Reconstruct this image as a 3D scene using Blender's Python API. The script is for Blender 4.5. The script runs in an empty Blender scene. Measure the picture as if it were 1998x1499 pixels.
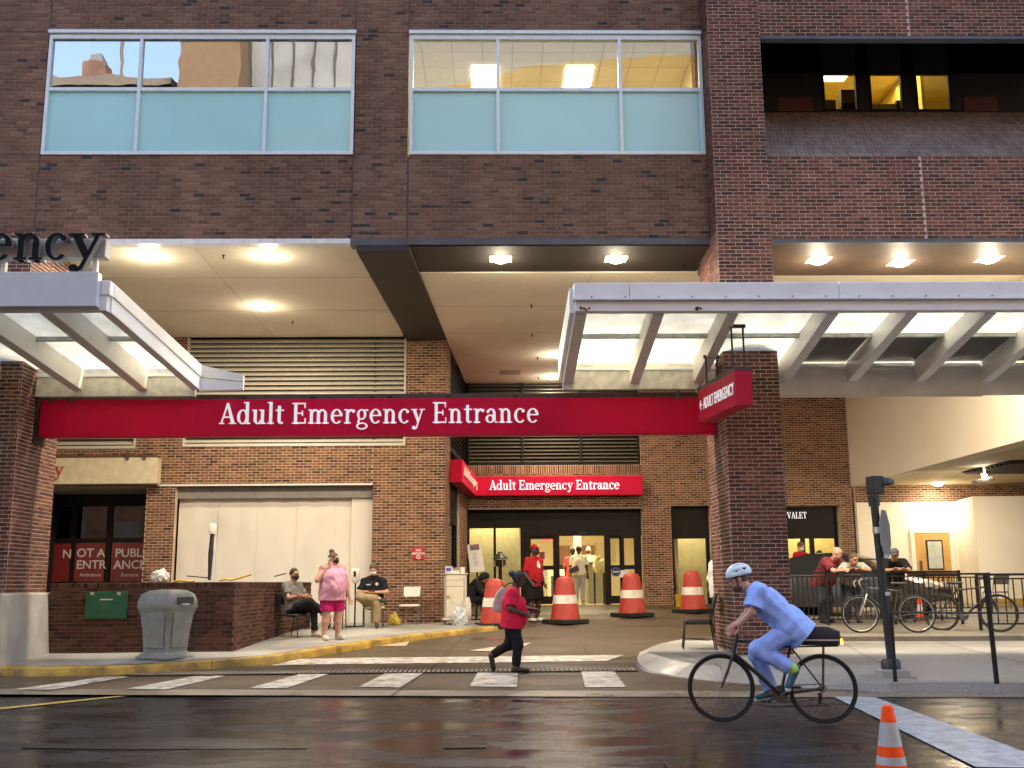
import bpy, bmesh, math, random
import numpy as np
from mathutils import Vector, Matrix, Euler
random.seed(7); rng = np.random.default_rng(7)
scene = bpy.context.scene
COL = scene.collection
R = math.radians
# ------------------------------------------------------------------ camera
FPX, PCX, PCY, CAMH = 2060.0, 999.0, 749.5, 1.45
PIT, YAW, ROL = R(10.71), R(-1.092), R(-0.459)
def _rot(v):
    x, y, z = v
    c, s = math.cos(ROL), math.sin(ROL); x, z = c*x - s*z, s*x + c*z
    c, s = math.cos(PIT), math.sin(PIT); y, z = c*y - s*z, s*y + c*z
    c, s = math.cos(YAW), math.sin(YAW); x, y = c*x - s*y, s*x + c*y
    return Vector((x, y, z))
cam = bpy.data.cameras.new('camera'); camo = bpy.data.objects.new('camera', cam); COL.objects.link(camo)
rt, fw, up = _rot((1, 0, 0)), _rot((0, 1, 0)), _rot((0, 0, 1))
m = Matrix.Identity(4)
for i in range(3):
    m[i][0], m[i][1], m[i][2] = rt[i], up[i], -fw[i]
m[2][3] = CAMH
camo.matrix_world = m
cam.sensor_width = 36.0; cam.lens = 36.0*FPX/1998.0; cam.clip_start = .05; cam.clip_end = 900
scene.camera = camo
# ------------------------------------------------------------------ world, sun, exposure
SUN_EL, SUN_AZ = 24.0, 25.0      # low sun behind the building, dusk after rain
wd = bpy.data.worlds.new('World'); scene.world = wd; wd.use_nodes = True
nt = wd.node_tree; nt.nodes.clear()
wo = nt.nodes.new('ShaderNodeOutputWorld'); bg = nt.nodes.new('ShaderNodeBackground'); sk = nt.nodes.new('ShaderNodeTexSky')
sk.sky_type = 'NISHITA'; sk.sun_disc = False; sk.sun_elevation = R(SUN_EL); sk.sun_rotation = R(SUN_AZ)
sk.air_density = 1.0; sk.dust_density = 8.0; sk.ozone_density = 0.6
nt.links.new(sk.outputs[0], bg.inputs[0]); bg.inputs[1].default_value = 0.15
nt.links.new(bg.outputs[0], wo.inputs[0])
sl = bpy.data.lights.new('sun', 'SUN'); sl.energy = 0.5; sl.angle = R(25); sl.color = (1, .97, .93)
so = bpy.data.objects.new('sun', sl); COL.objects.link(so)
_az, _el = R(SUN_AZ), R(SUN_EL); sd = Vector((math.sin(_az)*math.cos(_el), math.cos(_az)*math.cos(_el), math.sin(_el)))
so.rotation_euler = sd.to_track_quat('Z', 'Y').to_euler()
scene.view_settings.view_transform = 'Standard'; scene.view_settings.look = 'None'
scene.view_settings.exposure = 2.64; scene.view_settings.gamma = 1.0
scene.view_settings.use_curve_mapping = False
scene.render.engine = 'CYCLES'
cy = scene.cycles
cy.use_denoising = True
try: cy.denoiser = 'OPENIMAGEDENOISE'
except Exception: pass
cy.max_bounces = 8; cy.diffuse_bounces = 5; cy.glossy_bounces = 4; cy.transmission_bounces = 6; cy.transparent_max_bounces = 8
cy.sample_clamp_indirect = 6.0; cy.caustics_reflective = False; cy.caustics_refractive = False
# ------------------------------------------------------------------ measuring helpers (photo pixel -> point on a known plane)
def ray(px, py):
    return _rot(((px-PCX)/FPX, 1.0, -(py-PCY)/FPX))
def W(px, py, Y):
    d = ray(px, py); t = Y/d.y; return Vector((d.x*t, Y, CAMH + d.z*t))
def Wz(px, py, Z):
    d = ray(px, py); t = (Z-CAMH)/d.z; return Vector((d.x*t, d.y*t, Z))
ZG = [(-50, 0), (14.0, 0), (17.1, .09), (25.5, .52), (31.5, .82), (60, .82)]
def zg(Y): return float(np.interp(Y, [a for a, b in ZG], [b for a, b in ZG]))
def G(px, py, dz=0.0):
    z = .1
    for _ in range(30):
        p = Wz(px, py, z+dz); z = .5*z + .5*zg(p.y)
    return p
def roadY(X): return 14.28 - .104*(X-.25)
# ------------------------------------------------------------------ object helpers
def tag(o, label=None, cat=None, group=None, kind=None):
    if label: o['label'] = label
    if cat: o['category'] = cat
    if group: o['group'] = group
    if kind: o['kind'] = kind
    return o
def empty(name, loc=(0, 0, 0), rz=0.0, parent=None):
    o = bpy.data.objects.new(name, None); COL.objects.link(o); o.location = loc; o.rotation_euler = (0, 0, rz)
    o.empty_display_size = .1
    if parent: o.parent = parent
    return o
def link(name, me, mat=None, parent=None):
    o = bpy.data.objects.new(name, me); COL.objects.link(o)
    if mat is not None and not len(me.materials): me.materials.append(mat)
    if parent: o.parent = parent
    return o
class MB:
    def __init__(s): s.v = []; s.f = []
    def add(s, vs, fs):
        b = len(s.v); s.v += [tuple(p) for p in vs]; s.f += [tuple(b+i for i in f) for f in fs]; return s
    def hexa(s, p):   # 4 bottom ring + 4 top ring
        return s.add(p, [(0, 3, 2, 1), (4, 5, 6, 7), (0, 1, 5, 4), (1, 2, 6, 5), (2, 3, 7, 6), (3, 0, 4, 7)])
    def box(s, x0, x1, y0, y1, z0, z1):
        return s.hexa([(x0, y0, z0), (x1, y0, z0), (x1, y1, z0), (x0, y1, z0), (x0, y0, z1), (x1, y0, z1), (x1, y1, z1), (x0, y1, z1)])
    def obox(s, c, size, M3=None):
        c = Vector(c); h = Vector(size)/2; out = []
        for z in (-1, 1):
            for x, y in ((-1, -1), (1, -1), (1, 1), (-1, 1)):
                q = Vector((x*h.x, y*h.y, z*h.z)); out.append(c + (M3 @ q if M3 else q))
        return s.hexa(out)
    def beam(s, p, q, w, h, upv=(0, 0, 1)):
        p, q = Vector(p), Vector(q); d = (q-p).normalized(); sd = d.cross(Vector(upv)).normalized(); u = sd.cross(d)
        a, b = sd*w/2, u*h/2
        return s.hexa([p-a-b, p+a-b, q+a-b, q-a-b, p-a+b, p+a+b, q+a+b, q-a+b])
    def ext(s, poly, vec):   # extrude polygon (3d points) along vec
        n = len(poly); vec = Vector(vec); P = [Vector(p) for p in poly]
        vs = P + [p+vec for p in P]
        return s.add(vs, [tuple(range(n))[::-1], tuple(range(n, 2*n))] + [(i, (i+1) % n, n+(i+1) % n, n+i) for i in range(n)])
    def quad(s, *p): return s.add(p, [tuple(range(len(p)))])
    def tube(s, pts, r, n=8, closed=False):
        P = [Vector(p) for p in pts]; m = len(P); rs = r if isinstance(r, (list, tuple)) else [r]*m
        ring = []; nrm = None
        for i in range(m):
            if closed: d = P[(i+1) % m]-P[i-1]
            else: d = P[min(i+1, m-1)]-P[max(i-1, 0)]
            d = d.normalized() if d.length > 1e-9 else Vector((0, 0, 1))
            if nrm is None:
                nrm = d.orthogonal().normalized()
            nrm = (nrm - d*nrm.dot(d)); nrm = nrm.normalized() if nrm.length > 1e-6 else d.orthogonal().normalized()
            bn = d.cross(nrm)
            ring.append([P[i] + (nrm*math.cos(a)+bn*math.sin(a))*rs[i] for a in [2*math.pi*k/n for k in range(n)]])
        vs = [q for rg in ring for q in rg]; fs = []
        for i in range(m if closed else m-1):
            j = (i+1) % m
            for k in range(n):
                k2 = (k+1) % n; fs.append((i*n+k, i*n+k2, j*n+k2, j*n+k))
        if not closed: fs += [tuple(range(n))[::-1], tuple((m-1)*n+k for k in range(n))]
        return s.add(vs, fs)
    def lathe(s, prof, c=(0, 0, 0), n=24, ax=None):
        c = Vector(c); vs = []; fs = []; m = len(prof)
        A = Matrix.Identity(3) if ax is None else Vector(ax).to_track_quat('Z', 'Y').to_matrix()
        for r, z in prof:
            for k in range(n):
                a = 2*math.pi*k/n; vs.append(c + A @ Vector((r*math.cos(a), r*math.sin(a), z)))
        for i in range(m-1):
            for k in range(n):
                k2 = (k+1) % n; fs.append((i*n+k, i*n+k2, (i+1)*n+k2, (i+1)*n+k))
        fs += [tuple(range(n))[::-1], tuple((m-1)*n+k for k in range(n))]
        return s.add(vs, fs)
    def loft(s, rings, cap=True):
        n = len(rings[0]); vs = [p for r in rings for p in r]; fs = []
        for i in range(len(rings)-1):
            for k in range(n):
                k2 = (k+1) % n; fs.append((i*n+k, i*n+k2, (i+1)*n+k2, (i+1)*n+k))
        if cap: fs += [tuple(range(n))[::-1], tuple((len(rings)-1)*n+k for k in range(n))]
        return s.add(vs, fs)
    def mesh(s, name='mesh', smooth=None):
        me = bpy.data.meshes.new(name); me.from_pydata([tuple(v) for v in s.v], [], s.f)
        bm = bmesh.new(); bm.from_mesh(me); bmesh.ops.recalc_face_normals(bm, faces=bm.faces); bm.to_mesh(me); bm.free()
        if smooth is not None:
            me.polygons.foreach_set('use_smooth', [True]*len(me.polygons)); me.set_sharp_from_angle(angle=R(smooth))
        me.update(); return me
    def build(s, name, mat, parent=None, smooth=None, bevel=0.0, seg=1):
        o = link(name, s.mesh(name, smooth), mat, parent)
        if bevel:
            b = o.modifiers.new('bevel', 'BEVEL'); b.width = bevel; b.segments = seg; b.limit_method = 'ANGLE'; b.angle_limit = R(40)
        return o
def rsq(hx, hy, z, r, n=4, c=(0, 0)):   # rounded square ring
    out = []
    for sx, sy, a0 in ((1, 1, 0), (-1, 1, 90), (-1, -1, 180), (1, -1, 270)):
        for k in range(n+1):
            a = R(a0 + 90*k/n); out.append((c[0]+sx*(hx-r)+r*math.cos(a), c[1]+sy*(hy-r)+r*math.sin(a), z))
    return out
LAMPS = .50     # lamps relative to the dusk sky
def copy_tree(o, parent=None):
    c = o.copy(); COL.objects.link(c); c.parent = parent
    for ch in list(o.children): copy_tree(ch, c)
    return c
def light(name, kind, loc, energy, color, parent=None, size=.3, rot=(0, 0, 0), spread=None, sy=None):
    l = bpy.data.lights.new(name, kind); l.energy = energy*LAMPS; l.color = color
    if kind == 'AREA':
        l.shape = 'RECTANGLE' if sy else 'DISK'; l.size = size
        if sy: l.size_y = sy
        if spread: l.spread = spread
    else: l.shadow_soft_size = size
    o = bpy.data.objects.new(name, l); COL.objects.link(o); o.location = loc; o.rotation_euler = rot
    if parent: o.parent = parent
    return o
# ------------------------------------------------------------------ materials
MATS = {}
def nodes(mt):
    mt.use_nodes = True; t = mt.node_tree; return t, t.nodes, t.links, t.nodes['Principled BSDF']
def M(name, col, rough=.6, metal=0.0, var=.12, scale=6.0, bump=0.0, bscale=60.0, spec=.5, emit=None, estr=0.0, alpha=1.0, rvar=0.0, coat=0.0, sss=0.0):
    if name in MATS: return MATS[name]
    mt = bpy.data.materials.new(name); t, n, l, b = nodes(mt)
    b.inputs['Roughness'].default_value = rough; b.inputs['Metallic'].default_value = metal
    b.inputs['Specular IOR Level'].default_value = spec; b.inputs['Coat Weight'].default_value = coat
    if sss: b.inputs['Subsurface Weight'].default_value = sss; b.inputs['Subsurface Radius'].default_value = (.02, .008, .004)
    tc = n.new('ShaderNodeTexCoord'); nz = n.new('ShaderNodeTexNoise'); nz.inputs['Scale'].default_value = scale; nz.inputs['Detail'].default_value = 6
    l.new(tc.outputs['Object'], nz.inputs['Vector'])
    mp = n.new('ShaderNodeMapRange'); mp.inputs['From Min'].default_value = .3; mp.inputs['From Max'].default_value = .7
    mp.inputs['To Min'].default_value = 1-var; mp.inputs['To Max'].default_value = 1+var; l.new(nz.outputs['Fac'], mp.inputs['Value'])
    mx = n.new('ShaderNodeMix'); mx.data_type = 'RGBA'; mx.blend_type = 'MULTIPLY'; mx.inputs[0].default_value = 1
    mx.inputs[6].default_value = (*col, 1); l.new(mp.outputs[0], mx.inputs[7]); l.new(mx.outputs[2], b.inputs['Base Color'])
    if rvar:
        m2 = n.new('ShaderNodeMapRange'); m2.inputs['From Min'].default_value = .3; m2.inputs['From Max'].default_value = .7
        m2.inputs['To Min'].default_value = max(.02, rough-rvar); m2.inputs['To Max'].default_value = min(1, rough+rvar)
        l.new(nz.outputs['Fac'], m2.inputs['Value']); l.new(m2.outputs[0], b.inputs['Roughness'])
    if bump:
        n2 = n.new('ShaderNodeTexNoise'); n2.inputs['Scale'].default_value = bscale; n2.inputs['Detail'].default_value = 5
        l.new(tc.outputs['Object'], n2.inputs['Vector']); bp = n.new('ShaderNodeBump'); bp.inputs['Strength'].default_value = bump; bp.inputs['Distance'].default_value = .01
        l.new(n2.outputs['Fac'], bp.inputs['Height']); l.new(bp.outputs[0], b.inputs['Normal'])
    if emit: b.inputs['Emission Color'].default_value = (*emit, 1); b.inputs['Emission Strength'].default_value = estr
    MATS[name] = mt; return mt
def brick_mat(name, stops, stain=.25):
    mt = bpy.data.materials.new(name); t, n, l, b = nodes(mt); b.inputs['Roughness'].default_value = .82; b.inputs['Specular IOR Level'].default_value = .3
    at = n.new('ShaderNodeAttribute'); at.attribute_name = 'tone'
    cr = n.new('ShaderNodeValToRGB'); e = cr.color_ramp.elements
    while len(e) < len(stops): e.new(.5)
    for q, (p, c) in zip(e, stops): q.position = p; q.color = (*c, 1)
    l.new(at.outputs['Fac'], cr.inputs[0])
    ge = n.new('ShaderNodeNewGeometry')
    nz = n.new('ShaderNodeTexNoise'); nz.inputs['Scale'].default_value = 26; nz.inputs['Detail'].default_value = 6; nz.inputs['Roughness'].default_value = .7
    l.new(ge.outputs['Position'], nz.inputs['Vector'])
    n2 = n.new('ShaderNodeTexNoise'); n2.inputs['Scale'].default_value = .9; n2.inputs['Detail'].default_value = 4
    mpn = n.new('ShaderNodeMapping'); mpn.inputs['Scale'].default_value = (1.3, 1.3, .28); l.new(ge.outputs['Position'], mpn.inputs[0]); l.new(mpn.outputs[0], n2.inputs['Vector'])
    a = n.new('ShaderNodeMapRange'); a.inputs[1].default_value = .25; a.inputs[2].default_value = .75; a.inputs[3].default_value = .72; a.inputs[4].default_value = 1.28; l.new(nz.outputs[0], a.inputs[0])
    c2 = n.new('ShaderNodeMapRange'); c2.inputs[1].default_value = .3; c2.inputs[2].default_value = .7; c2.inputs[3].default_value = 1-stain; c2.inputs[4].default_value = 1+stain*.6; l.new(n2.outputs[0], c2.inputs[0])
    mu = n.new('ShaderNodeMath'); mu.operation = 'MULTIPLY'; l.new(a.outputs[0], mu.inputs[0]); l.new(c2.outputs[0], mu.inputs[1])
    mx = n.new('ShaderNodeMix'); mx.data_type = 'RGBA'; mx.blend_type = 'MULTIPLY'; mx.inputs[0].default_value = 1
    l.new(cr.outputs[0], mx.inputs[6]); l.new(mu.outputs[0], mx.inputs[7]); l.new(mx.outputs[2], b.inputs['Base Color'])
    bp = n.new('ShaderNodeBump'); bp.inputs['Strength'].default_value = .35; bp.inputs['Distance'].default_value = .004
    l.new(nz.outputs[0], bp.inputs['Height']); l.new(bp.outputs[0], b.inputs['Normal'])
    return mt
BR_UP = brick_mat('brick_brown', [(0, (.036, .036, .039)), (.03, (.042, .038, .036)), (.045, (.125, .068, .047)), (.45, (.165, .090, .061)), (.8, (.195, .110, .075)), (1, (.225, .135, .093))], 0.3)
BR_RED = brick_mat('brick_red', [(0, (.06, .028, .022)), (.3, (.11, .043, .031)), (.7, (.155, .060, .042)), (1, (.205, .088, .061))], 0.3)
BR_LOW = brick_mat('brick_lower', [(0, (.05, .026, .016)), (.12, (.105, .048, .027)), (.5, (.18, .080, .042)), (.85, (.225, .102, .053)), (1, (.27, .13, .07))], .25)
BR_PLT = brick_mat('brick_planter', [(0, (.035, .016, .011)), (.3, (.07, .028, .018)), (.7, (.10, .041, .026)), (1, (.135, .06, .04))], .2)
BR_SILL = brick_mat('brick_sill', [(0, (.15, .105, .085)), (.5, (.19, .14, .115)), (1, (.24, .18, .15))], 0.25)
MO_UP = M('mortar_brown', (.29, .205, .16), .9, var=.2, scale=4, bump=.3)
MO_RED = M('mortar_grey', (.58, .49, .43), .9, var=.2, scale=4, bump=.3)
MO_LOW = M('mortar_tan', (.58, .45, .33), .9, var=.2, scale=4, bump=.3)
def glass_mat(name, refl, tint=(1, 1, 1), rough=0.0, wavy=0.0):
    mt = bpy.data.materials.new(name); mt.use_nodes = True; t = mt.node_tree; n, l = t.nodes, t.links; n.clear()
    o = n.new('ShaderNodeOutputMaterial'); tr = n.new('ShaderNodeBsdfTransparent'); tr.inputs[0].default_value = (*tint, 1)
    g = n.new('ShaderNodeBsdfGlossy'); g.inputs['Roughness'].default_value = rough
    fr = n.new('ShaderNodeFresnel'); fr.inputs[0].default_value = 1.5
    ad = n.new('ShaderNodeMath'); ad.operation = 'ADD'; ad.use_clamp = True; ad.inputs[1].default_value = refl; l.new(fr.outputs[0], ad.inputs[0])
    if wavy:
        tc = n.new('ShaderNodeTexCoord'); nz = n.new('ShaderNodeTexNoise'); nz.inputs['Scale'].default_value = .8; l.new(tc.outputs['Object'], nz.inputs['Vector'])
        bp = n.new('ShaderNodeBump'); bp.inputs['Strength'].default_value = wavy; bp.inputs['Distance'].default_value = .05; l.new(nz.outputs[0], bp.inputs['Height']); l.new(bp.outputs[0], g.inputs['Normal'])
    ms = n.new('ShaderNodeMixShader'); l.new(ad.outputs[0], ms.inputs[0]); l.new(tr.outputs[0], ms.inputs[1]); l.new(g.outputs[0], ms.inputs[2]); l.new(ms.outputs[0], o.inputs[0])
    return mt
GL_UP = glass_mat('glass_coated', .42, (.75, .8, .8), wavy=.06)
GL_UP2 = glass_mat('glass_coated_clear', .03, (.85, .85, .82), wavy=.06)
GL_CLR = glass_mat('glass_clear', .02, (.92, .94, .92))
GL_DRK = glass_mat('glass_dark', 0.0, (.05, .05, .05))
def translucent(name, col, mix=.6, refl=.1):
    mt = bpy.data.materials.new(name); t, n, l, b = nodes(mt)
    b.inputs['Base Color'].default_value = (*col, 1); b.inputs['Roughness'].default_value = .35
    tl = n.new('ShaderNodeBsdfTranslucent'); tl.inputs[0].default_value = (*col, 1)
    tc = n.new('ShaderNodeTexCoord'); nz = n.new('ShaderNodeTexNoise'); nz.inputs['Scale'].default_value = 2.5; nz.inputs['Detail'].default_value = 5; l.new(tc.outputs['Object'], nz.inputs['Vector'])
    mr = n.new('ShaderNodeMapRange'); mr.inputs[1].default_value = .3; mr.inputs[2].default_value = .7; mr.inputs[3].default_value = .78; mr.inputs[4].default_value = 1.05; l.new(nz.outputs[0], mr.inputs[0])
    mx = n.new('ShaderNodeMix'); mx.data_type = 'RGBA'; mx.blend_type = 'MULTIPLY'; mx.inputs[0].default_value = 1; mx.inputs[6].default_value = (*col, 1); l.new(mr.outputs[0], mx.inputs[7])
    l.new(mx.outputs[2], tl.inputs[0]); l.new(mx.outputs[2], b.inputs['Base Color'])
    ms = n.new('ShaderNodeMixShader'); ms.inputs[0].default_value = mix
    l.new(b.outputs[0], ms.inputs[1]); l.new(tl.outputs[0], ms.inputs[2]); l.new(ms.outputs[0], n['Material Output'].inputs[0])
    return mt
def emitter(name, col, strength):
    if name in MATS: return MATS[name]
    mt = bpy.data.materials.new(name); mt.use_nodes = True; t = mt.node_tree; n, l = t.nodes, t.links; n.clear()
    o = n.new('ShaderNodeOutputMaterial'); e = n.new('ShaderNodeEmission'); e.inputs[0].default_value = (*col, 1); e.inputs[1].default_value = strength*LAMPS; l.new(e.outputs[0], o.inputs[0])
    MATS[name] = mt; return mt
def wet(name, cols, scale=1.2, r0=.06, r1=.45, bump=.25, crack=False, agg=90., stretch=(1, 1, 1), spec=.5):
    mt = bpy.data.materials.new(name); t, n, l, b = nodes(mt); b.inputs['Specular IOR Level'].default_value = spec
    ge = n.new('ShaderNodeNewGeometry'); mp = n.new('ShaderNodeMapping'); mp.inputs['Scale'].default_value = stretch; l.new(ge.outputs['Position'], mp.inputs[0])
    n1 = n.new('ShaderNodeTexNoise'); n1.inputs['Scale'].default_value = scale; n1.inputs['Detail'].default_value = 7; n1.inputs['Roughness'].default_value = .62; l.new(mp.outputs[0], n1.inputs['Vector'])
    n2 = n.new('ShaderNodeTexNoise'); n2.inputs['Scale'].default_value = agg; n2.inputs['Detail'].default_value = 3; l.new(ge.outputs['Position'], n2.inputs['Vector'])
    cr = n.new('ShaderNodeValToRGB'); e = cr.color_ramp.elements; e[0].position = .32; e[1].position = .68; e[0].color = (*cols[0], 1); e[1].color = (*cols[1], 1); l.new(n1.outputs[0], cr.inputs[0])
    a = n.new('ShaderNodeMapRange'); a.inputs[1].default_value = .3; a.inputs[2].default_value = .7; a.inputs[3].default_value = .65; a.inputs[4].default_value = 1.4; l.new(n2.outputs[0], a.inputs[0])
    mx = n.new('ShaderNodeMix'); mx.data_type = 'RGBA'; mx.blend_type = 'MULTIPLY'; mx.inputs[0].default_value = 1; l.new(cr.outputs[0], mx.inputs[6]); l.new(a.outputs[0], mx.inputs[7]); l.new(mx.outputs[2], b.inputs['Base Color'])
    rr = n.new('ShaderNodeMapRange'); rr.inputs[1].default_value = .36; rr.inputs[2].default_value = .64; rr.inputs[3].default_value = r0; rr.inputs[4].default_value = r1; l.new(n1.outputs[0], rr.inputs[0]); l.new(rr.outputs[0], b.inputs['Roughness'])
    bs = n.new('ShaderNodeMapRange'); bs.inputs[1].default_value = .36; bs.inputs[2].default_value = .6; bs.inputs[3].default_value = bump*.25; bs.inputs[4].default_value = bump; l.new(n1.outputs[0], bs.inputs[0])
    bp = n.new('ShaderNodeBump'); bp.inputs['Distance'].default_value = .006; l.new(bs.outputs[0], bp.inputs['Strength']); l.new(n2.outputs[0], bp.inputs['Height']); l.new(bp.outputs[0], b.inputs['Normal'])
    return mt
ASPH = wet('asphalt_wet', ((.010, .0108, .012), (.034, .035, .037)), 1.7, .09, .40, .9, stretch=(.5, 1, 1), spec=.11, agg=34.)
CONC_D = wet('drive_concrete', ((.052, .038, .025), (.105, .078, .051)), .55, .3, .75, .2, stretch=(.5, 1.2, 1), spec=.25)
CONC_S = wet('pavement_concrete', ((.22, .21, .19), (.38, .365, .34)), .6, .35, .8, .2)
CONC_G = wet('gutter_concrete', ((.13, .11, .085), (.23, .19, .145)), .9, .2, .6, .2)
CONC_B = M('base_concrete', (.36, .34, .31), .8, var=.16, scale=2.5, bump=.3, bscale=40)
YEL = M('kerb_yellow', (.36, .225, .035), .6, var=.6, scale=3.5, bump=.4, bscale=30)
def worn_paint(name, col, under):
    mt = bpy.data.materials.new(name); t, n, l, b = nodes(mt); b.inputs['Roughness'].default_value = .45
    ge = n.new('ShaderNodeNewGeometry'); n1 = n.new('ShaderNodeTexNoise'); n1.inputs['Scale'].default_value = 5; n1.inputs['Detail'].default_value = 9; n1.inputs['Roughness'].default_value = .75
    l.new(ge.outputs['Position'], n1.inputs['Vector']); cr = n.new('ShaderNodeValToRGB'); e = cr.color_ramp.elements
    e[0].position = .40; e[1].position = .56; e[0].color = (*under, 1); e[1].color = (*col, 1); l.new(n1.outputs[0], cr.inputs[0]); l.new(cr.outputs[0], b.inputs['Base Color'])
    return mt
PAINT = worn_paint('road_paint_white', (.54, .52, .48), (.20, .155, .11))
PAINT_R = worn_paint('road_paint_pale', (.42, .46, .50), (.22, .24, .26))
PAINT_Y = worn_paint('road_paint_yellow', (.55, .36, .08), (.25, .19, .1))
WHITE = M('white_painted_metal', (.62, .63, .66), .38, var=.05, scale=2)
CREAMW = M('cream_painted_metal', (.66, .64, .58), .45, var=.06, scale=2)
ALU = M('aluminium', (.62, .70, .74), .4, .2, var=.06)
BLACKM = M('black_metal', (.012, .012, .013), .42, .3, var=.2)
DARKF = M('dark_bronze_frame', (.010, .008, .007), .55, 0, var=.2, spec=.2)
CEIL = M('ceiling_plaster', (.76, .70, .56), .85, var=.10, scale=.45)
DSOF = M('dark_soffit', (.030, .024, .020), .7, var=.15, scale=1.5)
SLATE = M('slate_trim', (.075, .085, .10), .55, var=.2, scale=3)
REDS = M('red_sign_panel', (.58, .0015, .042), .6, var=.10, scale=.9, spec=.2)
LETW = M('letter_white', (.92, .94, .97), .4, var=.02, emit=(.9, .95, 1), estr=.055)
# ------------------------------------------------------------------ things modelled in world coordinates under an Empty at their base
INV = {}
_link0 = link
def wempty(name, loc):
    o = empty(name, loc); INV[o.name] = Matrix.Translation(-Vector(loc)); return o
def link(name, me, mat=None, parent=None):
    o = _link0(name, me, mat, parent)
    if parent is not None and parent.name in INV: o.matrix_parent_inverse = INV[parent.name]
    return o
def wlight(name, kind, loc, energy, color, parent, **k):
    o = light(name, kind, loc, energy, color, parent, **k)
    if parent is not None and parent.name in INV: o.matrix_parent_inverse = INV[parent.name]
    return o
_BM = {}
def brick_mesh(bw, bh, dp, tone, mat):
    key = (round(bw, 4), round(bh, 4), round(dp, 4), tone, mat.name)
    if key in _BM: return _BM[key]
    x, y = bw/2, bh/2; c = .0025
    me = bpy.data.meshes.new('brick')
    me.from_pydata([(-x, -y, 0), (x, -y, 0), (x, y, 0), (-x, y, 0), (-x, -y, dp-c), (x, -y, dp-c), (x, y, dp-c), (-x, y, dp-c), (-x+c, -y+c, dp), (x-c, -y+c, dp), (x-c, y-c, dp), (-x+c, y-c, dp)], [],
                   [(8, 9, 10, 11), (0, 1, 5, 4), (1, 2, 6, 5), (2, 3, 7, 6), (3, 0, 4, 7), (4, 5, 9, 8), (5, 6, 10, 9), (6, 7, 11, 10), (7, 4, 8, 11)])
    a = me.attributes.new('tone', 'FLOAT', 'FACE'); a.data.foreach_set('value', [tone]*9)
    me.materials.append(mat); me.update(); _BM[key] = me; return me
TONES = [.02, .1, .22, .34, .46, .54, .62, .72, .84, .95]
def brick_skin(part, O, U, V, w, h, bw, bh, j, mat, holes=(), indiv=0, dp=.010, shift=0.0, bond=.5, seed=0, stuffname='brick_field'):
    rr = random.Random(seed+int(w*977+h*131)); O, U, V = Vector(O), Vector(U).normalized(), Vector(V).normalized(); N = U.cross(V)
    rows = int(math.ceil(h/bh)); P = []
    for r in range(rows):
        v0, v1 = r*bh+j/2, min((r+1)*bh-j/2, h)
        if v1-v0 < .012: continue
        off = (bond*bw if r % 2 else 0)+shift; u = -off-bw
        while u < w:
            a, b = max(u+j/2, 0), min(u+bw-j/2, w); u += bw
            if b-a < .02: continue
            seg = [(a, b, v0, v1)]
            for (h0, h1, g0, g1) in holes:
                out = []
                for (p, q, s, t) in seg:
                    if q <= h0 or p >= h1 or t <= g0 or s >= g1: out.append((p, q, s, t)); continue
                    if p < h0: out.append((p, h0, s, t))
                    if q > h1: out.append((h1, q, s, t))
                    p2, q2 = max(p, h0), min(q, h1)
                    if s < g0: out.append((p2, q2, s, g0))
                    if t > g1: out.append((p2, q2, g1, t))
                seg = out
            for (p, q, s, t) in seg:
                if q-p > .015 and t-s > .012:
                    P.append((p, q, s, t))
    FW, FH = bw-j, bh-j
    full = [k for k, (p, q, s, t) in enumerate(P) if abs(q-p-FW) < .002 and abs(t-s-FH) < .002]
    cp = Vector((0, 0, CAMH))
    full.sort(key=lambda k: (O+U*P[k][0]+V*P[k][2]-cp).length); ind = set(full[:indiv])
    vs, fs, tn = [], [], []
    R3 = Matrix((U, V, N)).transposed().to_4x4()
    for k, (p, q, s, t) in enumerate(P):
        tone = min(.999, max(0, rr.random())); jd = dp*(1+rr.uniform(-.2, .2))
        if k in ind:
            tt = min(TONES, key=lambda x: abs(x-tone)); me = brick_mesh(FW, FH, dp, tt, mat)
            o = bpy.data.objects.new('brick', me); COL.objects.link(o); o.parent = part
            mm = R3.copy(); mm.translation = O+U*(p+q)/2+V*(s+t)/2+N*rr.uniform(-.0015, .0015); o.matrix_basis = mm
        else:
            b = len(vs); c = .0025
            for (uu, vv, dd) in ((p, s, 0), (q, s, 0), (q, t, 0), (p, t, 0), (p+c, s+c, jd), (q-c, s+c, jd), (q-c, t-c, jd), (p+c, t-c, jd)):
                vs.append(tuple(O+U*uu+V*vv+N*dd))
            fs += [(b+4, b+5, b+6, b+7), (b, b+1, b+5, b+4), (b+1, b+2, b+6, b+5), (b+2, b+3, b+7, b+6), (b+3, b, b+4, b+7)]; tn += [tone]*5
    if fs:
        me = bpy.data.meshes.new(stuffname); me.from_pydata(vs, [], fs); a = me.attributes.new('tone', 'FLOAT', 'FACE'); a.data.foreach_set('value', tn)
        me.materials.append(mat); me.update(); o = bpy.data.objects.new(stuffname, me); COL.objects.link(o); o.parent = part; o['kind'] = 'stuff'
    return part
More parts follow.
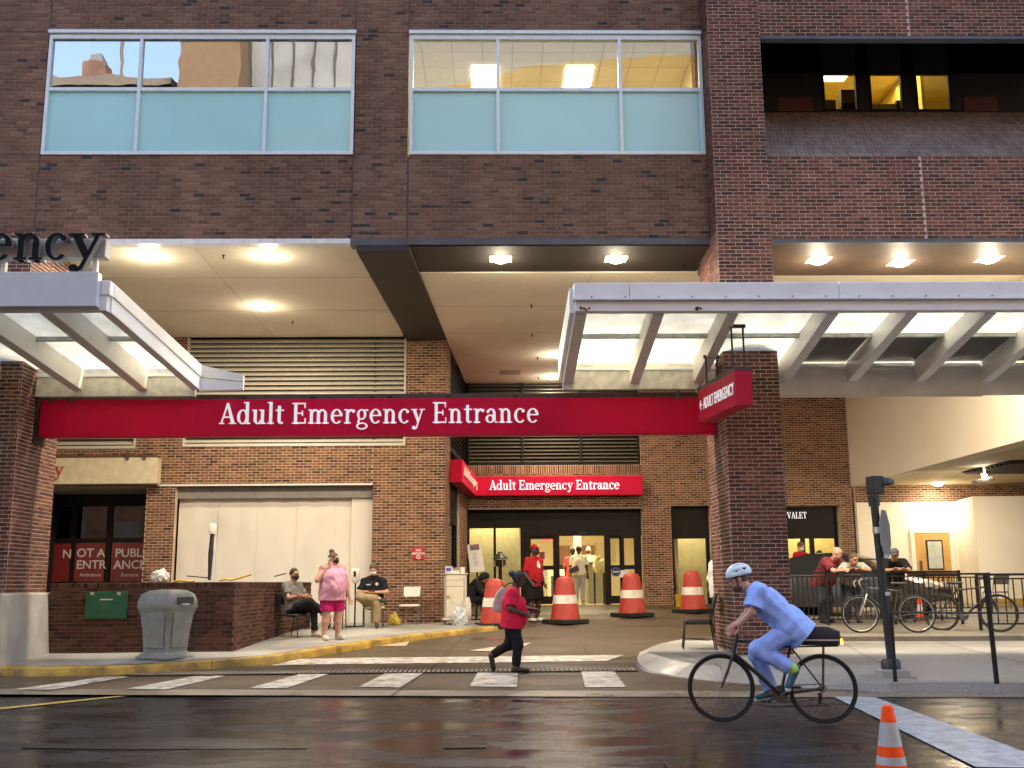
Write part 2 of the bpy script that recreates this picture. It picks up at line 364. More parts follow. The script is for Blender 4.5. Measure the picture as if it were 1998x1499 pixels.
def brick_wall(name, parent, O, U, V, w, h, bw, bh, j, mat, mort, holes=(), thick=.2, **k):
    O, U, V = Vector(O), Vector(U).normalized(), Vector(V).normalized(); N = U.cross(V)
    us = sorted({0, w} | {min(max(x, 0), w) for q in holes for x in q[:2]}); vv = sorted({0, h} | {min(max(x, 0), h) for q in holes for x in q[2:]})
    mb = MB()
    for a in range(len(us)-1):
        for b in range(len(vv)-1):
            cu, cv = (us[a]+us[a+1])/2, (vv[b]+vv[b+1])/2
            if any(q[0] < cu < q[1] and q[2] < cv < q[3] for q in holes): continue
            c = [O+U*us[a]+V*vv[b], O+U*us[a+1]+V*vv[b], O+U*us[a+1]+V*vv[b+1], O+U*us[a]+V*vv[b+1]]
            mb.hexa([c[0], c[1], c[1]-N*thick, c[0]-N*thick, c[3], c[2], c[2]-N*thick, c[3]-N*thick])
    part = mb.build(name, mort, parent)
    brick_skin(part, O, U, V, w, h, bw, bh, j, mat, holes, **k)
    return part
X3, Y3, Z3 = Vector((1, 0, 0)), Vector((0, 1, 0)), Vector((0, 0, 1))
# ================================================================== GROUND
g = MB(); g.quad((-400, -400, -.06), (400, -400, -.06), (400, 400, -.06), (-400, 400, -.06))
tag(g.build('ground', M('far_ground', (.06, .058, .055), .8)), kind='structure')
def sheet(name, xs, ys, zf, mat, edge=None):
    mb = MB(); nx, ny = len(xs), len(ys); vs = []
    for jy in range(ny):
        for ix in range(nx):
            x, y = (xs[ix], ys[jy]) if edge is None else edge(xs[ix], ys[jy]); vs.append((x, y, zf(x, y)))
    mb.add(vs, [(a*nx+b, a*nx+b+1, (a+1)*nx+b+1, (a+1)*nx+b) for a in range(ny-1) for b in range(nx-1)])
    return tag(mb.build(name, mat, smooth=30), kind='structure')
lin = lambda a, b, n: [a+(b-a)*i/(n-1) for i in range(n)]
sheet('road', lin(-90, 90, 61), [0, .25, .5, .75, .9, 1], lambda x, y: -.004 if y > 3 else 0.0, ASPH, lambda x, t: (x, -14+(roadY(x)+14)*t))
sheet('gutter', lin(-40, 40, 81), [0, 1], lambda x, y: .0035+zg(y)*.92, CONC_G, lambda x, t: (x, roadY(x)-.02+t*.62))
def drive_edge(x, t):
    a = roadY(x)+.58; return (x, a+(33.5-a)*t)
sheet('driveway', lin(-16, 16, 65), lin(0, 1, 40), lambda x, y: zg(y)+.002, CONC_D, drive_edge)
# joints in the driveway slab (thin recessed-looking saw cuts laid as tar lines)
mb = MB()
def strip(mb, pts, wd, dz):
    for a, b in zip(pts[:-1], pts[1:]):
        a, b = Vector(a), Vector(b); d = (b-a); d.z = 0; d.normalize(); s = Vector((-d.y, d.x, 0))*wd/2; u = Vector((0, 0, dz))
        mb.quad(a-s+u, b-s+u, b+s+u, a+s+u)
def gseg(p, q, n=6): return [G(p[0]+(q[0]-p[0])*i/n, p[1]+(q[1]-p[1])*i/n) for i in range(n+1)]
strip(mb, gseg((765, 1358), (850, 1298), 8), .03, .008)
strip(mb, gseg((850, 1298), (905, 1243), 8), .02, .008)
strip(mb, gseg((700, 1347), (1240, 1346), 12), .014, .012)
strip(mb, gseg((1148, 1278), (1138, 1262), 3), .02, .008)
tag(mb.build('slab_joint', M('tar_joint', (.045, .035, .028), .8)), kind='structure')
# ---- painted markings
mark_id = [0]
def marking(name, polys, mat, dz=.012):
    mb = MB()
    for poly in polys:
        P = [Vector(p) for p in poly]; mb.quad(*[p+Vector((0, 0, dz)) for p in P])
    return mb.build(name, mat)
def pxpoly(*pts):
    # subdivide each edge pair so that the sheet follows the ramp
    return [G(*p) for p in pts]
STR = [((22, 1347), (100, 1348), (250, 1322), (205, 1322)), ((245, 1346), (325, 1347), (440, 1320), (380, 1321)), ((483, 1345), (560, 1344), (640, 1317), (585, 1317)),
       ((700, 1342), (780, 1343), (825, 1315), (750, 1316)), ((916, 1341), (1009, 1342), (1011, 1315), (932, 1314)), ((1142, 1343), (1221, 1342), (1198, 1311), (1134, 1311))]
cw = [marking('crosswalk_stripe', [pxpoly(*s)], PAINT) for s in STR]
LB = ['leftmost worn white crosswalk stripe near the yellow kerb corner', 'second white crosswalk stripe from the left, by the drain start', 'third white crosswalk stripe from the left in front of the drain',
      'fourth white crosswalk stripe from the left, crossed by a slab crack', 'badly worn white crosswalk stripe at the walking woman\'s feet', 'rightmost white crosswalk stripe beside the rounded pavement corner']
for o, t in zip(cw, LB): tag(o, t, 'road marking', 'crosswalk stripes')
bar = [((530, 1300), (582, 1287), (690, 1285), (672, 1297)), ((672, 1297), (690, 1285), (900, 1283), (890, 1295)), ((890, 1295), (900, 1283), (1060, 1281), (1060, 1293)), ((1060, 1293), (1060, 1281), (1219, 1279), (1184, 1291))]
tag(marking('stop_line', [pxpoly(*b) for b in bar], PAINT), 'long white stop line across the driveway behind the drain', 'road marking')
tag(marking('faded_arrow', [pxpoly((915, 1271), (960, 1264), (1036, 1255), (1018, 1265), (960, 1272))], worn_paint('faded_paint', (.52, .47, .38), (.34, .27, .18))), 'faded pale arrow head painted on the driveway behind the woman', 'road marking')
tag(marking('faded_patch', [pxpoly((718, 1262), (780, 1252), (800, 1253), (792, 1262))], MATS.get('fp') or worn_paint('faded_paint_b', (.48, .40, .30), (.34, .26, .17))), 'faint worn paint patch on driveway beside the yellow kerb', 'road marking')
def rp(px, py): return Wz(px, py, 0.0)
tag(marking('diagonal_road_stripe', [[rp(1625, 1360), rp(1708, 1362), rp(1998, 1468), rp(2080, 1500), rp(1905, 1499)]], PAINT_R, .008), 'wide pale diagonal stripe across the wet road behind orange cone', 'road marking')
tag(marking('yellow_road_line', [[rp(-60, 1392), rp(-60, 1388), rp(255, 1356.5), rp(262, 1358)]], PAINT_Y, .008), 'thin yellow line slanting across the road\'s left edge', 'road marking')
tag(marking('yellow_edge_line', [[rp(-200, 1357.5), rp(-200, 1355), rp(130, 1354.5), rp(130, 1356.5)]], PAINT_Y, .02), 'thin faint yellow line along the left road edge', 'road marking')
# ---- seams and patches in the asphalt
def rseg(pts, n=10): return [rp(*p) for p in pts]
mb = MB()
strip(mb, rseg([(-200, 1466), (300, 1465), (560, 1465.5), (705, 1464)]), .007, .004); strip(mb, rseg([(560, 1431), (900, 1434), (1400, 1430)]), .006, .004); strip(mb, rseg([(1290, 1478), (1300, 1492), (1315, 1510)]), .018, .004)
strip(mb, rseg([(1560, 1452), (1640, 1449), (1740, 1452), (1800, 1447)]), .02, .004); strip(mb, rseg([(820, 1370), (1010, 1374), (1180, 1371)]), .009, .004)
tag(mb.build('road_seam', M('seam_dark', (.008, .008, .009), .35)), kind='structure')
def patch(pts, mt):
    mb = MB(); mb.quad(*[rp(*p)+Vector((0, 0, .003)) for p in pts]); return tag(mb.build('road_patch', mt), kind='structure')
patch([(60, 1444), (300, 1440), (590, 1444), (600, 1461), (250, 1463), (40, 1460)], wet('asphalt_patch', ((.012, .012, .013), (.03, .03, .032)), 1.1, .14, .5, .8, stretch=(.45, 1, 1), spec=.14, agg=42.))
patch([(870, 1441), (945, 1439), (950, 1459), (865, 1460)], MATS.get('none') or bpy.data.materials['asphalt_patch'])
patch([(1480, 1372), (1600, 1370), (1625, 1376), (1500, 1379)], bpy.data.materials['asphalt_patch'])
# ---- trench drain
A, B = [(250, 1316), (420, 1314.5), (560, 1312.5), (720, 1311), (880, 1309.5), (1060, 1308), (1240, 1306.5)], None
ctr = [G(*p) for p in A]
td = wempty('trench_drain', ctr[3])
tag(td, 'long narrow metal trench drain across the driveway mouth', 'drain')
mb = MB(); strip(mb, ctr, .58, .006); mb.build('channel', M('drain_dark', (.012, .011, .010), .6), td)
mb = MB(); mr = MB(); cnt = 0
tot = [0.]
for a, b in zip(ctr[:-1], ctr[1:]): tot.append(tot[-1]+(b-a).length)
def along(s):
    for k in range(len(ctr)-1):
        if s <= tot[k+1]: return ctr[k].lerp(ctr[k+1], (s-tot[k])/(tot[k+1]-tot[k]))
    return ctr[-1]
s = 0.0
while s < tot[-1]:
    p = along(s); mb.box(p.x-.017, p.x+.017, p.y-.26, p.y+.26, p.z+.004, p.z+.016); s += .075
mb.build('grate_bar', M('drain_grate', (.30, .26, .21), .6, .2, var=.55, scale=1.1), td)['kind'] = 'stuff'
for sg in (-1, 1):
    mb = MB(); strip(mb, [p+Vector((0, sg*.30, 0)) for p in ctr], .03, .014); mb.build('frame_edge', M('drain_frame', (.11, .095, .08), .5, .5), td)
# ---- left pavement with the yellow kerb
KB = [(-160, 1318), (0, 1320), (82, 1321), (165, 1319.5), (250, 1317), (330, 1312), (413, 1306), (525, 1297), (650, 1277), (800, 1252), (930, 1235), (973, 1231)]
kb = [G(*p) for p in KB]
def khgt(Y): return float(np.interp(Y, [17, 20.5, 23.5, 25.6, 26.5], [.14, .14, .10, .035, .0]))
kb = [Vector((-14, kb[0].y, kb[0].z))]+kb
def resample(P, n=3):
    out = []
    for i in range(len(P)-1):
        for k in range(n): out.append(P[i].lerp(P[i+1], k/n))
    out.append(P[-1]); return out
KO = resample(kb, 3)
def offset(P, d):
    out = []
    for i, p in enumerate(P):
        t = P[min(i+1, len(P)-1)]-P[max(i-1, 0)]; t.z = 0; t.normalize(); out.append(p+Vector((-t.y, t.x, 0))*d)
    return out
KI = offset(KO, .16)
ks = wempty('kerb', kb[5]); tag(ks, 'worn yellow painted kerb curving along the left pavement', 'kerb')
cuts = [0, 7, 21, 30, len(KO)-1]   # the joints seen in the photograph
for a, b in zip(cuts[:-1], cuts[1:]):
    mb = MB(); rings = []
    for i in range(a, b+1):
        p, q = KO[i].copy(), KI[i].copy(); e = .006
        if i == a: p = p.lerp(KO[i+1], e*3); q = q.lerp(KI[i+1], e*3)
        if i == b: p = p.lerp(KO[i-1], e*3); q = q.lerp(KI[i-1], e*3)
        hgt = khgt(p.y); zb = zg(p.y); d = (q-p).normalized()
        rings.append([Vector((p.x, p.y, zb-.05)), Vector((p.x, p.y, zb+hgt-.025))+d*.012, Vector((p.x, p.y, zb+hgt))+d*.04, Vector((q.x, q.y, zb+hgt+.004)), Vector((q.x, q.y, zb-.05))])
    mb.loft(rings); mb.build('kerb_stone', YEL, ks, smooth=50)
mb = MB(); rows = []
for i in range(len(KO)):
    q = KI[i]; ye = 27.5; row = []
    for t in [0, .04, .12, .25, .4, .6, .8, 1]:
        y = q.y+(ye-q.y)*t; row.append((q.x, y, zg(y)+khgt(y)+.002 if y < 26.4 else zg(y)+.004))
    rows.append(row)
nc = len(rows[0])
mb.add([p for r in rows for p in r], [(a*nc+b, (a+1)*nc+b, (a+1)*nc+b+1, a*nc+b+1) for a in range(len(rows)-1) for b in range(nc-1)])
tag(mb.build('pavement_left', CONC_S, smooth=30), kind='structure')
def zs(X, Y): return zg(Y)+khgt(Y)+.002
# ---- right pavement with rounded corner
def zr(Y): return .15+.04*(Y-14.2)
def Pr(px, py):
    z = .2
    for _ in range(20): p = Wz(px, py, z); z = zr(p.y)
    return p
# outer (road) edge, then the dropped kerb that flares round the corner
low = [Vector((x, roadY(x)+.5, 0)) for x in (40, 25, 15, 10, 8, 6.9, 6.2, 5.6, 5.2)]
hts = [.13]*8+[.11]
for (px, py), hh in zip(((1655, 1347), (1600, 1345), (1530, 1341), (1450, 1335), (1380, 1329), (1310, 1321), (1265, 1313), (1243, 1304), (1237, 1294), (1243, 1282), (1262, 1272), (1295, 1264), (1340, 1258)), (.08, .05, .025, .015, .015, .02, .03, .05, .07, .08, .07, .05, .03)):
    q = G(px, py); low.append(Vector((q.x, q.y, 0))); hts.append(hh)
low.append(Vector((4.2, 20.0, 0))); hts.append(.02)
def inward(k):
    t = low[min(k+1, len(low)-1)]-low[max(k-1, 0)]; t.z = 0; t.normalize(); return Vector((t.y, -t.x, 0))
mb = MB(); lip = []; ins = []
for k, p in enumerate(low):
    g0 = zg(p.y); iw = inward(k); q = p+iw*.05; lip.append(Vector((q.x, q.y, min(g0+hts[k], zr(q.y)))))
    fl = .10 if k < 9 else (.42 if k < 17 else .24); q = p+iw*fl; ins.append(Vector((q.x, q.y, zr(q.y) if k < 9 or k > 20 else max(zr(q.y)-.0, lip[-1].z))))
for k in range(len(low)-1):
    a, b = low[k], low[k+1]
    mb.quad(Vector((a.x, a.y, zg(a.y)-.03)), Vector((b.x, b.y, zg(b.y)-.03)), lip[k+1], lip[k]); mb.quad(lip[k], lip[k+1], ins[k+1], ins[k])
tag(mb.build('kerb_right', CONC_S, smooth=50), kind='structure')
mb = MB(); bk = [Vector((max(p.x, 4.0), 20.6, 0)) for p in ins]
for k in range(len(ins)-1):
    for t in range(5):
        a, b = t/5, (t+1)/5
        q = [ins[k].lerp(bk[k], a), ins[k+1].lerp(bk[k+1], a), ins[k+1].lerp(bk[k+1], b), ins[k].lerp(bk[k], b)]
        mb.quad(*[Vector((v.x, v.y, zr(v.y))) for v in q])
tag(mb.build('pavement_right', CONC_S, smooth=30), kind='structure')
mb = MB()
for P in ([(5.6, 14.35), (5.9, 17), (6.3, 19.6)], [(7.8, 14.1), (8.0, 19.6)], [(3.3, 15.1), (3.35, 16.4), (3.0, 18.0)], [(4.9, 17.5), (9.5, 17.2)], [(10, 13.9), (10, 19.6)]):
    strip(mb, [Vector((x, y, zr(y))) for x, y in P], .014, .004)
tag(mb.build('pavement_joint', M('joint_dark', (.10, .09, .08), .9)), kind='structure')
# ---- raised garage platform
PF = [Vector((4.95, 19.75, 0)), Vector((6.0, 19.72, 0)), Vector((8.2, 19.55, 0)), Vector((9.6, 19.5, 0)), Vector((10.6, 18.9, 0)), Vector((14, 18.2, 0)), Vector((40, 17.8, 0))]
def zp(Y): return .47+max(0, (Y-19.6))*.031
mb = MB()
for a, b in zip(PF[:-1], PF[1:]):
    mb.quad(Vector((a.x, a.y, .1)), Vector((b.x, b.y, .1)), Vector((b.x, b.y, zp(b.y)-.02)), Vector((a.x, a.y, zp(a.y)-.02)))
    mb.quad(Vector((a.x, a.y, zp(a.y)-.02)), Vector((b.x, b.y, zp(b.y)-.02)), Vector((b.x, b.y+.03, zp(b.y))), Vector((a.x, a.y+.03, zp(a.y))))
    for t in range(3):
        y0 = lambda p: p.y+.03+(33-p.y)*t/3; y1 = lambda p: p.y+.03+(33-p.y)*(t+1)/3
        xs_ = lambda p, y: p.x+(y-p.y)*.23 if p.x < 5 else (p.x+(y-p.y)*.15 if p.x < 6.5 else p.x)
        v4 = [Vector((xs_(a, y0(a)), y0(a), zp(y0(a)))), Vector((xs_(b, y0(b)), y0(b), zp(y0(b)))), Vector((xs_(b, y1(b)), y1(b), zp(y1(b)))), Vector((xs_(a, y1(a)), y1(a), zp(y1(a))))]
        mb.quad(*v4)
        if a.x < 5: mb.quad(v4[0], v4[3], Vector((v4[3].x, v4[3].y, 0)), Vector((v4[0].x, v4[0].y, 0)))
tag(mb.build('garage_platform', wet('platform_concrete', ((.12, .105, .085), (.20, .175, .14)), .8, .35, .8, .25), smooth=30), kind='structure')
# ================================================================== HOSPITAL BUILDING
BLD = wempty('hospital_building', (-2.0, 18.2, 0))
tag(BLD, 'brown brick hospital building with recessed emergency entrance bays', 'building')
YF, YP, YB, YE = 18.2, 17.6, 25.6, 31.2       # upper facade, pier plane, left back wall, entrance wall
FB, FH_, JU = .206, .0722, .011               # facade brick
PB, PH_, JR = .209, .0668, .012               # pier brick
LBW, LBH = .207, .0668
def fpanel(x0, x1, z0, z1, seed, **k):
    return brick_wall('wall_panel', BLD, (x0, YF, z0), X3, Z3, x1-x0, z1-z0, FB, FH_, JU, BR_UP, MO_UP, thick=.12, seed=seed, dp=.006, **k)
ZT = 16.0
core = M('caulk_joint', (.13, .10, .085), .8)
mb = MB(); mb.box(-22, -8.3, YF+.121, YF+.2, 7.56, ZT)
for a, b in ((7.56, 9.1), (11.65, ZT)): mb.box(-8.298, 3.9, YF+.121, YF+.2, a, b)
mb.box(-2.45, -1.58, YF+.121, YF+.2, 9.102, 11.648)
for x in (-8.18, -2.515, -1.515):
    for a, b in ((7.56, 9.14), (11.61, ZT)): mb.box(x-.012, x+.012, YF+.012, YF+.12, a, b)
for z in (9.16, 11.575): mb.box(-14, -8.2, YF+.008, YF+.12, z-.014, z+.014); mb.box(-2.5, -1.53, YF+.008, YF+.12, z-.014, z+.014)
mb.build('wall_core', core, BLD)
for i, (a, b) in enumerate(((7.56, 9.145), (9.175, 11.56), (11.59, ZT))):
    fpanel(-14, -8.195, a, b, i); fpanel(-2.5, -1.53, a, b, 10+i)
for i, (a, b) in enumerate(((7.56, 9.145), (11.605, ZT))):
    fpanel(-8.165, -2.53, a, b, 20+i); fpanel(-1.5, 3.94, a, b, 30+i)
# ---- strip windows
FROST = M('frosted_spandrel_glass', (.34, .70, .74), .25, var=.05, scale=.5, coat=.6)
def strip_window(x0, x1, muls, glass):
    z0, z1, zt = 9.16, 11.59, 10.44
    mb = MB(); y0, y1 = YF-.035, YF+.09; w = .062
    mb.box(x0, x1, y0, y1, z0, z0+.06); mb.box(x0-.02, x1+.02, y0-.03, y1, z1-.05, z1+.02); mb.box(x0, x1, y0+.01, y1, z1-.15, z1-.051)
    for x in [x0+w/2]+muls+[x1-w/2]: mb.box(x-w/2, x+w/2, y0+.004, y1-.004, z0+.0605, z1-.151)
    xs = [x0+w/2]+muls+[x1-w/2]
    for a, b in zip(xs[:-1], xs[1:]): mb.box(a+w/2, b-w/2, y0+.012, y1-.004, zt-.035, zt+.035)
    fr = mb.build('window', ALU, BLD, bevel=.004)
    for a, b in zip(xs[:-1], xs[1:]):
        MB().box(a+w/2, b-w/2, YF+.03, YF+.042, z0+.06, zt-.035).build('frosted_pane', FROST, fr)
        MB().box(a+w/2, b-w/2, YF+.03, YF+.036, zt+.035, z1-.15).build('glass_pane', glass, fr)
    return fr
strip_window(-8.17, -2.52, [W(268, 230, YF).x, W(517, 230, YF).x], GL_UP)
strip_window(-1.5, 3.94, [W(972, 230, YF).x, W(1212, 230, YF).x], GL_UP2)
# ---- rooms behind the windows
TILE = M('ceiling_tile', (.72, .66, .5), .9, var=.05); ROOMW = M('room_wall', (.62, .54, .36), .85, var=.06); ROOMF = M('room_floor', (.25, .22, .18), .7)
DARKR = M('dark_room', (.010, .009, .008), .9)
mb = MB(); mb.box(-22, 30, YF+.25, 45, 7.66, 8.9); mb.build('floor_slab', ROOMF, BLD)
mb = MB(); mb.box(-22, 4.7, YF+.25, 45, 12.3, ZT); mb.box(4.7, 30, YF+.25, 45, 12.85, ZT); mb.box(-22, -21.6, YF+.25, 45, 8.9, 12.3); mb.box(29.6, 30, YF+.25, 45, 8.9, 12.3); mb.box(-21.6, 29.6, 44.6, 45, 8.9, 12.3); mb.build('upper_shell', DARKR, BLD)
mb = MB(); mb.box(-2.1, -2.0, YF+.25, 24, 8.9, 12.0); mb.box(4.1, 4.2, YF+.25, 24, 8.9, 12.0); mb.box(-2.1, 4.2, 24, 24.1, 8.9, 12.0); mb.build('room_wall', ROOMW, BLD)
mb = MB()
for i in range(10):
    for j in range(9):
        mb.box(-2+.61*i+.006, -2+.61*(i+1)-.006, YF+.25+.63*j+.006, YF+.25+.63*(j+1)-.006, 12.0, 12.02)
mb.build('ceiling_tile', TILE, BLD)['kind'] = 'stuff'
mb = MB(); mb.box(-2, 4.1, YF+.25, 24, 12.025, 12.05); mb.build('ceiling_grid', M('tile_grid', (.35, .32, .25), .8), BLD)
for px in (947, 1128):
    c = Wz(px, 153, 11.99); c2 = MB().box(c.x-.28, c.x+.28, c.y-.55, c.y+.55, 11.985, 11.998).build('light_panel', emitter('office_panel', (1, .93, .72), 9), BLD)
wlight('office_light', 'AREA', (.9, 20.9, 11.9), 120, (1, .88, .6), BLD, size=3.5, sy=2.0)
mb = MB(); p = W(1150, 160, YF+.35); mb.lathe([(.02, 0), (.13, .03), (.17, .12), (.15, .14)], (p.x, p.y, 10.46), 14); mb.build('shelf_bowl', M('grey_pot', (.16, .17, .17), .6), BLD)
mb = MB(); p = W(1118, 160, YF+.35); mb.lathe([(.03, 0), (.03, .08), (.015, .1)], (p.x, p.y, 10.46), 10); mb.build('shelf_bottle', M('red_plastic', (.4, .04, .03), .4), BLD)
mb = MB(); mb.box(-1.4, 3.9, YF+.25, YF+.45, 10.38, 10.455); mb.build('inner_shelf', ROOMW, BLD)
# ---- right pier and right upper wall
def rwall(name, x0, x1, z0, z1, seed, **k): return brick_wall(name, BLD, (x0, YP, z0), X3, Z3, x1-x0, z1-z0, PB, PH_, JR, BR_RED, MO_RED, thick=.15, seed=seed, dp=.008, **k)
brick_wall('pier_face', BLD, (3.95, YP, .2), X3, Z3, .94, ZT-.2, PB, PH_, JR, BR_RED, MO_RED, thick=.1, seed=3, dp=.008, indiv=190)
JX = W(1789, 230, YP).x
for x0, x1 in ((4.893, JX-.008), (JX+.008, 14)):
    rwall('wall_panel', x0, x1, 7.34, 8.87, int(x0*10)); rwall('wall_panel', x0, x1, 11.2, ZT, int(x0*10)+5)
mb = MB(); mb.box(JX-.008, JX+.008, YP-.003, YP+.1, 7.34, 8.87); mb.box(JX-.008, JX+.008, YP-.003, YP+.1, 11.2, ZT); mb.build('movement_joint', M('pale_caulk', (.5, .44, .38), .8), BLD)
# pier side faces with a brown joint half way
for (ya, yb, sd_) in ((19.2, 18.46, 1), (18.42, 17.609, 2)):
    brick_wall('pier_side', BLD, (3.952, ya, .2), (0, -1, 0), Z3, ya-yb, ZT-.2, PB, PH_, JR, BR_RED, MO_RED, thick=.1, seed=sd_, dp=.008, indiv=30 if sd_ == 2 else 0)
MB().box(3.957, 4.2, 18.42, 18.46, .2, 7.4).build('brown_joint', M('brown_caulk', (.12, .045, .03), .7), BLD)
MB().box(4.06, 4.885, 17.72, 19.19, .2, ZT).build('pier_core', MO_RED, BLD)
for (ya, yb) in ((17.609, 19.2),):
    brick_wall('pier_side', BLD, (4.888, ya, .2), (0, 1, 0), Z3, yb-ya, 7.2, PB, PH_, JR, BR_RED, MO_RED, thick=.08, seed=8, dp=.008)
# slate edge trims
MB().box(-1.5, 3.94, YF-.03, YF+.2, 7.44, 7.558).box(-2.53, -1.505, YF-.03, YF+.2, 7.43, 7.558).build('slate_trim', SLATE, BLD)
MB().box(4.895, 14, YP-.02, YP+.15, 7.27, 7.338).box(4.895, 14, YP-.015, YP+.15, 11.14, 11.198).build('slate_trim', SLATE, BLD)
MB().box(-14, -2.535, YF-.025, YF+.2, 7.47, 7.558).build('white_edge_trim', M('white_trim', (.75, .77, .8), .4), BLD)
# ---- loggia
ZS = W(1600, 222, 19.45).z
sill = MB().hexa([(4.893, YP+.01, 8.8), (14, YP+.01, 8.8), (14, 19.5, 8.8), (4.893, 19.5, 8.8), (4.893, YP+.01, 8.868), (14, YP+.01, 8.868), (14, 19.5, ZS+.05), (4.893, 19.5, ZS+.05)]).build('sloped_sill', M('sill_mortar', (.46, .42, .39), .9, var=.2), BLD)
sv = Vector((0, 19.5-YP-.01, ZS+.05-8.868)); ln = sv.length
brick_skin(sill, (4.9, YP+.012, 8.872), X3, sv, 9.1, ln, .076, .205, .014, BR_SILL, dp=.008, seed=61)
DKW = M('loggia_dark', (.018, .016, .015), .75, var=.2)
YL = 19.62; hz0, hz1 = W(1640, 217, YL).z, W(1640, 143, YL).z
LW = [(1605, 1673), (1696, 1761), (1786, 1854)]
mb = MB(); xs = [4.9]
for a, b in LW: xs += [W(a, 180, YL).x, W(b, 180, YL).x]
xs.append(14)
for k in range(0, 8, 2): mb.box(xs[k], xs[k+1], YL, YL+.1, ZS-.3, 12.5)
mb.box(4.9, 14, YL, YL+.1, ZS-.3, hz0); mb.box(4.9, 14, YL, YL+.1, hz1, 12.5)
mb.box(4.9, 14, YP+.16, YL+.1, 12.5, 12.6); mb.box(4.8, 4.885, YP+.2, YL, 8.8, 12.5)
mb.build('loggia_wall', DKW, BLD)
for a, b in LW:
    x0, x1 = W(a, 180, YL).x, W(b, 180, YL).x; fr = MB().box(x0, x0+.035, YL-.03, YL+.06, hz0, hz1).box(x1-.035, x1, YL-.03, YL+.06, hz0, hz1).box(x0+.035, x1-.035, YL-.03, YL+.06, hz0, hz0+.03).box(x0+.035, x1-.035, YL-.03, YL+.06, hz1-.03, hz1).build('window', DARKF, BLD)
    MB().box(x0+.035, x1-.035, YL+.02, YL+.028, hz0+.03, hz1-.03).build('glass_pane', GL_CLR, fr)
for a, b in ((1517, 1585), (1880, 1945)):
    x0, x1 = W(a, 200, YL).x, W(b, 200, YL).x; MB().box(x0, x1, YL-.02, YL-.004, W(1550, 218, YL).z, W(1550, 190, YL).z).build('painted_reflection', M('painted_reflection', (.10, .02, .02), .5), BLD)  # red brick reflections, put in as flat coloured sheets on the wall
YW = M('yellow_room_wall', (.7, .55, .18), .8, var=.05)
mb = MB(); mb.box(5, 13.5, 23.5, 23.6, 9, 12.75); mb.box(4.95, 5.0, YL+.11, 23.5, 9, 12.75); mb.box(5, 13.5, YL+.11, 23.5, 12.75, 12.8); mb.box(9.35, 9.42, 21.2, 23.5, 9, 12.7); mb.build('room_wall', YW, BLD)
for a, b, c, d, mt in ((1612, 1632, 195, 217, 'p'), (1643, 1672, 200, 217, 'p'), (1642, 1671, 175, 195, 'p'), (1700, 1755, 203, 216, 'q'), (1750, 1761, 196, 217, 'p')):
    x0, x1 = W(a, d, 20.6).x, W(b, d, 20.6).x; MB().box(x0, x1, 20.6, 20.9, W(a, d, 20.6).z-.2, W(a, c, 20.6).z).build('cabinet', M('cab_'+mt, (.10, .06, .04) if mt == 'p' else (.5, .4, .2), .6), BLD)
MB().box(7.3, 8.1, 21.6, 22.4, 12.72, 12.745).build('light_panel', emitter('yellow_panel', (1, .8, .35), 2.2), BLD)
wlight('loggia_room_light', 'AREA', (8.2, 21.8, 12.6), 75, (1, .78, .3), BLD, size=5, sy=1.5)
# ---- ceilings and the dark cross beam
MB().box(-16, -2.2, YF+.2, YB, 7.5, 7.6).build('ceiling', CEIL, BLD)
MB().hexa([(-2.42, YF-.02, 7.31), (-1.48, YF-.02, 7.33), (-1.11, YB, 7.40), (-2.10, YB, 7.38), (-2.42, YF-.02, 7.43), (-1.48, YF-.02, 7.43), (-1.11, YB, 7.6), (-2.10, YB, 7.6)]).build('dark_beam', DSOF, BLD)
MB().hexa([(-1.5, YF+.0, 7.42), (4.0, YF+.0, 7.42), (4.0, 19.8, 7.42), (-1.5, 19.8, 7.42), (-1.5, YF+.2, 7.5), (4.0, YF+.2, 7.5), (4.0, 19.8, 7.5), (-1.5, 19.8, 7.5)]).build('dark_soffit', DSOF, BLD)
MB().hexa([(-1.45, 19.8, 7.40), (4.6, 19.8, 7.40), (4.6, 31.6, 7.40), (-.78, 31.6, 7.40), (-1.45, 19.8, 7.6), (4.6, 19.8, 7.6), (4.6, 31.6, 7.6), (-.78, 31.6, 7.6)]).build('ceiling', CEIL, BLD)
MB().box(4.0, 14, YP+.15, 19.7, 7.30, 7.45).build('dark_soffit', M('brown_soffit', (.10, .065, .045), .6), BLD)
MB().box(4.601, 30, 19.7, 32, 7.40, 7.6).build('ceiling', CEIL, BLD)
mb = MB()
for y in (20.4, 23.0): mb.box(-14, -2.45+(y-18)*.03, y-.006, y+.006, 7.494, 7.4995)
mb.box(1.95, 1.962, 19.85, 31, 7.394, 7.3995)
for y in (22.3, 24.8, 27.3, 29.6): mb.box(-1.3, 4.5, y-.004, y+.004, 7.3955, 7.3995)
for x in (-5.4, -8.6): mb.box(x-.004, x+.004, 18.5, 25.5, 7.4955, 7.4995)
q_ = Wz(995, 727, 7.39); mb.box(q_.x-.3, q_.x+.3, q_.y-.3, q_.y+.3, 7.388, 7.3995)
mb.build('ceiling_joint', M('ceil_joint', (.42, .36, .27), .9), BLD)
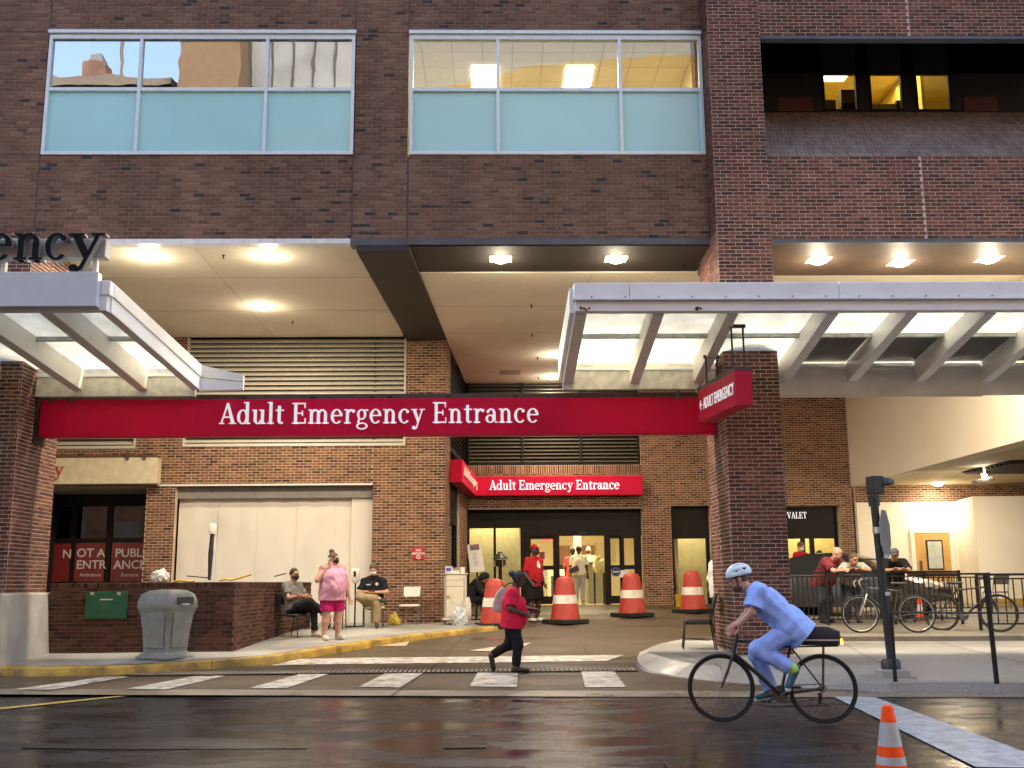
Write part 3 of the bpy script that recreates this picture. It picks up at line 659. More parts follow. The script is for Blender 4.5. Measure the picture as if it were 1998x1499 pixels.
# ---- left column and its concrete base
brick_wall('column_face', BLD, (-8.9, YP, 1.3), X3, Z3, .98, 6.2, PB, PH_, JR, BR_RED, MO_RED, thick=.1, seed=41, dp=.008, indiv=20)
for (ya, yb, sd_) in ((17.609, 18.38, 1), (18.44, 19.2, 2)):
    brick_wall('column_side', BLD, (-7.92, ya, 1.3), (0, 1, 0), Z3, yb-ya, 6.2, PB, PH_, JR, BR_RED, MO_RED, thick=.1, seed=44+sd_, dp=.008, indiv=35)
MB().box(-8.15, -7.925, 18.38, 18.44, 1.3, 7.5).build('brown_joint', MATS['brown_caulk'], BLD)
MB().box(-8.9, -8.03, 17.71, 19.2, 1.3, 7.5).build('column_core', MO_RED, BLD)
mb = MB(); mb.hexa([(-9.4, 17.10, .1), (-7.68, 17.10, .1), (-7.68, 19.4, .1), (-9.4, 19.4, .1), (-9.3, 17.22, 1.36), (-7.80, 17.22, 1.36), (-7.80, 19.4, 1.36), (-9.3, 19.4, 1.36)])
mb.build('concrete_base', CONC_B, BLD, bevel=.03, seg=2)
MB().box(-9.6, -7.86, 17.16, 17.175, .3, 1.2).build('base_joint', CONC_B, BLD)
# ---- left back wall with louvres, white hoarding and the closed entrance
OX = -14.0
def bx(px, py=900): return W(px, py, YB).x-OX
def bz(py, px=600): return W(px, py, YB).z-.3
H_tarp = (bx(338, 1050), bx(728, 1000), -.1, bz(948, 530)); H_door = (bx(60, 1000), bx(284, 1000), -.1, bz(950, 200))
H_lou = (bx(366, 680), bx(793, 680), bz(871, 560), 7.2); H_lou2 = (bx(130, 865)-1, bx(265, 865), bz(876, 200), bz(800, 200))
JB = W(728, 900, YB).x
brick_wall('wall_panel', BLD, (OX, YB, .3), X3, Z3, JB-OX, 7.2, LBW, LBH, .012, BR_LOW, MO_LOW, holes=[H_tarp, H_door, H_lou, H_lou2], seed=51, dp=.008)
brick_wall('wall_panel', BLD, (JB+.014, YB, .3), X3, Z3, -1.15-JB-.014, 7.2, LBW, LBH, .012, BR_LOW, MO_LOW, holes=[(-.2, H_lou[1]+OX-JB-.014, H_lou[2], 7.2)], seed=52, dp=.008)
MB().box(JB, JB+.014, YB+.02, YB+.2, .3, 7.4).build('movement_joint', MATS['brown_caulk'], BLD)
def louvre(x0, x1, y, z0, z1, n, mat, fm, tilt=.085, sp=None):
    fr = MB().box(x0, x1, y-.03, y+.12, z0, z0+.07).box(x0, x0+.05, y-.03, y+.12, z0+.0701, z1).box(x1-.05, x1, y-.03, y+.12, z0+.0701, z1).build('louvre', fm, BLD)
    MB().box(x0, x1, y+.16, y+.18, z0, z1).build('backing', M('louvre_dark', (.02, .018, .015), .9) if fm is DARKF else M('louvre_mid', (.22, .20, .17), .9), fr)
    for k in range(n):
        z = z0+.1+(z1-z0-.1)*k/n
        MB().hexa([(x0+.05, y-.01, z), (x1-.05, y-.01, z), (x1-.05, y+.11, z+tilt), (x0+.05, y+.11, z+tilt), (x0+.05, y-.01, z+.022), (x1-.05, y-.01, z+.022), (x1-.05, y+.11, z+tilt+.012), (x0+.05, y+.11, z+tilt+.012)]).build('slat', mat, fr)
    return fr
LOUM = M('cream_louvre', (.58, .54, .45), .5, var=.06)
louvre(OX+H_lou[0], OX+H_lou[1], YB, .3+H_lou[2], 7.48, 22, LOUM, LOUM)
louvre(OX+H_lou2[0], OX+H_lou2[1], YB, .3+H_lou2[2], .3+H_lou2[3], 6, LOUM, LOUM)
# white sheet hoarding closing the bay
x0, x1, zt = OX+H_tarp[0], OX+H_tarp[1], .3+H_tarp[3]
TARP = M('hoarding_white', (.70, .66, .58), .7, var=.05, scale=1.2, bump=.25, bscale=2.5)
n = 5; wv = (x1-x0)/n
hd = MB().box(x0, x1, YB+.42, YB+.44, .3, zt).build('hoarding', MATS['mortar_tan'], BLD)
rr = random.Random(4)
for k in range(n):
    mb = MB(); nx, nz = 9, 13; a, b = x0+wv*k+.0012, x0+wv*(k+1)-.0012; vs = []
    for i in range(nz):
        for j in range(nx):
            vs.append((a+(b-a)*j/(nx-1), YB+.36+.018*math.sin(j*1.3+k*2)*math.sin(i*.8+k)+rr.uniform(-.004, .004), .3+(zt-.33)*i/(nz-1)))
    mb.add(vs, [(i*nx+j, i*nx+j+1, (i+1)*nx+j+1, (i+1)*nx+j) for i in range(nz-1) for j in range(nx-1)])
    mb.build('sheet', TARP, hd, smooth=60)
mb = MB(); mb.box(x1-.55, x1-.02, YB+.28, YB+.33, .3, zt-.05); mb.build('sheet_flap', TARP, hd)
mb = MB(); mb.box(x0, x1, YB+.2, YB+.41, zt-.28, zt); mb.build('header', M('grey_header', (.33, .31, .28), .8), BLD)
MB().box(W(308, 943, YB).x, JB, YB-.04, YB+.2, zt, zt+.045).build('lintel_angle', CREAMW, BLD)
# closed entrance (dark glazing with red notice film)
dx0, dx1, dzt = OX+H_door[0], OX+H_door[1], .3+H_door[3]; YG = 27.2
MB().box(dx0, dx1, YB+.2, YG, dzt-.05, dzt+.1).build('soffit', M('soffit_olive', (.25, .22, .15), .8), BLD)
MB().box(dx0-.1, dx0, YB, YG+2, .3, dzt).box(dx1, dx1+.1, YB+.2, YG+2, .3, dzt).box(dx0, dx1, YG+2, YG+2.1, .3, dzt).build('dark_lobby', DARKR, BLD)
mb = MB(); fz = W(200, 1060, YG).z; bzz = W(200, 1135, YG).z
for px in (140, 210, 290): 
    x = W(px, 1100, YG).x; mb.box(x-.07, x+.07, YG-.05, YG+.05, .4, dzt)
mb.box(dx0, dx1, YG-.06, YG+.06, fz+.02, fz+.12); mb.box(dx0, dx1, YG-.06, YG+.06, dzt-.35, dzt)
cf = mb.build('glazed_front', DARKF, BLD)
MB().box(dx0, dx1, YG-.004, YG+.004, .4, dzt).build('glass_pane', GL_DRK, cf)
FILM = M('red_film', (.20, .022, .02), .35, var=.25, scale=3)
for a, b in ((100, 136), (146, 204), (217, 285)):
    MB().box(W(a, 1100, YG-.07).x, W(b, 1100, YG-.07).x, YG-.09, YG-.07, bzz, fz).build('red_notice_film', FILM, cf)
def sans(txt, size, mat, name='lettering', parent=None, ext=.002, align='LEFT', mw=None):
    cu = bpy.data.curves.new('txt', 'FONT'); cu.body = txt; cu.size = size; cu.extrude = ext; cu.align_x = align; cu.resolution_u = 3
    if mw: cu.offset = mw
    o = bpy.data.objects.new('txt', cu); COL.objects.link(o); dg = bpy.context.evaluated_depsgraph_get(); me = bpy.data.meshes.new_from_object(o.evaluated_get(dg)); bpy.data.objects.remove(o)
    ob = link(name, me, mat, parent); return ob
def place(ob, pos, U=(1, 0, 0), V=(0, 0, 1)):
    U, V = Vector(U).normalized(), Vector(V).normalized(); N = U.cross(V); mm = Matrix((U, V, N)).transposed().to_4x4(); mm.translation = Vector(pos); ob.matrix_basis = mm; return ob
NOTW = M('notice_white', (.75, .72, .68), .5)
for txt, px, py, s in (('N', 121, 1089, .30), ('OT A', 149, 1087, .30), ('PUBLIC', 224, 1087, .30), ('ENTR', 148, 1110, .30), ('ANCE', 221, 1110, .30)):
    p = W(px, py, YG-.1); place(sans(txt, s, NOTW, parent=cf, mw=.004), p)
for px in (155, 236):
    p = W(px, 1125, YG-.1); place(sans('Entrance' if px > 200 else 'Ambulance', .12, NOTW, parent=cf), p)
# ---- alcove left side, entrance wall
S0, S1 = Vector((-1.15, YB, 0)), Vector((-.75, YE, 0)); su = (S1-S0).normalized(); sl_ = (S1-S0).length
brick_wall('alcove_side', BLD, S0+su*.009+Vector((0, 0, .3)), su, Z3, .99, 7.1, LBW, LBH, .012, BR_LOW, MO_LOW, thick=.3, seed=71, dp=.008)
sn = Vector((su.y, -su.x, 0))
def sbox(t0, t1, d0, d1, z0, z1):
    a, b = S0+su*t0, S0+su*t1; q = [a+sn*d0, b+sn*d0, b+sn*d1, a+sn*d1]
    return [Vector((p.x, p.y, z)) for z in (z0, z1) for p in q]
MB().hexa(sbox(1.0, sl_, -.3, -.15, 3.6, 7.4)).build('side_louvre_back', M('louvre_dark', (.02, .018, .015), .9), BLD)
sl0 = MB().hexa(sbox(1.0, 1.06, -.15, .0, 4.9, 7.35)).hexa(sbox(1.0, sl_, -.15, 0, 4.8, 4.9)).build('louvre', DARKF, BLD)
for k in range(21): MB().hexa(sbox(1.06, sl_, -.14, -.02, 4.95+k*.115, 4.975+k*.115)).build('slat', DARKF, sl0)
MB().hexa(sbox(1.0, 1.08, -.2, -.08, .5, 4.6)).hexa(sbox(3.4, 3.5, -.2, -.08, .5, 4.6)).hexa(sbox(1.08, 3.4, -.2, -.08, 3.0, 4.6)).build('side_storefront', DARKF, BLD)
MB().hexa(sbox(1.08, 3.4, -.16, -.15, .6, 3.0)).build('glass_pane', GL_CLR, BLD)
brick_wall('pilaster', BLD, S0+su*3.5+Vector((0, 0, .6)), su, Z3, sl_-3.5, 4.0, LBW, LBH, .012, BR_LOW, MO_LOW, thick=.2, seed=73, dp=.008)
MB().hexa(sbox(1.08, 3.4, -.9, -.85, .6, 3.1)).build('lit_partition', M('cream_wall', (.62, .55, .33), .8), BLD)
ex0, ex1 = -.75, 4.39
MB().box(-1.5, -.70, YE+.20, YE+.24, 4.0, 7.39).build('sky_gap_filler', DARKR, BLD)  # dark filler added to stop bright sky leaking through the corner gap
def ez(py, px=1080): return W(px, py, YE).z
def exx(px, py=1080): return W(px, py, YE).x
brick_wall('lintel_band', BLD, (ex0, YE, ez(990)), X3, Z3, ex1-ex0, ez(925)-ez(990), LBW, LBH, .012, BR_LOW, MO_LOW, thick=.3, seed=81, dp=.008)
MBs = MB().box(ex0, ex1, YE, YE+.3, ez(925), ez(908)).build('soldier_course', MO_LOW, BLD)
brick_skin(MBs, (ex0, YE, ez(925)), X3, Z3, ex1-ex0, ez(908)-ez(925), .0668, ez(908)-ez(925), .012, BR_LOW, dp=.008, seed=83)
lf = louvre(ex0+.02, ex1-.02, YE+.05, ez(908), 7.4, 22, M('bronze_louvre', (.09, .075, .055), .4, .4), DARKF)
for px in (1020, 1133): MB().box(exx(px, 880)-.03, exx(px, 880)+.03, YE, YE+.06, ez(908)+.07, 7.38).build('louvre_mullion', DARKF, lf)
MB().box(ex0, ex1, YE-.06, YE+.2, ez(990)-.06, ez(990)).build('lintel_angle', M('steel_grey', (.16, .13, .10), .5), BLD)
# storefront frame
YS = YE+.25
def sx(px, py=1100): return W(px, py, YS).x
def sz(py, px=1080): return W(px, py, YS).z
FZ = .83; mb = MB()
mb.box(ex0, ex1, YS, YS+.12, sz(1030), sz(988))
mb.box(sx(1017), ex1, YS, YS+.12, sz(1046), sz(1030))
for a, b in ((900, 916), (963, 968), (1016, 1031), (1240, 1252)): mb.box(sx(a), sx(b), YS-.01, YS+.13, FZ, sz(1029))
mb.box(sx(916), sx(1017), YS, YS+.12, FZ, FZ+.15)
stf = mb.build('storefront', DARKF, BLD)
for a, b in ((916, 963), (968, 1016)): MB().box(sx(a), sx(b), YS+.05, YS+.06, FZ+.15, sz(1030)).build('glass_pane', GL_CLR, stf)
MB().box(sx(905), sx(1015), YS+.9, YS+1.0, FZ, 3.6).build('cream_partition', M('cream_wall', (.62, .55, .33), .8), BLD)
def leaf(a, b, ya, top=1045):
    mb = MB(); x0, x1 = sx(a), sx(b); z1 = sz(top); zm = sz(1108)
    mb.box(x0, x0+.08, ya, ya+.06, FZ+.02, z1); mb.box(x1-.08, x1, ya, ya+.06, FZ+.02, z1); mb.box(x0+.08, x1-.08, ya, ya+.06, z1-.1, z1); mb.box(x0+.08, x1-.08, ya, ya+.06, FZ+.02, FZ+.25); mb.box(x0+.08, x1-.08, ya+.005, ya+.055, zm-.06, zm+.06)
    d = mb.build('sliding_door', DARKF, BLD); MB().box(x0+.08, x1-.08, ya+.025, ya+.033, FZ+.25, zm-.06).build('glass_pane', GL_CLR, d); MB().box(x0+.08, x1-.08, ya+.025, ya+.033, zm+.06, z1-.1).build('glass_pane', GL_CLR, d); return d
d1 = leaf(1031, 1085, YS+.04); d2 = leaf(1187, 1215, YS+.04); d3 = leaf(1213, 1243, YS-.04)
MB().box(sx(1080), sx(1092), YS-.0, YS+.12, FZ, sz(1046)).box(sx(1180), sx(1190), YS, YS+.12, FZ, sz(1046)).build('door_post', DARKF, stf)
MB().box(sx(1130), sx(1146), YS-.08, YS, sz(1044), sz(1039)).build('door_sensor', BLACKM, stf)
mb = MB(); mb.lathe([(.135, 0), (.135, .008)], (sx(1201), YS-.05, sz(1117)), 24, (0, -1, 0)); bd = mb.build('blue_round_sticker', M('blue_sticker', (.04, .08, .25), .5), d3)
mb = MB(); mb.lathe([(.10, 0), (.10, .004)], (sx(1201), YS-.06, sz(1117)), 24, (0, -1, 0)); mb.build('sticker_centre', M('blue_sticker2', (.02, .04, .16), .5), bd)
MB().box(sx(1195), sx(1207), YS-.07, YS-.066, sz(1118), sz(1116)).build('sticker_text', NOTW, bd)
for a, b, dd in ((1050, 1066, d1), (1208, 1227, d3)): MB().box(sx(a), sx(b), YS-.056, YS-.05, sz(1128), sz(1114)).build('notice_sticker', NOTW, dd)
MB().box(sx(1052), sx(1063), YS-.006, YS+.02, sz(1091), sz(1077)).build('purple_notice', M('purple_notice', (.22, .03, .09), .5), d1)
# lobby
MB().box(ex0, 5.4, YS+.2, 38.5, FZ-.1, FZ).build('lobby_floor', M('lobby_tile', (.5, .42, .28), .25, var=.1), BLD)
MB().box(ex0-.1, ex0, YS+.2, 38.5, FZ, 3.9).box(5.4, 5.5, YS+.2, 38.5, FZ, 3.9).box(ex0, 5.4, 38.5, 38.6, FZ, 3.9).box(ex0, 5.4, YS+.13, 38.5, 3.9, 4.0).build('lobby_wall', M('lobby_cream', (.55, .46, .29), .8, var=.04), BLD)
WOOD = M('wood_panel', (.20, .08, .03), .45, var=.25, scale=3)
for a, b in ((1090, 1112), (1135, 1160)):
    x0, x1 = W(a, 1090, 38.4).x, W(b, 1090, 38.4).x; MB().box(x0, x1, 38.42, 38.49, FZ, W(a, 1065, 38.4).z).build('wood_door', WOOD, BLD, bevel=.01)
cx_ = W(1127, 1080, 33.5); MB().box(cx_.x-.11, cx_.x+.11, 33.4, 33.62, FZ, 3.9).build('lobby_column', M('lobby_white', (.7, .68, .56), .6), BLD)
for x in (.6, 2.4, 4.0): MB().box(x-.3, x+.3, 33, 34.2, 3.88, 3.898).build('light_panel', emitter('lobby_panel', (1, .86, .5), 9), BLD)
wlight('lobby_light', 'AREA', (2.2, 33.6, 3.8), 150, (1, .85, .5), BLD, size=4.2, sy=3.0)
wlight('side_room_light', 'AREA', (.1, YS+.5, 3.8), 22, (1, .88, .5), BLD, size=1.6, sy=.4)
ex = W(1069, 1047, 32.6); MB().box(ex.x-.2, ex.x+.16, 32.6, 32.66, ex.z-.12, ex.z+.1).build('exit_sign', emitter('exit_red', (.9, .06, .03), 1.2), BLD)
place(sans('EXIT', .17, M('exit_white', (.9, .8, .75), .5), parent=BLD), (ex.x-.18, 32.595, ex.z-.07))
# right-hand entrance wall: small doorway and valet booth
wx0 = ex1+.01; zb = .75
hd1 = (exx(1312)-wx0, exx(1389)-wx0, -.1, ez(987, 1350)-zb); hd2 = (exx(1522)-wx0, exx(1644)-wx0, -.1, ez(987, 1580)-zb)
brick_wall('wall_panel', BLD, (wx0, YE, zb), X3, Z3, 10.66-wx0, 6.7, LBW, LBH, .012, BR_LOW, MO_LOW, holes=[hd1, hd2], seed=91, dp=.008, thick=.3)
for hd_, nm in ((hd1, 'a'), (hd2, 'b')):
    x0, x1, z1 = wx0+hd_[0], wx0+hd_[1], zb+hd_[3]
    fr = MB().box(x0, x1, YE+.3, YE+.4, z1-.95, z1).box(x0, x0+.1, YE+.3, YE+.4, FZ, z1-.95).box(x1-.1, x1, YE+.3, YE+.4, FZ, z1-.95).build('door_frame', DARKF, BLD)
    if nm == 'b':
        for px in (1574, 1592): MB().box(exx(px)-.06, exx(px)+.06, YE+.29, YE+.41, FZ, z1-.95).build('mullion', DARKF, fr)
    MB().box(x0+.1, x1-.1, YE+.34, YE+.35, FZ, z1-.95).build('glass_pane', GL_CLR, fr)
    MB().box(x0-.2, x1+.4, YE+1.6, YE+1.7, FZ, 4.0).box(x0-.3, x0-.2, YE+.4, YE+1.7, FZ, 4.0).box(x1+.4, x1+.5, YE+.4, YE+1.7, FZ, 4.0).box(x0-.2, x1+.4, YE+.4, YE+1.6, 3.7, 3.8).box(x0-.2, x1+.4, YE+.4, YE+1.6, FZ-.1, FZ).build('room_wall', M('olive_wall', (.50, .44, .26), .8) if nm == 'a' else M('valet_wall', (.62, .50, .2), .8), BLD)
    MB().box(x1-.5, x1-.1, YE+.8, YE+1.3, 3.675, 3.698).build('light_panel', emitter('small_panel', (1, .9, .6), 5), BLD)
    wlight('room_light', 'AREA', ((x0+x1)/2+.1, YE+1.0, 3.6), 14 if nm == 'a' else 24, (1, .86, .5), BLD, size=1.0, sy=.6)
def serif_later(): pass
# ---- garage side: ramp wall, ceiling, white walls, door
RAMP = M('ramp_plaster', (.76, .68, .55), .8, var=.05, scale=.7)
mb = MB(); mb.hexa([(10.66, 18.6, 4.2), (11.2, 18.6, 4.2), (11.0, YE, 4.2), (10.64, YE, 4.2), (10.66, 18.6, 7.4), (11.2, 18.6, 7.4), (11.0, YE, 7.4), (10.64, YE, 7.4)]); mb.build('ramp_wall', RAMP, BLD)
MB().box(11.0, 24, 18.9, YE, 4.22, 4.4).build('garage_ceiling', M('garage_ceiling', (.55, .45, .28), .8), BLD)
dk = MB().box(12.2, 18, 24.6, 27.2, 4.19, 4.216).build('deck_opening', DARKR, BLD)
for k in range(11): MB().box(12.2, 18, 24.65+k*.23, 24.72+k*.23, 4.13, 4.188).build('deck_rib', M('deck_rib', (.06, .055, .05), .5, .4), dk)
GW = M('garage_white', (.80, .73, .6), .75, var=.04, scale=.6)
YR = 31.0
MB().box(10.7, 13.62, YR, YR+.2, .7, 3.72).build('white_wall', GW, BLD)
brick_wall('wall_panel', BLD, (10.7, YR+.05, 3.722), X3, Z3, 12, .6, LBW, LBH, .012, BR_LOW, MO_LOW, seed=95, dp=.008)
MB().hexa([(13.6, YR, .7), (13.25, 29, .7), (24, 28.6, .7), (24, YR, .7), (13.6, YR, 3.72), (13.25, 29, 3.72), (24, 28.6, 3.72), (24, YR, 3.72)]).build('white_block', GW, BLD)
MB().hexa([(13.28, 28.98, .7), (13.25, 28.9, .7), (24, 28.5, .7), (24, 28.58, .7), (13.28, 28.98, .95), (13.25, 28.9, .95), (24, 28.5, .95), (24, 28.58, .95)]).box(10.72, 13.6, YR-.06, YR-.002, .7, .95).build('yellow_skirting', M('yellow_skirt', (.42, .25, .04), .6), BLD)
a, b = W(1787, 1100, YR).x, W(1855, 1100, YR).x; z1 = W(1820, 1040, YR).z
dr = MB().box(a, b, YR-.05, YR-.004, .84, z1).build('wooden_door', M('maple_door', (.52, .30, .10), .4, var=.08), BLD)
MB().box(a-.12, a-.002, YR-.06, YR-.003, .84, z1+.1).box(b+.002, b+.12, YR-.06, YR-.003, .84, z1+.1).box(a, b, YR-.06, YR-.003, z1+.002, z1+.1).build('door_frame', GW, dr)
p, q = W(1806, 1054, YR-.06), W(1843, 1112, YR-.06)
MB().box(p.x, q.x, YR-.075, YR-.052, q.z, p.z).build('window_trim', BLACKM, dr); MB().box(p.x+.04, q.x-.04, YR-.08, YR-.077, q.z+.04, p.z-.04).build('window_pane', M('wired_glass', (.42, .45, .42), .2), dr)
p = W(1797, 1105, YR-.06); MB().box(p.x-.03, p.x+.05, YR-.07, YR-.052, p.z-.16, p.z+.16).build('push_plate', M('bronze_plate', (.16, .11, .07), .35, .6), dr)
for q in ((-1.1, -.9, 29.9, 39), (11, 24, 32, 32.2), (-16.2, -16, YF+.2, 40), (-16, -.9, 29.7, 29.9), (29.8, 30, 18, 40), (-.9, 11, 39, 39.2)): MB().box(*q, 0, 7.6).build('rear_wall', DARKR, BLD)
# ---- sprinkler heads
for px, py in ((436, 500), (571, 629), (1040, 522), (1335, 520), (1037, 597), (1038, 654), (1049, 699), (1051, 737)):
    p = Wz(px, py, 7.38 if px > 700 else 7.48); o = MB().lathe([(.012, 0), (.012, .06), (.03, .062), (.03, .075)], (p.x, p.y, p.z-.05), 10).build('sprinkler_head', DARKF)
    tag(o, {436: 'sprinkler head between the two front lamps of left ceiling', 571: 'sprinkler head near the louvres in left ceiling', 1040: 'sprinkler head right of the left dark soffit lamp', 1335: 'sprinkler head at the right end of dark soffit', 1037: 'frontmost sprinkler head in the middle beige ceiling', 1038: 'second sprinkler head from the front in middle beige ceiling', 1049: 'third sprinkler head from front, left of the small lamps', 1051: 'farthest sprinkler head in the middle beige ceiling'}[px], 'sprinkler', 'ceiling sprinkler heads')
# ---- ceiling lamps
WARM = (1.0, .86, .64)
def downlight(px, py, z, w, power, label, small=False, sq=.42, col=WARM):
    p = Wz(px, py, z); t = wempty('ceiling_light', p); tag(t, label, 'ceiling light', 'ceiling lamps under the building')
    h = sq/2
    MB().box(p.x-h, p.x+h, p.y-h, p.y+h, z-.009, z-.002).build('frame', M('lamp_frame', (.6, .52, .4), .5), t, bevel=.006)
    MB().lathe([(h*.72, 0), (h*.7, -.03), (h*.4, -.06), (.01, -.07)][::-1], (p.x, p.y, z-.0095), 20).build('lens', emitter('lamp_lens', (1, .90, .66), 30), t, smooth=60)
    wlight('lamp', 'AREA', (p.x, p.y, z-.12), power*.23, col, t, size=sq*.8)
    if not small: wlight('glow', 'POINT', (p.x, p.y, z-.34), power*(.022 if px < 700 else .034), col, t, size=.14)
for (px, py), lb in zip(((290, 500), (523, 500), (512, 598)), ('square ceiling light at the left front of left bay', 'square ceiling light at the right front of left bay', 'square ceiling light set back in the left bay')):
    downlight(px, py, 7.5, .4, 330, lb)
for (px, py), lb in zip(((977, 505), (1202, 505)), ('left square ceiling light in the dark soffit of middle bay', 'right square ceiling light in the dark soffit of middle bay')):
    downlight(px, py, 7.42, .4, 380, lb)
for (px, py), lb in zip(((1085, 692), (1080, 735)), ('small round ceiling light left of the right canopy', 'farthest small ceiling light above the inner entrance')):
    downlight(px, py, 7.40, .3, 280, lb, sq=.32)
for (px, py), lb in zip(((1597, 507), (1757, 512), (1930, 505)), ('leftmost square light in brown soffit above right canopy', 'middle, brightest square light in brown soffit above right canopy', 'rightmost square light in brown soffit above right canopy')):
    downlight(px, py, 7.30, .4, 400, lb)
downlight(1830, 943, 4.22, .3, 70, 'round ceiling light in the garage ceiling near the flood lamp', sq=.4)
# ================================================================== SERIF LETTERING
def _rc(x0, y0, x1, y1): return [(x0, y0), (x1, y0), (x1, y1), (x0, y1)]
def _rg(cx, cy, rx, ry, tx, ty, a0, a1, n=22):
    A = [R(a0+(a1-a0)*k/n) for k in range(n+1)]
    return [(cx+rx*math.cos(a), cy+ry*math.sin(a)) for a in A]+[(cx+(rx-tx)*math.cos(a), cy+(ry-ty)*math.sin(a)) for a in A[::-1]]
def _fr(cx, cy, rx, ry, tx, ty): return [_rg(cx, cy, rx, ry, tx, ty, 0, 180, 14), _rg(cx, cy, rx, ry, tx, ty, 180, 360, 14)]
def _dc(cx, cy, r): return [(cx+r*math.cos(R(a)), cy+r*math.sin(R(a))) for a in range(0, 360, 30)]
F_ = .05
GLY = {
 'A': (.78, [[(.08, F_), (.14, F_), (.41, .99), (.34, .99)], [(.32, 1.01), (.43, 1.01), (.72, F_), (.56, F_)], _rc(.18, .30, .60, .36), _rc(0, 0, .24, F_), _rc(.46, 0, .80, F_)]),
 'd': (.64, _fr(.26, .34, .26, .355, .125, .055)+[_rc(.40, 0, .535, 1.05), _rc(.30, 1.0, .45, 1.05), _rc(.5, 0, .63, F_)]),
 'u': (.66, [_rc(.08, .2, .215, .68), _rc(.42, 0, .555, .68), _rg(.29, .21, .21, .225, .13, .07, 180, 350), _rc(0, .63, .15, .68), _rc(.33, .63, .48, .68), _rc(.5, 0, .64, F_)]),
 'l': (.33, [_rc(.09, 0, .225, 1.05), _rc(0, 1.0, .15, 1.05), _rc(0, 0, .31, F_)]),
 't': (.40, [_rc(.10, .12, .235, .86), _rc(0, .62, .38, .68), _rg(.25, .15, .15, .16, .13, .06, 180, 325)]),
 'E': (.70, [_rc(.09, 0, .23, 1), _rc(.2, .94, .62, 1), _rc(.2, .47, .5, .53), _rc(.2, 0, .64, .06), _rc(.57, .76, .62, .96), _rc(.45, .38, .50, .63), _rc(.59, .04, .64, .26), _rc(0, 0, .3, F_), _rc(0, 1-F_, .3, 1)]),
 'n': (.66, [_rc(.08, 0, .215, .66), _rg(.32, .44, .225, .25, .125, .08, 0, 155), _rc(.41, 0, .545, .45), _rc(0, .63, .15, .68), _rc(0, 0, .29, F_), _rc(.34, 0, .63, F_)]),
 'm': (1.0, [_rc(.08, 0, .215, .66), _rg(.32, .44, .225, .25, .125, .08, 0, 155), _rc(.41, 0, .545, .45), _rg(.655, .44, .225, .25, .125, .08, 0, 155), _rc(.745, 0, .88, .45), _rc(0, .63, .15, .68), _rc(0, 0, .29, F_), _rc(.34, 0, .61, F_), _rc(.68, 0, .97, F_)]),
 'e': (.58, [_rg(.28, .34, .28, .355, .135, .055, 8, 318, 30), _rc(.1, .35, .545, .405)]),
 'r': (.50, [_rc(.08, 0, .215, .66), _rg(.32, .43, .2, .255, .11, .1, 50, 155), _dc(.43, .59, .08), _rc(0, .63, .15, .68), _rc(0, 0, .31, F_)]),
 'g': (.58, _fr(.26, .43, .22, .255, .11, .05)+_fr(.28, -.13, .27, .17, .09, .055)+[[(.1, .22), (.18, .24), (.15, .02), (.06, .03)], _rc(.41, .6, .57, .67)]),
 'c': (.55, [_rg(.28, .34, .28, .355, .135, .055, 48, 318, 28), _dc(.43, .56, .075)]),
 'y': (.64, [[(.06, .65), (.21, .65), (.39, .12), (.30, -.02)], [(.49, .65), (.55, .65), (.27, -.26), (.205, -.24)], _dc(.12, -.22, .085), [(.10, -.30), (.2, -.31), (.285, -.22), (.22, -.18)], _rc(0, .63, .28, .68), _rc(.40, .63, .64, .68)]),
 'a': (.58, [_rc(.35, .08, .48, .48), _rg(.265, .46, .215, .225, .13, .055, 0, 155), _dc(.11, .53, .065)]+_fr(.22, .19, .22, .2, .12, .05)+[_rc(.44, 0, .58, F_)]),
 'V': (.76, [[(.06, .97), (.22, .97), (.45, 0), (.36, 0)], [(.62, .97), (.68, .97), (.44, 0), (.38, 0)], _rc(0, .95, .32, 1), _rc(.5, .95, .78, 1)]),
 'L': (.62, [_rc(.09, 0, .23, 1), _rc(.2, 0, .58, .06), _rc(.53, .04, .58, .28), _rc(0, 0, .3, F_), _rc(0, 1-F_, .32, 1)]),
 'T': (.70, [_rc(.28, 0, .42, 1), _rc(.02, .94, .68, 1), _rc(.02, .74, .07, .96), _rc(.63, .74, .68, .96), _rc(.18, 0, .52, F_)]),
}
def letters(txt, origin, U, V, height, width, depth, mat, parent, track=.06, space=.32, name='letter'):
    """serif letters, each an object of its own; width is the run of the whole line in metres"""
    U, V = Vector(U).normalized(), Vector(V).normalized(); N = U.cross(V); O = Vector(origin)
    tot = sum((GLY[c][0]+track) if c != ' ' else space for c in txt)-track; sx = width/tot; x = 0.0; out = []
    for c in txt:
        if c == ' ': x += space; continue
        mb = MB(); w, polys = GLY[c]
        for k, pl in enumerate(polys): mb.ext([O+U*((x+p[0])*sx)+V*(p[1]*height) for p in pl], N*(depth+k*.0007))
        out.append(mb.build(name, mat, parent)); x += w+track
    return out
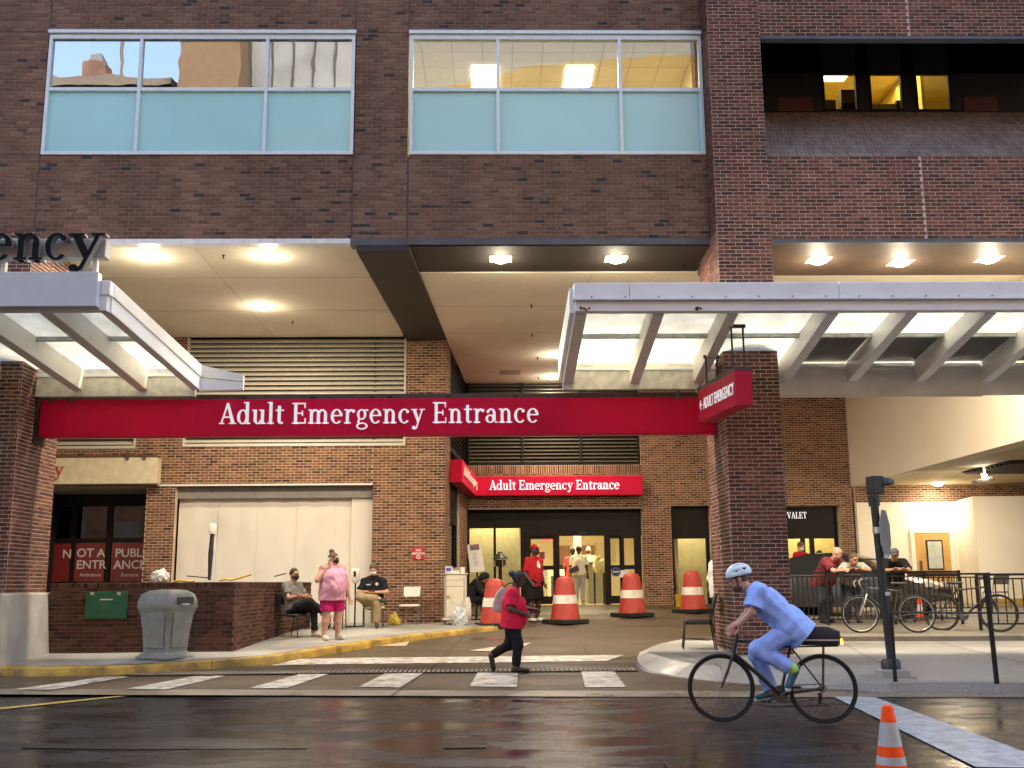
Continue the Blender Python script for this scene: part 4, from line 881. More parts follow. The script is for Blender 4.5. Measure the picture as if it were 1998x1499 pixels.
# ================================================================== RED ENTRANCE BEAM SIGN
YSN = 18.3
SG = wempty('entrance_sign', (-2, YSN, 4.0)); tag(SG, 'long dark red beam sign reading Adult Emergency Entrance in white', 'sign')
zA, zB = 4.02, 4.665
MB().box(-7.88, 3.94, YSN, YSN+.30, zA, zB).build('panel', REDS, SG, bevel=.006)
MB().box(-7.9, 3.946, YSN+.01, YSN+.34, zB+.001, zB+.085).build('top_channel', M('sign_channel', (.05, .032, .03), .55), SG)
MB().box(-8.02, -7.885, YSN-.12, YSN+.36, zA-.12, zB+.2).build('end_bracket', M('sign_bracket', (.02, .014, .012), .6), SG)
MB().box(3.945, 4.1, YSN+.35, YSN+.5, zA-.1, zA+.2).build('end_bracket', MATS['sign_bracket'], SG)
for px in (100, 142, 1323, 1363):
    x = W(px, 775, YSN).x; MB().box(x-.03, x+.03, YSN-.02, YSN+.02, zB-.06, zB+.16).build('clip', M('clip_metal', (.11, .08, .07), .4, .5), SG)
for px in (475, 610, 725, 762, 875, 1005, 1130):
    x = W(px, 770, YSN).x; MB().box(x-.04, x+.04, YSN-.003, YSN+.008, zB+.02, zB+.035).build('slot', DARKF, SG)
p0, p1 = W(428, 828, YSN), W(1052, 824, YSN)
letters('Adult Emergency Entrance', (p0.x, YSN-.005, p0.z), X3, (p0.x*0+.0, 0, 1), .365, p1.x-p0.x, .028, LETW, SG)
# ================================================================== INNER RED SIGNS
zI0, zI1 = W(1080, 967, 30.9).z, W(1080, 930, 30.9).z
S2 = wempty('inner_entrance_sign', (1.8, 30.9, zI0)); tag(S2, 'inner red sign Adult Emergency Entrance above the sliding doors', 'sign')
MB().box(W(915, 950, 30.9).x, W(1253, 950, 30.9).x, 30.8, 31.1, zI0, zI1).build('panel', REDS, S2, bevel=.005)
a, b = W(955, 956, 30.78), W(1209, 956, 30.78)
letters('Adult Emergency Entrance', (a.x, 30.795, a.z), X3, Z3, .27, b.x-a.x, .04, emitter('lit_letters', (1, .97, .9), .55), S2, track=.03)
S3 = wempty('side_entrance_sign', S0+su*.9+Vector((0, 0, zI0))); tag(S3, 'red sign box along the alcove side wall, seen edge on', 'sign')
P = [S0+su*.9+sn*.02, S0+su*.9+sn*.32, S0+su*(sl_-.4)+sn*.30, S0+su*(sl_-.4)+sn*.02]
MB().hexa([Vector((p.x, p.y, z)) for z in (zI0, zI1) for p in P]).build('panel', REDS, S3)
o = P[1]+sn*.005
letters('Adult Emergency', (o.x+su.x*.35, o.y+su.y*.35, zI0+.2), su, Z3, .24, 3.9, .02, NOTW, S3)
vp = W(1536, 1012, YE+.26); vs = wempty('valet_lettering', vp); tag(vs, 'white VALET lettering above the dark valet booth door', 'sign')
letters('VALET', vp, X3, Z3, .19, W(1574, 1012, YE+.26).x-vp.x, .02, emitter('valet_lit', (1, .95, .85), .35), vs)
# beige box sign on the left wall
q0, q1 = W(80, 945, 25.2), W(308, 893, 25.2)
B1 = wempty('beige_box_sign', (q1.x-.6, 25.3, q0.z)); tag(B1, 'beige box sign on the left brick wall beside the column', 'sign')
MB().box(q0.x-1, q1.x, 25.18, 25.5, q0.z, q1.z).build('panel', M('beige_panel', (.62, .54, .36), .5), B1, bevel=.005)
MB().box(q0.x-1, q1.x-.05, 25.22, 25.52, q1.z+.002, q1.z+.07).build('top_channel', M('brown_channel', (.10, .05, .03), .6), B1)
for px in (250, 283): x = W(px, 888, 25.2).x; MB().box(x-.03, x+.03, 25.14, 25.179, q1.z-.05, q1.z+.14).build('clip', MATS['clip_metal'], B1)
yl = W(118, 929, 25.17); letters('y', (yl.x-.17, 25.175, yl.z), X3, Z3, .33, .26, .012, M('red_letter', (.4, .05, .03), .5), B1)
# ================================================================== CANOPIES
PANEL = translucent('canopy_glass', (.90, .90, .85), .75)
DPAN = M('canopy_unlit_panel', (.07, .075, .075), .3, var=.3, scale=2)  # rear panes with no light behind; the darkness is in the colour
CW = M('canopy_white', (.79, .81, .83), .42, var=.07, scale=1.5); CW2 = M('canopy_white_warm', (.78, .77, .72), .5, var=.08, scale=1.8)
STAIN = M('canopy_stained', (.66, .64, .56), .6, var=.22, scale=7)
def rafter(mb, X, yf, zfb, zft, yb, zbb, zbt, w=.16):
    mb.hexa([(X-w/2, yf, zfb), (X+w/2, yf, zfb), (X+w/2, yb, zbb), (X-w/2, yb, zbb), (X-w/2, yf, zft), (X+w/2, yf, zft), (X+w/2, yb, zbt), (X-w/2, yb, zbt)])
# --- right canopy
YC, YK = 15.2, 18.15
CR = wempty('entrance_canopy', (4.4, 17, 4.7)); tag(CR, 'white steel and glass canopy projecting over the right pavement', 'canopy')
cx0, cx1 = 1.24, 13.0
JN = [W(p, 570, YC).x for p in (1227, 1635)]+[9.2]
xs = [cx0-.02]+JN+[cx1]
for a, b in zip(xs[:-1], xs[1:]): MB().box(a+.004, b-.004, YC-.06, YC+.3, 5.60, 5.845).build('fascia_panel', CW, CR, bevel=.008)
MB().box(cx0-.04, cx1, YC-.09, YC+.05, 5.575, 5.598).build('drip_edge', M('bright_white', (.74, .76, .8), .35), CR)
MB().box(cx0, cx1, YC-.02, YC+.14, 5.415, 5.574).build('front_beam', CW, CR, bevel=.006)
mb = MB()
k = cx0
for k in range(24):
    x = cx0+.24+k*.5; mb.lathe([(.012, 0), (.012, .012)], (x, YC-.061, 5.625), 8, (0, -1, 0))
mb.build('bolt', M('bolt_grey', (.2, .2, .22), .4, .7), CR)['kind'] = 'stuff'
RX = [1.33, 2.50, 3.62, 5.13, 6.33, 7.53, 8.73, 9.93, 11.1, 12.3]
zf = lambda y: 5.42+(4.88-5.42)*(y-YC)/(YK-YC)
zt_ = lambda y: 5.74+(5.30-5.74)*(y-YC)/(YK-YC)
for X in RX: mb = MB(); rafter(mb, X, YC+.141, zf(YC+.14), zt_(YC+.14)-.02, YK, zf(YK), zt_(YK)-.02, .17 if X > 1.4 else .18); mb.build('rafter', CW2 if X < 5 else CW, CR, bevel=.006)
YM = [YC+.14, YC+.42, YC+1.62, YK+.03]
for X0, X1 in zip(RX[:-1], RX[1:]):
    for i, (ya, yb) in enumerate(zip(YM[:-1], YM[1:])):
        dark = i == 2 and X0 > 5
        MB().hexa([(X0+.09, ya+.06, zt_(ya+.06)-.05), (X1-.09, ya+.06, zt_(ya+.06)-.05), (X1-.09, yb-.03, zt_(yb-.03)-.05), (X0+.09, yb-.03, zt_(yb-.03)-.05), (X0+.09, ya+.06, zt_(ya+.06)-.035), (X1-.09, ya+.06, zt_(ya+.06)-.035), (X1-.09, yb-.03, zt_(yb-.03)-.035), (X0+.09, yb-.03, zt_(yb-.03)-.035)]).build('roof_pane', DPAN if dark else PANEL, CR)
    for y in YM[1:3]: MB().box(X0+.0865, X1-.0865, y-.035, y+.055, zt_(y)-.11, zt_(y)-.03).build('glazing_bar', M('bar_grey', (.42, .45, .44), .5, var=.25, scale=9), CR)
for a, b in ((cx0, 3.93), (4.91, cx1)):
    MB().box(a, b, YK, YK+.12, 4.66 if a > 4 else 4.78, 5.24).build('back_girder', STAIN if a < 4 else CW2, CR, bevel=.006); MB().box(a, b, YK-.03, YK-.001, 5.12, 5.17).build('girder_line', CW, CR)
MB().box(4.95, 8.6, YK-.06, YK-.001, 4.62, 4.655).build('conduit', CREAMW, CR)
mb = MB(); mb.hexa([(cx0-.07, YC+.2, 5.45), (cx0-.002, YC+.2, 5.45), (cx0-.002, YK+.12, 4.95), (cx0-.07, YK+.12, 4.95), (cx0-.07, YC+.2, 5.83), (cx0-.002, YC+.2, 5.83), (cx0-.002, YK+.12, 5.45), (cx0-.07, YK+.12, 5.45)]); mb.build('end_fascia', CW, CR)
rr = random.Random(12); RUST = M('rust', (.10, .035, .02), .9, var=.5, scale=30)
for px, py in ((1140, 603), (1368, 603), (1265, 676), (1130, 671), (1396, 672)):
    p = W(px, py, YC-.03) if py < 620 else W(px, py, YC+1.3); mb = MB()
    for k in range(5): q = p+Vector((rr.uniform(-.07, .07), -.002, rr.uniform(-.02, .025))); mb.quad(*[q+Vector((rr.uniform(.01, .05)*math.cos(t), 0, rr.uniform(.006, .025)*math.sin(t))) for t in (0, 1.2, 2.5, 3.8, 5.0)])
    if py < 620: mb.build('rust_spot', RUST, CR)
# --- hanging side sign
HS = wempty('hanging_sign', (3.72, 16.4, 4.07)); tag(HS, 'red ADULT EMERGENCY sign hung end-on below the right canopy', 'sign')
h0, h1 = Vector((3.68, 15.62, 0)), Vector((3.45, 17.35, 0)); hu = (h0-h1).normalized(); hn = Vector((-hu.y, hu.x, 0))
if hn.x > 0: hn = -hn
wd_ = .26
mb = MB(); q = [h0, h0-hn*wd_, h1-hn*wd_, h1]
mb.hexa([Vector((p.x, p.y, z)) for z in (4.07, 4.60) for p in q]); mb.build('panel', M('red_sign_bright', (.5, .004, .04), .55, var=.04, spec=.25), HS, bevel=.005)
mb = MB(); mb.hexa([Vector((p.x, p.y, z)) for z in (4.602, 4.66) for p in q]); mb.build('top_cap', MATS['sign_channel'], HS)
for t in (.10, .80):
    c = h0.lerp(h1, t)-hn*.13; ztop = zf(c.y)+.02
    for d in (-.09, .09): mb = MB(); mb.tube([(c.x+d, c.y, 4.66), (c.x+d, c.y, ztop)], .016, 8); mb.build('hanger_rod', M('rod_dark', (.05, .045, .05), .4, .6), HS)
    MB().box(c.x-.13, c.x+.13, c.y-.03, c.y+.03, ztop-.02, ztop+.03).build('hanger_plate', MATS['rod_dark'], HS)
V0 = h1+hn*.004; place(sans('\u2190 ADULT EMERGENCY', .21, LETW, parent=HS, ext=.006), Vector((V0.x, V0.y, 4.25))+hu*.06, hu, Z3)
_t = [o for o in HS.children if o.name.startswith('lettering')][0]
xw = max(v.co.x for v in _t.data.vertices); sc = 1.60/xw
for v in _t.data.vertices: v.co.x *= sc; v.co.y *= 1.25
# --- left canopy
YL0, YLK = 13.95, 18.15
CL = wempty('ambulance_canopy', (-7, 16.5, 4.7)); tag(CL, 'white canopy at far left carrying the dark channel letters', 'canopy')
zlf = lambda y: 5.13+(4.80-5.13)*(y-YL0)/(YLK-YL0)
zlt = lambda y: 5.48+(5.22-5.48)*(y-YL0)/(YLK-YL0)
xe = -5.20; xf = W(197, 570, YL0).x
MB().box(-12, xf, YL0-.14, YL0+.0, 5.15, 5.63).build('sign_band', M('band_blue_grey', (.52, .58, .65), .35, var=.04), CL, bevel=.006)
MB().box(-12, xe-.02, YL0+.002, YL0+.14, 5.13, 5.36).build('front_beam', CW, CL)
MB().box(xf+.002, xe+.02, YL0-.02, YL0+.002+.13, 5.34, 5.545).build('corner_cap', CW, CL, bevel=.01)
# end wall: coping above, beam below, running back and flaring at the rear
def run(z0a, z1a, z0b, z1b, dx, name, mt, w=.14):
    MB().hexa([(xe-w+dx, YL0+.14, z0a), (xe+dx, YL0+.14, z0a), (xe+.12+dx, YLK, z0b), (xe+.12-w+dx, YLK, z0b), (xe-w+dx, YL0+.14, z1a), (xe+dx, YL0+.14, z1a), (xe+.12+dx, YLK, z1b), (xe+.12-w+dx, YLK, z1b)]).build(name, mt, CL, bevel=.006)
run(5.352, 5.545, 5.03, 5.24, .02, 'coping', CW2, .16); run(5.13, 5.35, 4.80, 5.028, 0, 'end_beam', CW, .14)
zq = [W(395, 712, YLK).z, W(475, 737, YLK+.1).z]; xq = W(475, 750, YLK+.1).x
MB().hexa([(xe+.122, YLK-.02, 5.03), (xq, YLK+.05, 4.96), (xq, YLK+.17, 4.96), (xe+.10, YLK+.13, 5.03), (xe+.122, YLK-.02, 5.24), (xq, YLK+.05, 5.08), (xq, YLK+.17, 5.08), (xe+.10, YLK+.13, 5.24)]).build('coping', CW2, CL)
MB().hexa([(xe+.10, YLK, 4.79), (xq, YLK+.06, 4.82), (xq, YLK+.16, 4.82), (xe+.08, YLK+.12, 4.79), (xe+.10, YLK, 5.028), (xq, YLK+.06, 4.955), (xq, YLK+.16, 4.955), (xe+.08, YLK+.12, 5.028)]).build('end_beam', CW, CL)
LRX = [-10.8, -9.6, -8.4, -7.2, -6.15, xe-.08]
LRX = [W(75, 612, YL0).x+.05-1.15*2-.0, W(75, 612, YL0).x+.05-1.12, W(75, 612, YL0).x+.05]
for X in [LRX[2]-3.3]+LRX: mb = MB(); rafter(mb, X, YL0+.141, zlf(YL0+.14), zlt(YL0+.14)-.02, YLK, zlf(YLK), zlt(YLK)-.02, .18); mb.build('rafter', CW2, CL, bevel=.006)
allx = [LRX[2]-3.3]+LRX+[xe-.08]
YM = [YL0+.14, YL0+.55, YL0+2.25, YLK-.02]
for X0, X1 in zip(allx[:-1], allx[1:]):
    for ya, yb in zip(YM[:-1], YM[1:]):
        MB().hexa([(X0+.09, ya+.06, zlt(ya+.06)-.05), (X1-.05, ya+.06, zlt(ya+.06)-.05), (X1-.05, yb-.03, zlt(yb-.03)-.05), (X0+.09, yb-.03, zlt(yb-.03)-.05), (X0+.09, ya+.06, zlt(ya+.06)-.035), (X1-.05, ya+.06, zlt(ya+.06)-.035), (X1-.05, yb-.03, zlt(yb-.03)-.035), (X0+.09, yb-.03, zlt(yb-.03)-.035)]).build('roof_pane', PANEL, CL)
    for y in YM[1:3]: MB().box(X0+.0915, X1-.06, y-.035, y+.055, zlt(y)-.11, zlt(y)-.03).build('glazing_bar', MATS['bar_grey'], CL)
MB().box(-12, xe+.02, YLK, YLK+.12, 4.70, 5.18).build('back_girder', STAIN, CL)
MB().box(-12, xe+.0, YLK-.03, YLK-.001, 5.04, 5.10).build('girder_line', CW, CL)
# --- channel letters  "...ency"
CHN = wempty('channel_letters', (-6, YL0, 5.66)); tag(CHN, 'dark channel letters ency standing on the left canopy band', 'sign')
LF = M('letter_face_dark', (.010, .012, .015), .8, var=.2, spec=.1); LR_ = M('letter_return', (.30, .31, .32), .4, .3)
s_ = .375/.68; zb_ = W(100, 513, YL0).z
pos = {'e': (-22, 35), 'n': (33, 95), 'c': (93, 141), 'y': (137, 212)}
for c, (a, b) in pos.items():
    xa, xb = W(a, 500, YL0).x, W(b, 500, YL0).x
    letters(c, (xa, YL0-.005, zb_), X3, Z3, s_, (xb-xa), .12, LR_, CHN, name='letter_return')
    letters(c, (xa+.014, YL0-.136, zb_+.008), X3, Z3, s_*.975, (xb-xa)-.028, .006, LF, CHN, name='letter_face')
rx = W(214, 490, YL0+.2).x
MB().box(-9, rx, YL0+.04, YL0+.24, zb_+.10, zb_+.36).build('raceway', M('raceway_grey', (.42, .41, .38), .5), CHN, bevel=.01)
for px in (6, 185): x = W(px, 530, YL0+.1).x; MB().box(x-.03, x+.03, YL0+.08, YL0+.16, 5.40, zb_+.101).build('support_leg', CW2, CHN)
# ================================================================== BRICK PLANTER
PLT = wempty('brick_planter', (-6.1, 19.0, .33)); tag(PLT, 'low brick planter wall with soldier course top by the left column', 'planter')
pz0, pz1 = .28, 1.42
c0_, c1_ = Vector((-4.53, 19.0, 0)), Vector((W(606, 1180, 24.4).x, 24.4, 0)); pu = (c1_-c0_).normalized()
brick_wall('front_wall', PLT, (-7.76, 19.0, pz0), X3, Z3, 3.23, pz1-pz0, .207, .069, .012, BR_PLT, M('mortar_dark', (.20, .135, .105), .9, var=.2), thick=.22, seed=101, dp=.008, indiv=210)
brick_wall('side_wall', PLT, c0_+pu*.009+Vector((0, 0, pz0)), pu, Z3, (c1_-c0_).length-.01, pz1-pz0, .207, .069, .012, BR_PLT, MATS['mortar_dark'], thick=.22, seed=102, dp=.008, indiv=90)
cp = MB().box(-7.76, -4.53, 19.0, 19.3, pz1+.001, pz1+.10).build('cap', MATS['mortar_dark'], PLT)
brick_skin(cp, (-7.76, 18.995, pz1+.004), X3, Z3, 3.23, .095, .072, .095, .012, BR_PLT, seed=103, dp=.012)
sn2 = Vector((pu.y, -pu.x, 0)); q = [c0_, c1_, c1_-sn2*.3, c0_-sn2*.3+Vector((0, .3, 0))]
cp = MB().hexa([Vector((p.x, p.y, z)) for z in (pz1+.001, pz1+.10) for p in q]).build('cap', MATS['mortar_dark'], PLT)
brick_skin(cp, (c0_.x, c0_.y, pz1+.004)+sn2*.004 if False else Vector((c0_.x, c0_.y, pz1+.004))+sn2*.004, pu, Z3, (c1_-c0_).length, .095, .072, .095, .012, BR_PLT, seed=104, dp=.010)
MB().add([(-7.76, 19.2, pz1-.05), (-4.6, 19.2, pz1-.05), (c1_.x-.1, 24.4, pz1-.05), (-7.76, 24.4, pz1-.05)], [(0, 1, 2, 3)]).build('soil', M('soil', (.06, .045, .03), .95, var=.4, bump=.8, bscale=20), PLT)
MB().box(-7.76, c1_.x-.31, 24.2, 24.4, .3, pz1).build('rear_wall', MATS['mortar_dark'], PLT)
# green notice box
a, b = W(166, 1155, 18.93), W(245, 1208, 18.93)
gb = wempty('green_box', (a.x, 18.93, b.z)); tag(gb, 'flat green notice board hung on the front of brick planter', 'sign board')
MB().box(a.x, b.x, 18.94, 18.985, b.z, a.z).build('board', M('green_paint', (.012, .10, .05), .45, var=.12), gb, bevel=.012, seg=2)
MB().box(a.x+.02, b.x-.02, 18.934, 18.9395, b.z+.02, a.z-.02).build('face', M('green_face', (.015, .125, .06), .4, var=.1), gb)
for px in (180, 232): p = W(px, 1159, 18.92); MB().box(p.x-.03, p.x+.03, 18.915, 18.933, p.z-.02, p.z+.03).build('clip', M('chrome', (.6, .6, .58), .3, .8), gb)
p = W(207, 1170, 18.92); MB().box(p.x-.11, p.x+.11, 18.928, 18.933, p.z-.012, p.z+.012).build('label_strip', NOTW, gb)
p = W(205, 1178, 18.92)
for k in range(4): MB().box(p.x-.07+k*.006, p.x+.06-k*.008, 18.929, 18.933, p.z-.03*k-.006, p.z-.03*k+.003).build('print_line', M('print_grey', (.12, .2, .14), .6), gb)
for px in (188, 222): p = W(px, 1150, 18.95); MB().tube([(p.x, 18.955, a.z-.01), (p.x, 18.955, pz1+.09), (p.x, 19.05, pz1+.11)], .005, 6).build('hanger_wire', BLACKM, gb)
# ---- litter bin
tp = Wz(322, 1281, .31); tp.z = zs(tp.x, tp.y)
tb = empty('litter_bin', tp, R(-24)); tag(tb, 'grey square litter bin with domed lid in front of planter', 'litter bin')
GP = M('bin_grey', (.25, .26, .23), .55, var=.16, scale=6, bump=.12, bscale=90)
MB().loft([rsq(.345, .345, 0, .05), rsq(.345, .345, .03, .05), rsq(.27, .27, .10, .06), rsq(.262, .262, .115, .06)]).build('base', GP, tb, smooth=40)
MB().loft([rsq(.262, .262, .116, .06), rsq(.285, .285, .45, .06), rsq(.318, .318, .70, .06), rsq(.345, .345, .80, .06)]).build('body', GP, tb, smooth=40)
MB().loft([rsq(.352, .352, .801, .06), rsq(.362, .362, .83, .06), rsq(.355, .355, .93, .06), rsq(.32, .32, 1.04, .07), rsq(.23, .23, 1.10, .07), rsq(.1, .1, 1.115, .05)]).build('lid', GP, tb, smooth=50)
for s in (-1, 1): MB().hexa([(-.19, s*.274, .17), (.19, s*.274, .17), (.19, s*.290, .17), (-.19, s*.290, .17), (-.23, s*.325, .74), (.23, s*.325, .74), (.23, s*.339, .74), (-.23, s*.339, .74)]).build('side_panel', GP, tb, bevel=.01)
MB().hexa([(.274, -.19, .17), (.29, -.19, .17), (.29, .19, .17), (.274, .19, .17), (.325, -.23, .74), (.339, -.23, .74), (.339, .23, .74), (.325, .23, .74)]).build('side_panel', GP, tb, bevel=.01)
MB().box(.358, .372, -.2, .2, .87, .99).build('flap', M('bin_flap', (.06, .06, .06), .6), tb)
MB().box(.37, .41, -.12, .06, .86, .885).build('tissue', M('tissue', (.7, .7, .68), .7), tb)
# ---- rubbish left on the planter
def blob(name, c, r, mat, label, cat, seed, parent=None, sub=3, crump=.35, flat=.0):
    bm = bmesh.new(); bmesh.ops.create_icosphere(bm, subdivisions=sub, radius=1); rr = random.Random(seed); ph = [rr.uniform(0, 6) for _ in range(12)]
    for v in bm.verts:
        p = v.co; d = 1+crump*(.5*math.sin(4*p.x+ph[0])*math.sin(5*p.y+ph[1])+.35*math.sin(9*p.z+ph[2]+3*p.x)*math.sin(8*p.x+ph[3])+.25*math.sin(15*p.y+ph[4])*math.sin(13*p.z+ph[5]))+rr.uniform(-.05, .05)*crump
        v.co = Vector((p.x*r[0]*d, p.y*r[1]*d, max(p.z*r[2]*d, -r[2]*(.7-flat))))
    me = bpy.data.meshes.new(name); bm.to_mesh(me); bm.free(); o = link(name, me, mat, parent); o.location = c
    if label: tag(o, label, cat)
    return o
PLW = M('plastic_white', (.66, .62, .54), .4, var=.12, bump=.5, bscale=25)
p = W(312, 1126, 19.15); blob('plastic_bag', (p.x, 19.15, pz1+.19), (.17, .12, .13), PLW, 'crumpled white plastic bag on top of brick planter', 'bag', 5)
up0 = Wz(398, 1137, 1.45); up1 = W(415, 1030, up0.y+.2)
pl = wempty('marker_pole', (up0.x, 20.4, 1.4)); tag(pl, 'thin black pole with white cap rising from the planter', 'pole')
e0, e1 = W(408, 1132, 20.4), W(414, 1042, 20.5); e2 = W(416, 1022, 20.5)
MB().tube([e0, e0.lerp(e1, .55), e1], [.025, .05, .035], 10).build('shaft', M('pole_black', (.02, .022, .024), .4, var=.3), pl, smooth=60)
MB().tube([e0+Vector((.05, .01, 0)), e1+Vector((.045, .01, 0))], .018, 8).build('white_stripe', M('pole_white', (.6, .58, .52), .5), pl)
MB().tube([e1, e1.lerp(e2, .8), e2], [.07, .075, .045], 14).build('cap', M('cap_white', (.75, .7, .62), .4), pl, smooth=60)
yr = [W(x, y, 19.35) for x, y in ((338, 1136), (352, 1133), (372, 1136), (380, 1134))]; yr2 = [W(x, y, 19.6) for x, y in ((428, 1133), (440, 1130), (452, 1132), (470, 1127), (490, 1121))]
for P, lb in ((yr, 'short yellow rope end lying on planter beside bag'), (yr2, 'yellow rope trailing over the planter corner')):
    o = MB().tube([Vector((p.x, p.y, max(p.z, pz1+.11))) for p in P], .018, 6).build('yellow_rope', M('rope_yellow', (.5, .36, .03), .7, var=.2), smooth=60); tag(o, lb, 'rope')
for pa, pb, lb in (((365, 1124), (410, 1128), 'thin dark stick on planter left of the pole'), ((535, 1125), (558, 1119), 'thin dark stick on planter near its right end')):
    o = MB().tube([W(*pa, 20.6), W(*pb, 20.6)], .012, 6).build('stick', M('stick_dark', (.08, .06, .03), .8)); tag(o, lb, 'stick')
# ================================================================== TRAFFIC CONES
CRED = M('cone_red', (.42, .045, .03), .55, var=.28, scale=5, bump=.3, bscale=30); CWHT = M('cone_white', (.74, .68, .60), .55, var=.22, scale=6); CBLK = M('rubber_black', (.012, .011, .011), .7, var=.3)
def big_cone(px, py, Y, rz, label):
    p = W(px, py, Y); t = empty('giant_cone', (p.x, Y, zg(Y)+.004), R(rz)); tag(t, label, 'traffic cone', 'giant red and white cones at the entrance')
    f = lambda z: .35+(.225-.35)*(z-.1)/.8
    MB().box(-.40, .40, -.40, .40, 0, .10).build('base', CBLK, t, bevel=.012)
    MB().lathe([(f(.101), .101), (f(.45), .45), (f(.46), .46)], n=32).build('lower_body', CRED, t, smooth=50)
    MB().lathe([(f(.461)+.004, .461), (f(.66)+.004, .66)], n=32).build('white_band', CWHT, t, smooth=50)
    MB().lathe([(f(.661), .661), (f(.9), .9), (.215, .98), (.17, 1.05), (.09, 1.085), (.01, 1.09)], n=32).build('upper_body', CRED, t, smooth=50)
big_cone(966, 1215, 24.6, 12, 'giant red and white cone hidden behind the walking woman')
big_cone(1103, 1213, 25.4, 38, 'giant red and white cone in front of the sliding doors')
big_cone(1234, 1205, 27.2, 35, 'giant red and white cone right of the sliding doors')
big_cone(1353, 1195, 28.3, 40, 'giant red and white cone beside the yellow bucket')
cb = Wz(1742, 1530, 0); ct = empty('traffic_cone', (cb.x, cb.y, 0.0), R(20)); tag(ct, 'small orange cone with silver bands on the wet road', 'traffic cone')
ORG = M('cone_orange', (.95, .085, .008), .6, var=.12, scale=14, spec=.2); SLV = M('cone_silver', (.42, .43, .45), .35, var=.12, scale=8)
hc = W(1735, 1376, cb.y).z; fr_ = lambda z: .128+(.038-.128)*(z/hc)
def zc(py): return W(1738, py, cb.y).z
MB().box(-.19, .19, -.19, .19, 0.001, .04).build('base', CBLK, ct, bevel=.01)
for z0, z1, mt, nm, e in ((.04, zc(1491), SLV if False else ORG, 'lower_body', 0), (zc(1491)+.001, zc(1475), SLV, 'reflective_band', .002), (zc(1475)+.001, zc(1455), ORG, 'middle_body', .0), (zc(1455)+.001, zc(1409), SLV, 'reflective_band', .002), (zc(1409)+.001, hc-.015, ORG, 'top_body', 0)):
    MB().lathe([(fr_(z0)+e, z0), (fr_(z1)+e, z1)]+([(fr_(hc)-.008, hc), (.005, hc+.003)] if nm == 'top_body' else []), n=28).build(nm, mt, ct, smooth=50)
# ================================================================== CHAIRS
CHB = M('chair_black', (.02, .02, .021), .5, var=.2); CHW = M('chair_white', (.68, .64, .56), .45, var=.05); CHF = M('chair_frame', (.10, .09, .085), .35, .7)
def chair(name, loc, rz, label, fm=BLACKM, sm=CHB, cat='chair', seat=.45, back=.84, w=.46, d=.44, stack=False, side_bars=True, bm_=None, cush=.045):
    """faces local -y"""
    t = empty(name, loc, rz); tag(t, label, cat)
    MB().loft([rsq(w/2, d/2, seat-cush, .05), rsq(w/2+.004, d/2+.004, seat-.02, .05), rsq(w/2-.01, d/2-.01, seat, .05)]).build('seat', sm, t, smooth=40)
    lean = .10
    for s in (-1, 1):
        x = s*(w/2-.015)
        MB().tube([(x, -d/2-.03, 0), (x, -d/2+.02, seat-.03), (x, d/2-.02, seat-.035)], .012, 8).build('leg', fm, t, smooth=50)
        MB().tube([(x, d/2+.07, 0), (x, d/2-.0, seat-.03), (x, d/2+.015, seat+.12), (x, d/2+lean, back)], .012, 8).build('leg', fm, t, smooth=50)
        if side_bars: MB().tube([(x, -d/2-.01, .16), (x, d/2+.045, .16)], .008, 6).build('stretcher', fm, t)
    bz0, bz1 = (seat+.17, back+.01)
    MB().loft([[(x+ox, y+oy, z) for x, y, z, ox, oy in pts] for pts in [[(xx, d/2+lean*(zz-seat)/(back-seat)-.01+yy, zz, 0, 0) for xx, yy in ((-w/2+.01, 0), (w/2-.01, 0), (w/2-.01, .03), (-w/2+.01, .03))] for zz in (bz0, bz0+.02, (bz0+bz1)/2, bz1-.03, bz1)]]).build('backrest', bm_ or sm, t, smooth=35, bevel=.008)
    return t
# ================================================================== SANITISER STAND, BAGS, CART
p = W(692, 1221, 24.2); st = empty('sanitiser_stand', (p.x, 24.2, zs(0, 24.2))); tag(st, 'white hand sanitiser dispenser on a black floor stand', 'dispenser')
MB().box(-.19, .19, -.12, .12, 0, .02).build('base', BLACKM, st, bevel=.005); MB().tube([(0, 0, .02), (0, 0, .98)], .018, 8).build('pole', BLACKM, st, smooth=50)
MB().loft([rsq(.05, .04, .96, .02), rsq(.09, .06, 1.0, .03), rsq(.09, .06, 1.26, .03), rsq(.075, .05, 1.28, .03)]).build('dispenser', M('dispenser_white', (.74, .70, .64), .4), st, smooth=40); MB().box(-.04, .015, -.066, -.058, 1.10, 1.22).build('window_slot', BLACKM, st)
BAGY = M('bag_yellow', (.55, .42, .05), .4, var=.2, bump=.4, bscale=25)
p = W(769, 1220, 24.7); yb_ = blob('yellow_bag', (p.x, 24.7, zs(0, 24.7)+.09), (.14, .12, .13), BAGY, 'small yellow plastic bag on pavement between two chairs', 'bag', 9); blob('bag_knot', (.01, 0, .13), (.05, .05, .09), BAGY, None, None, 3, yb_, 2)
pc = W(888, 1214, 24.9); CT = empty('utility_cart', (pc.x, 24.9, zg(24.9)+.03), R(9)); tag(CT, 'white metal utility cart with drawers beside the alcove corner', 'cart')
CM = M('cart_enamel', (.62, .58, .46), .4, var=.05)
MB().box(-.24, .24, -.22, .22, .17, 1.15).build('body', CM, CT, bevel=.012); MB().box(-.22, .16, -.232, -.221, .20, .86).build('door_panel', CM, CT, bevel=.006); MB().box(-.22, .16, -.232, -.221, .88, 1.01).build('drawer', CM, CT, bevel=.006); MB().box(-.22, .16, -.232, -.221, 1.02, 1.13).build('drawer', CM, CT, bevel=.006)
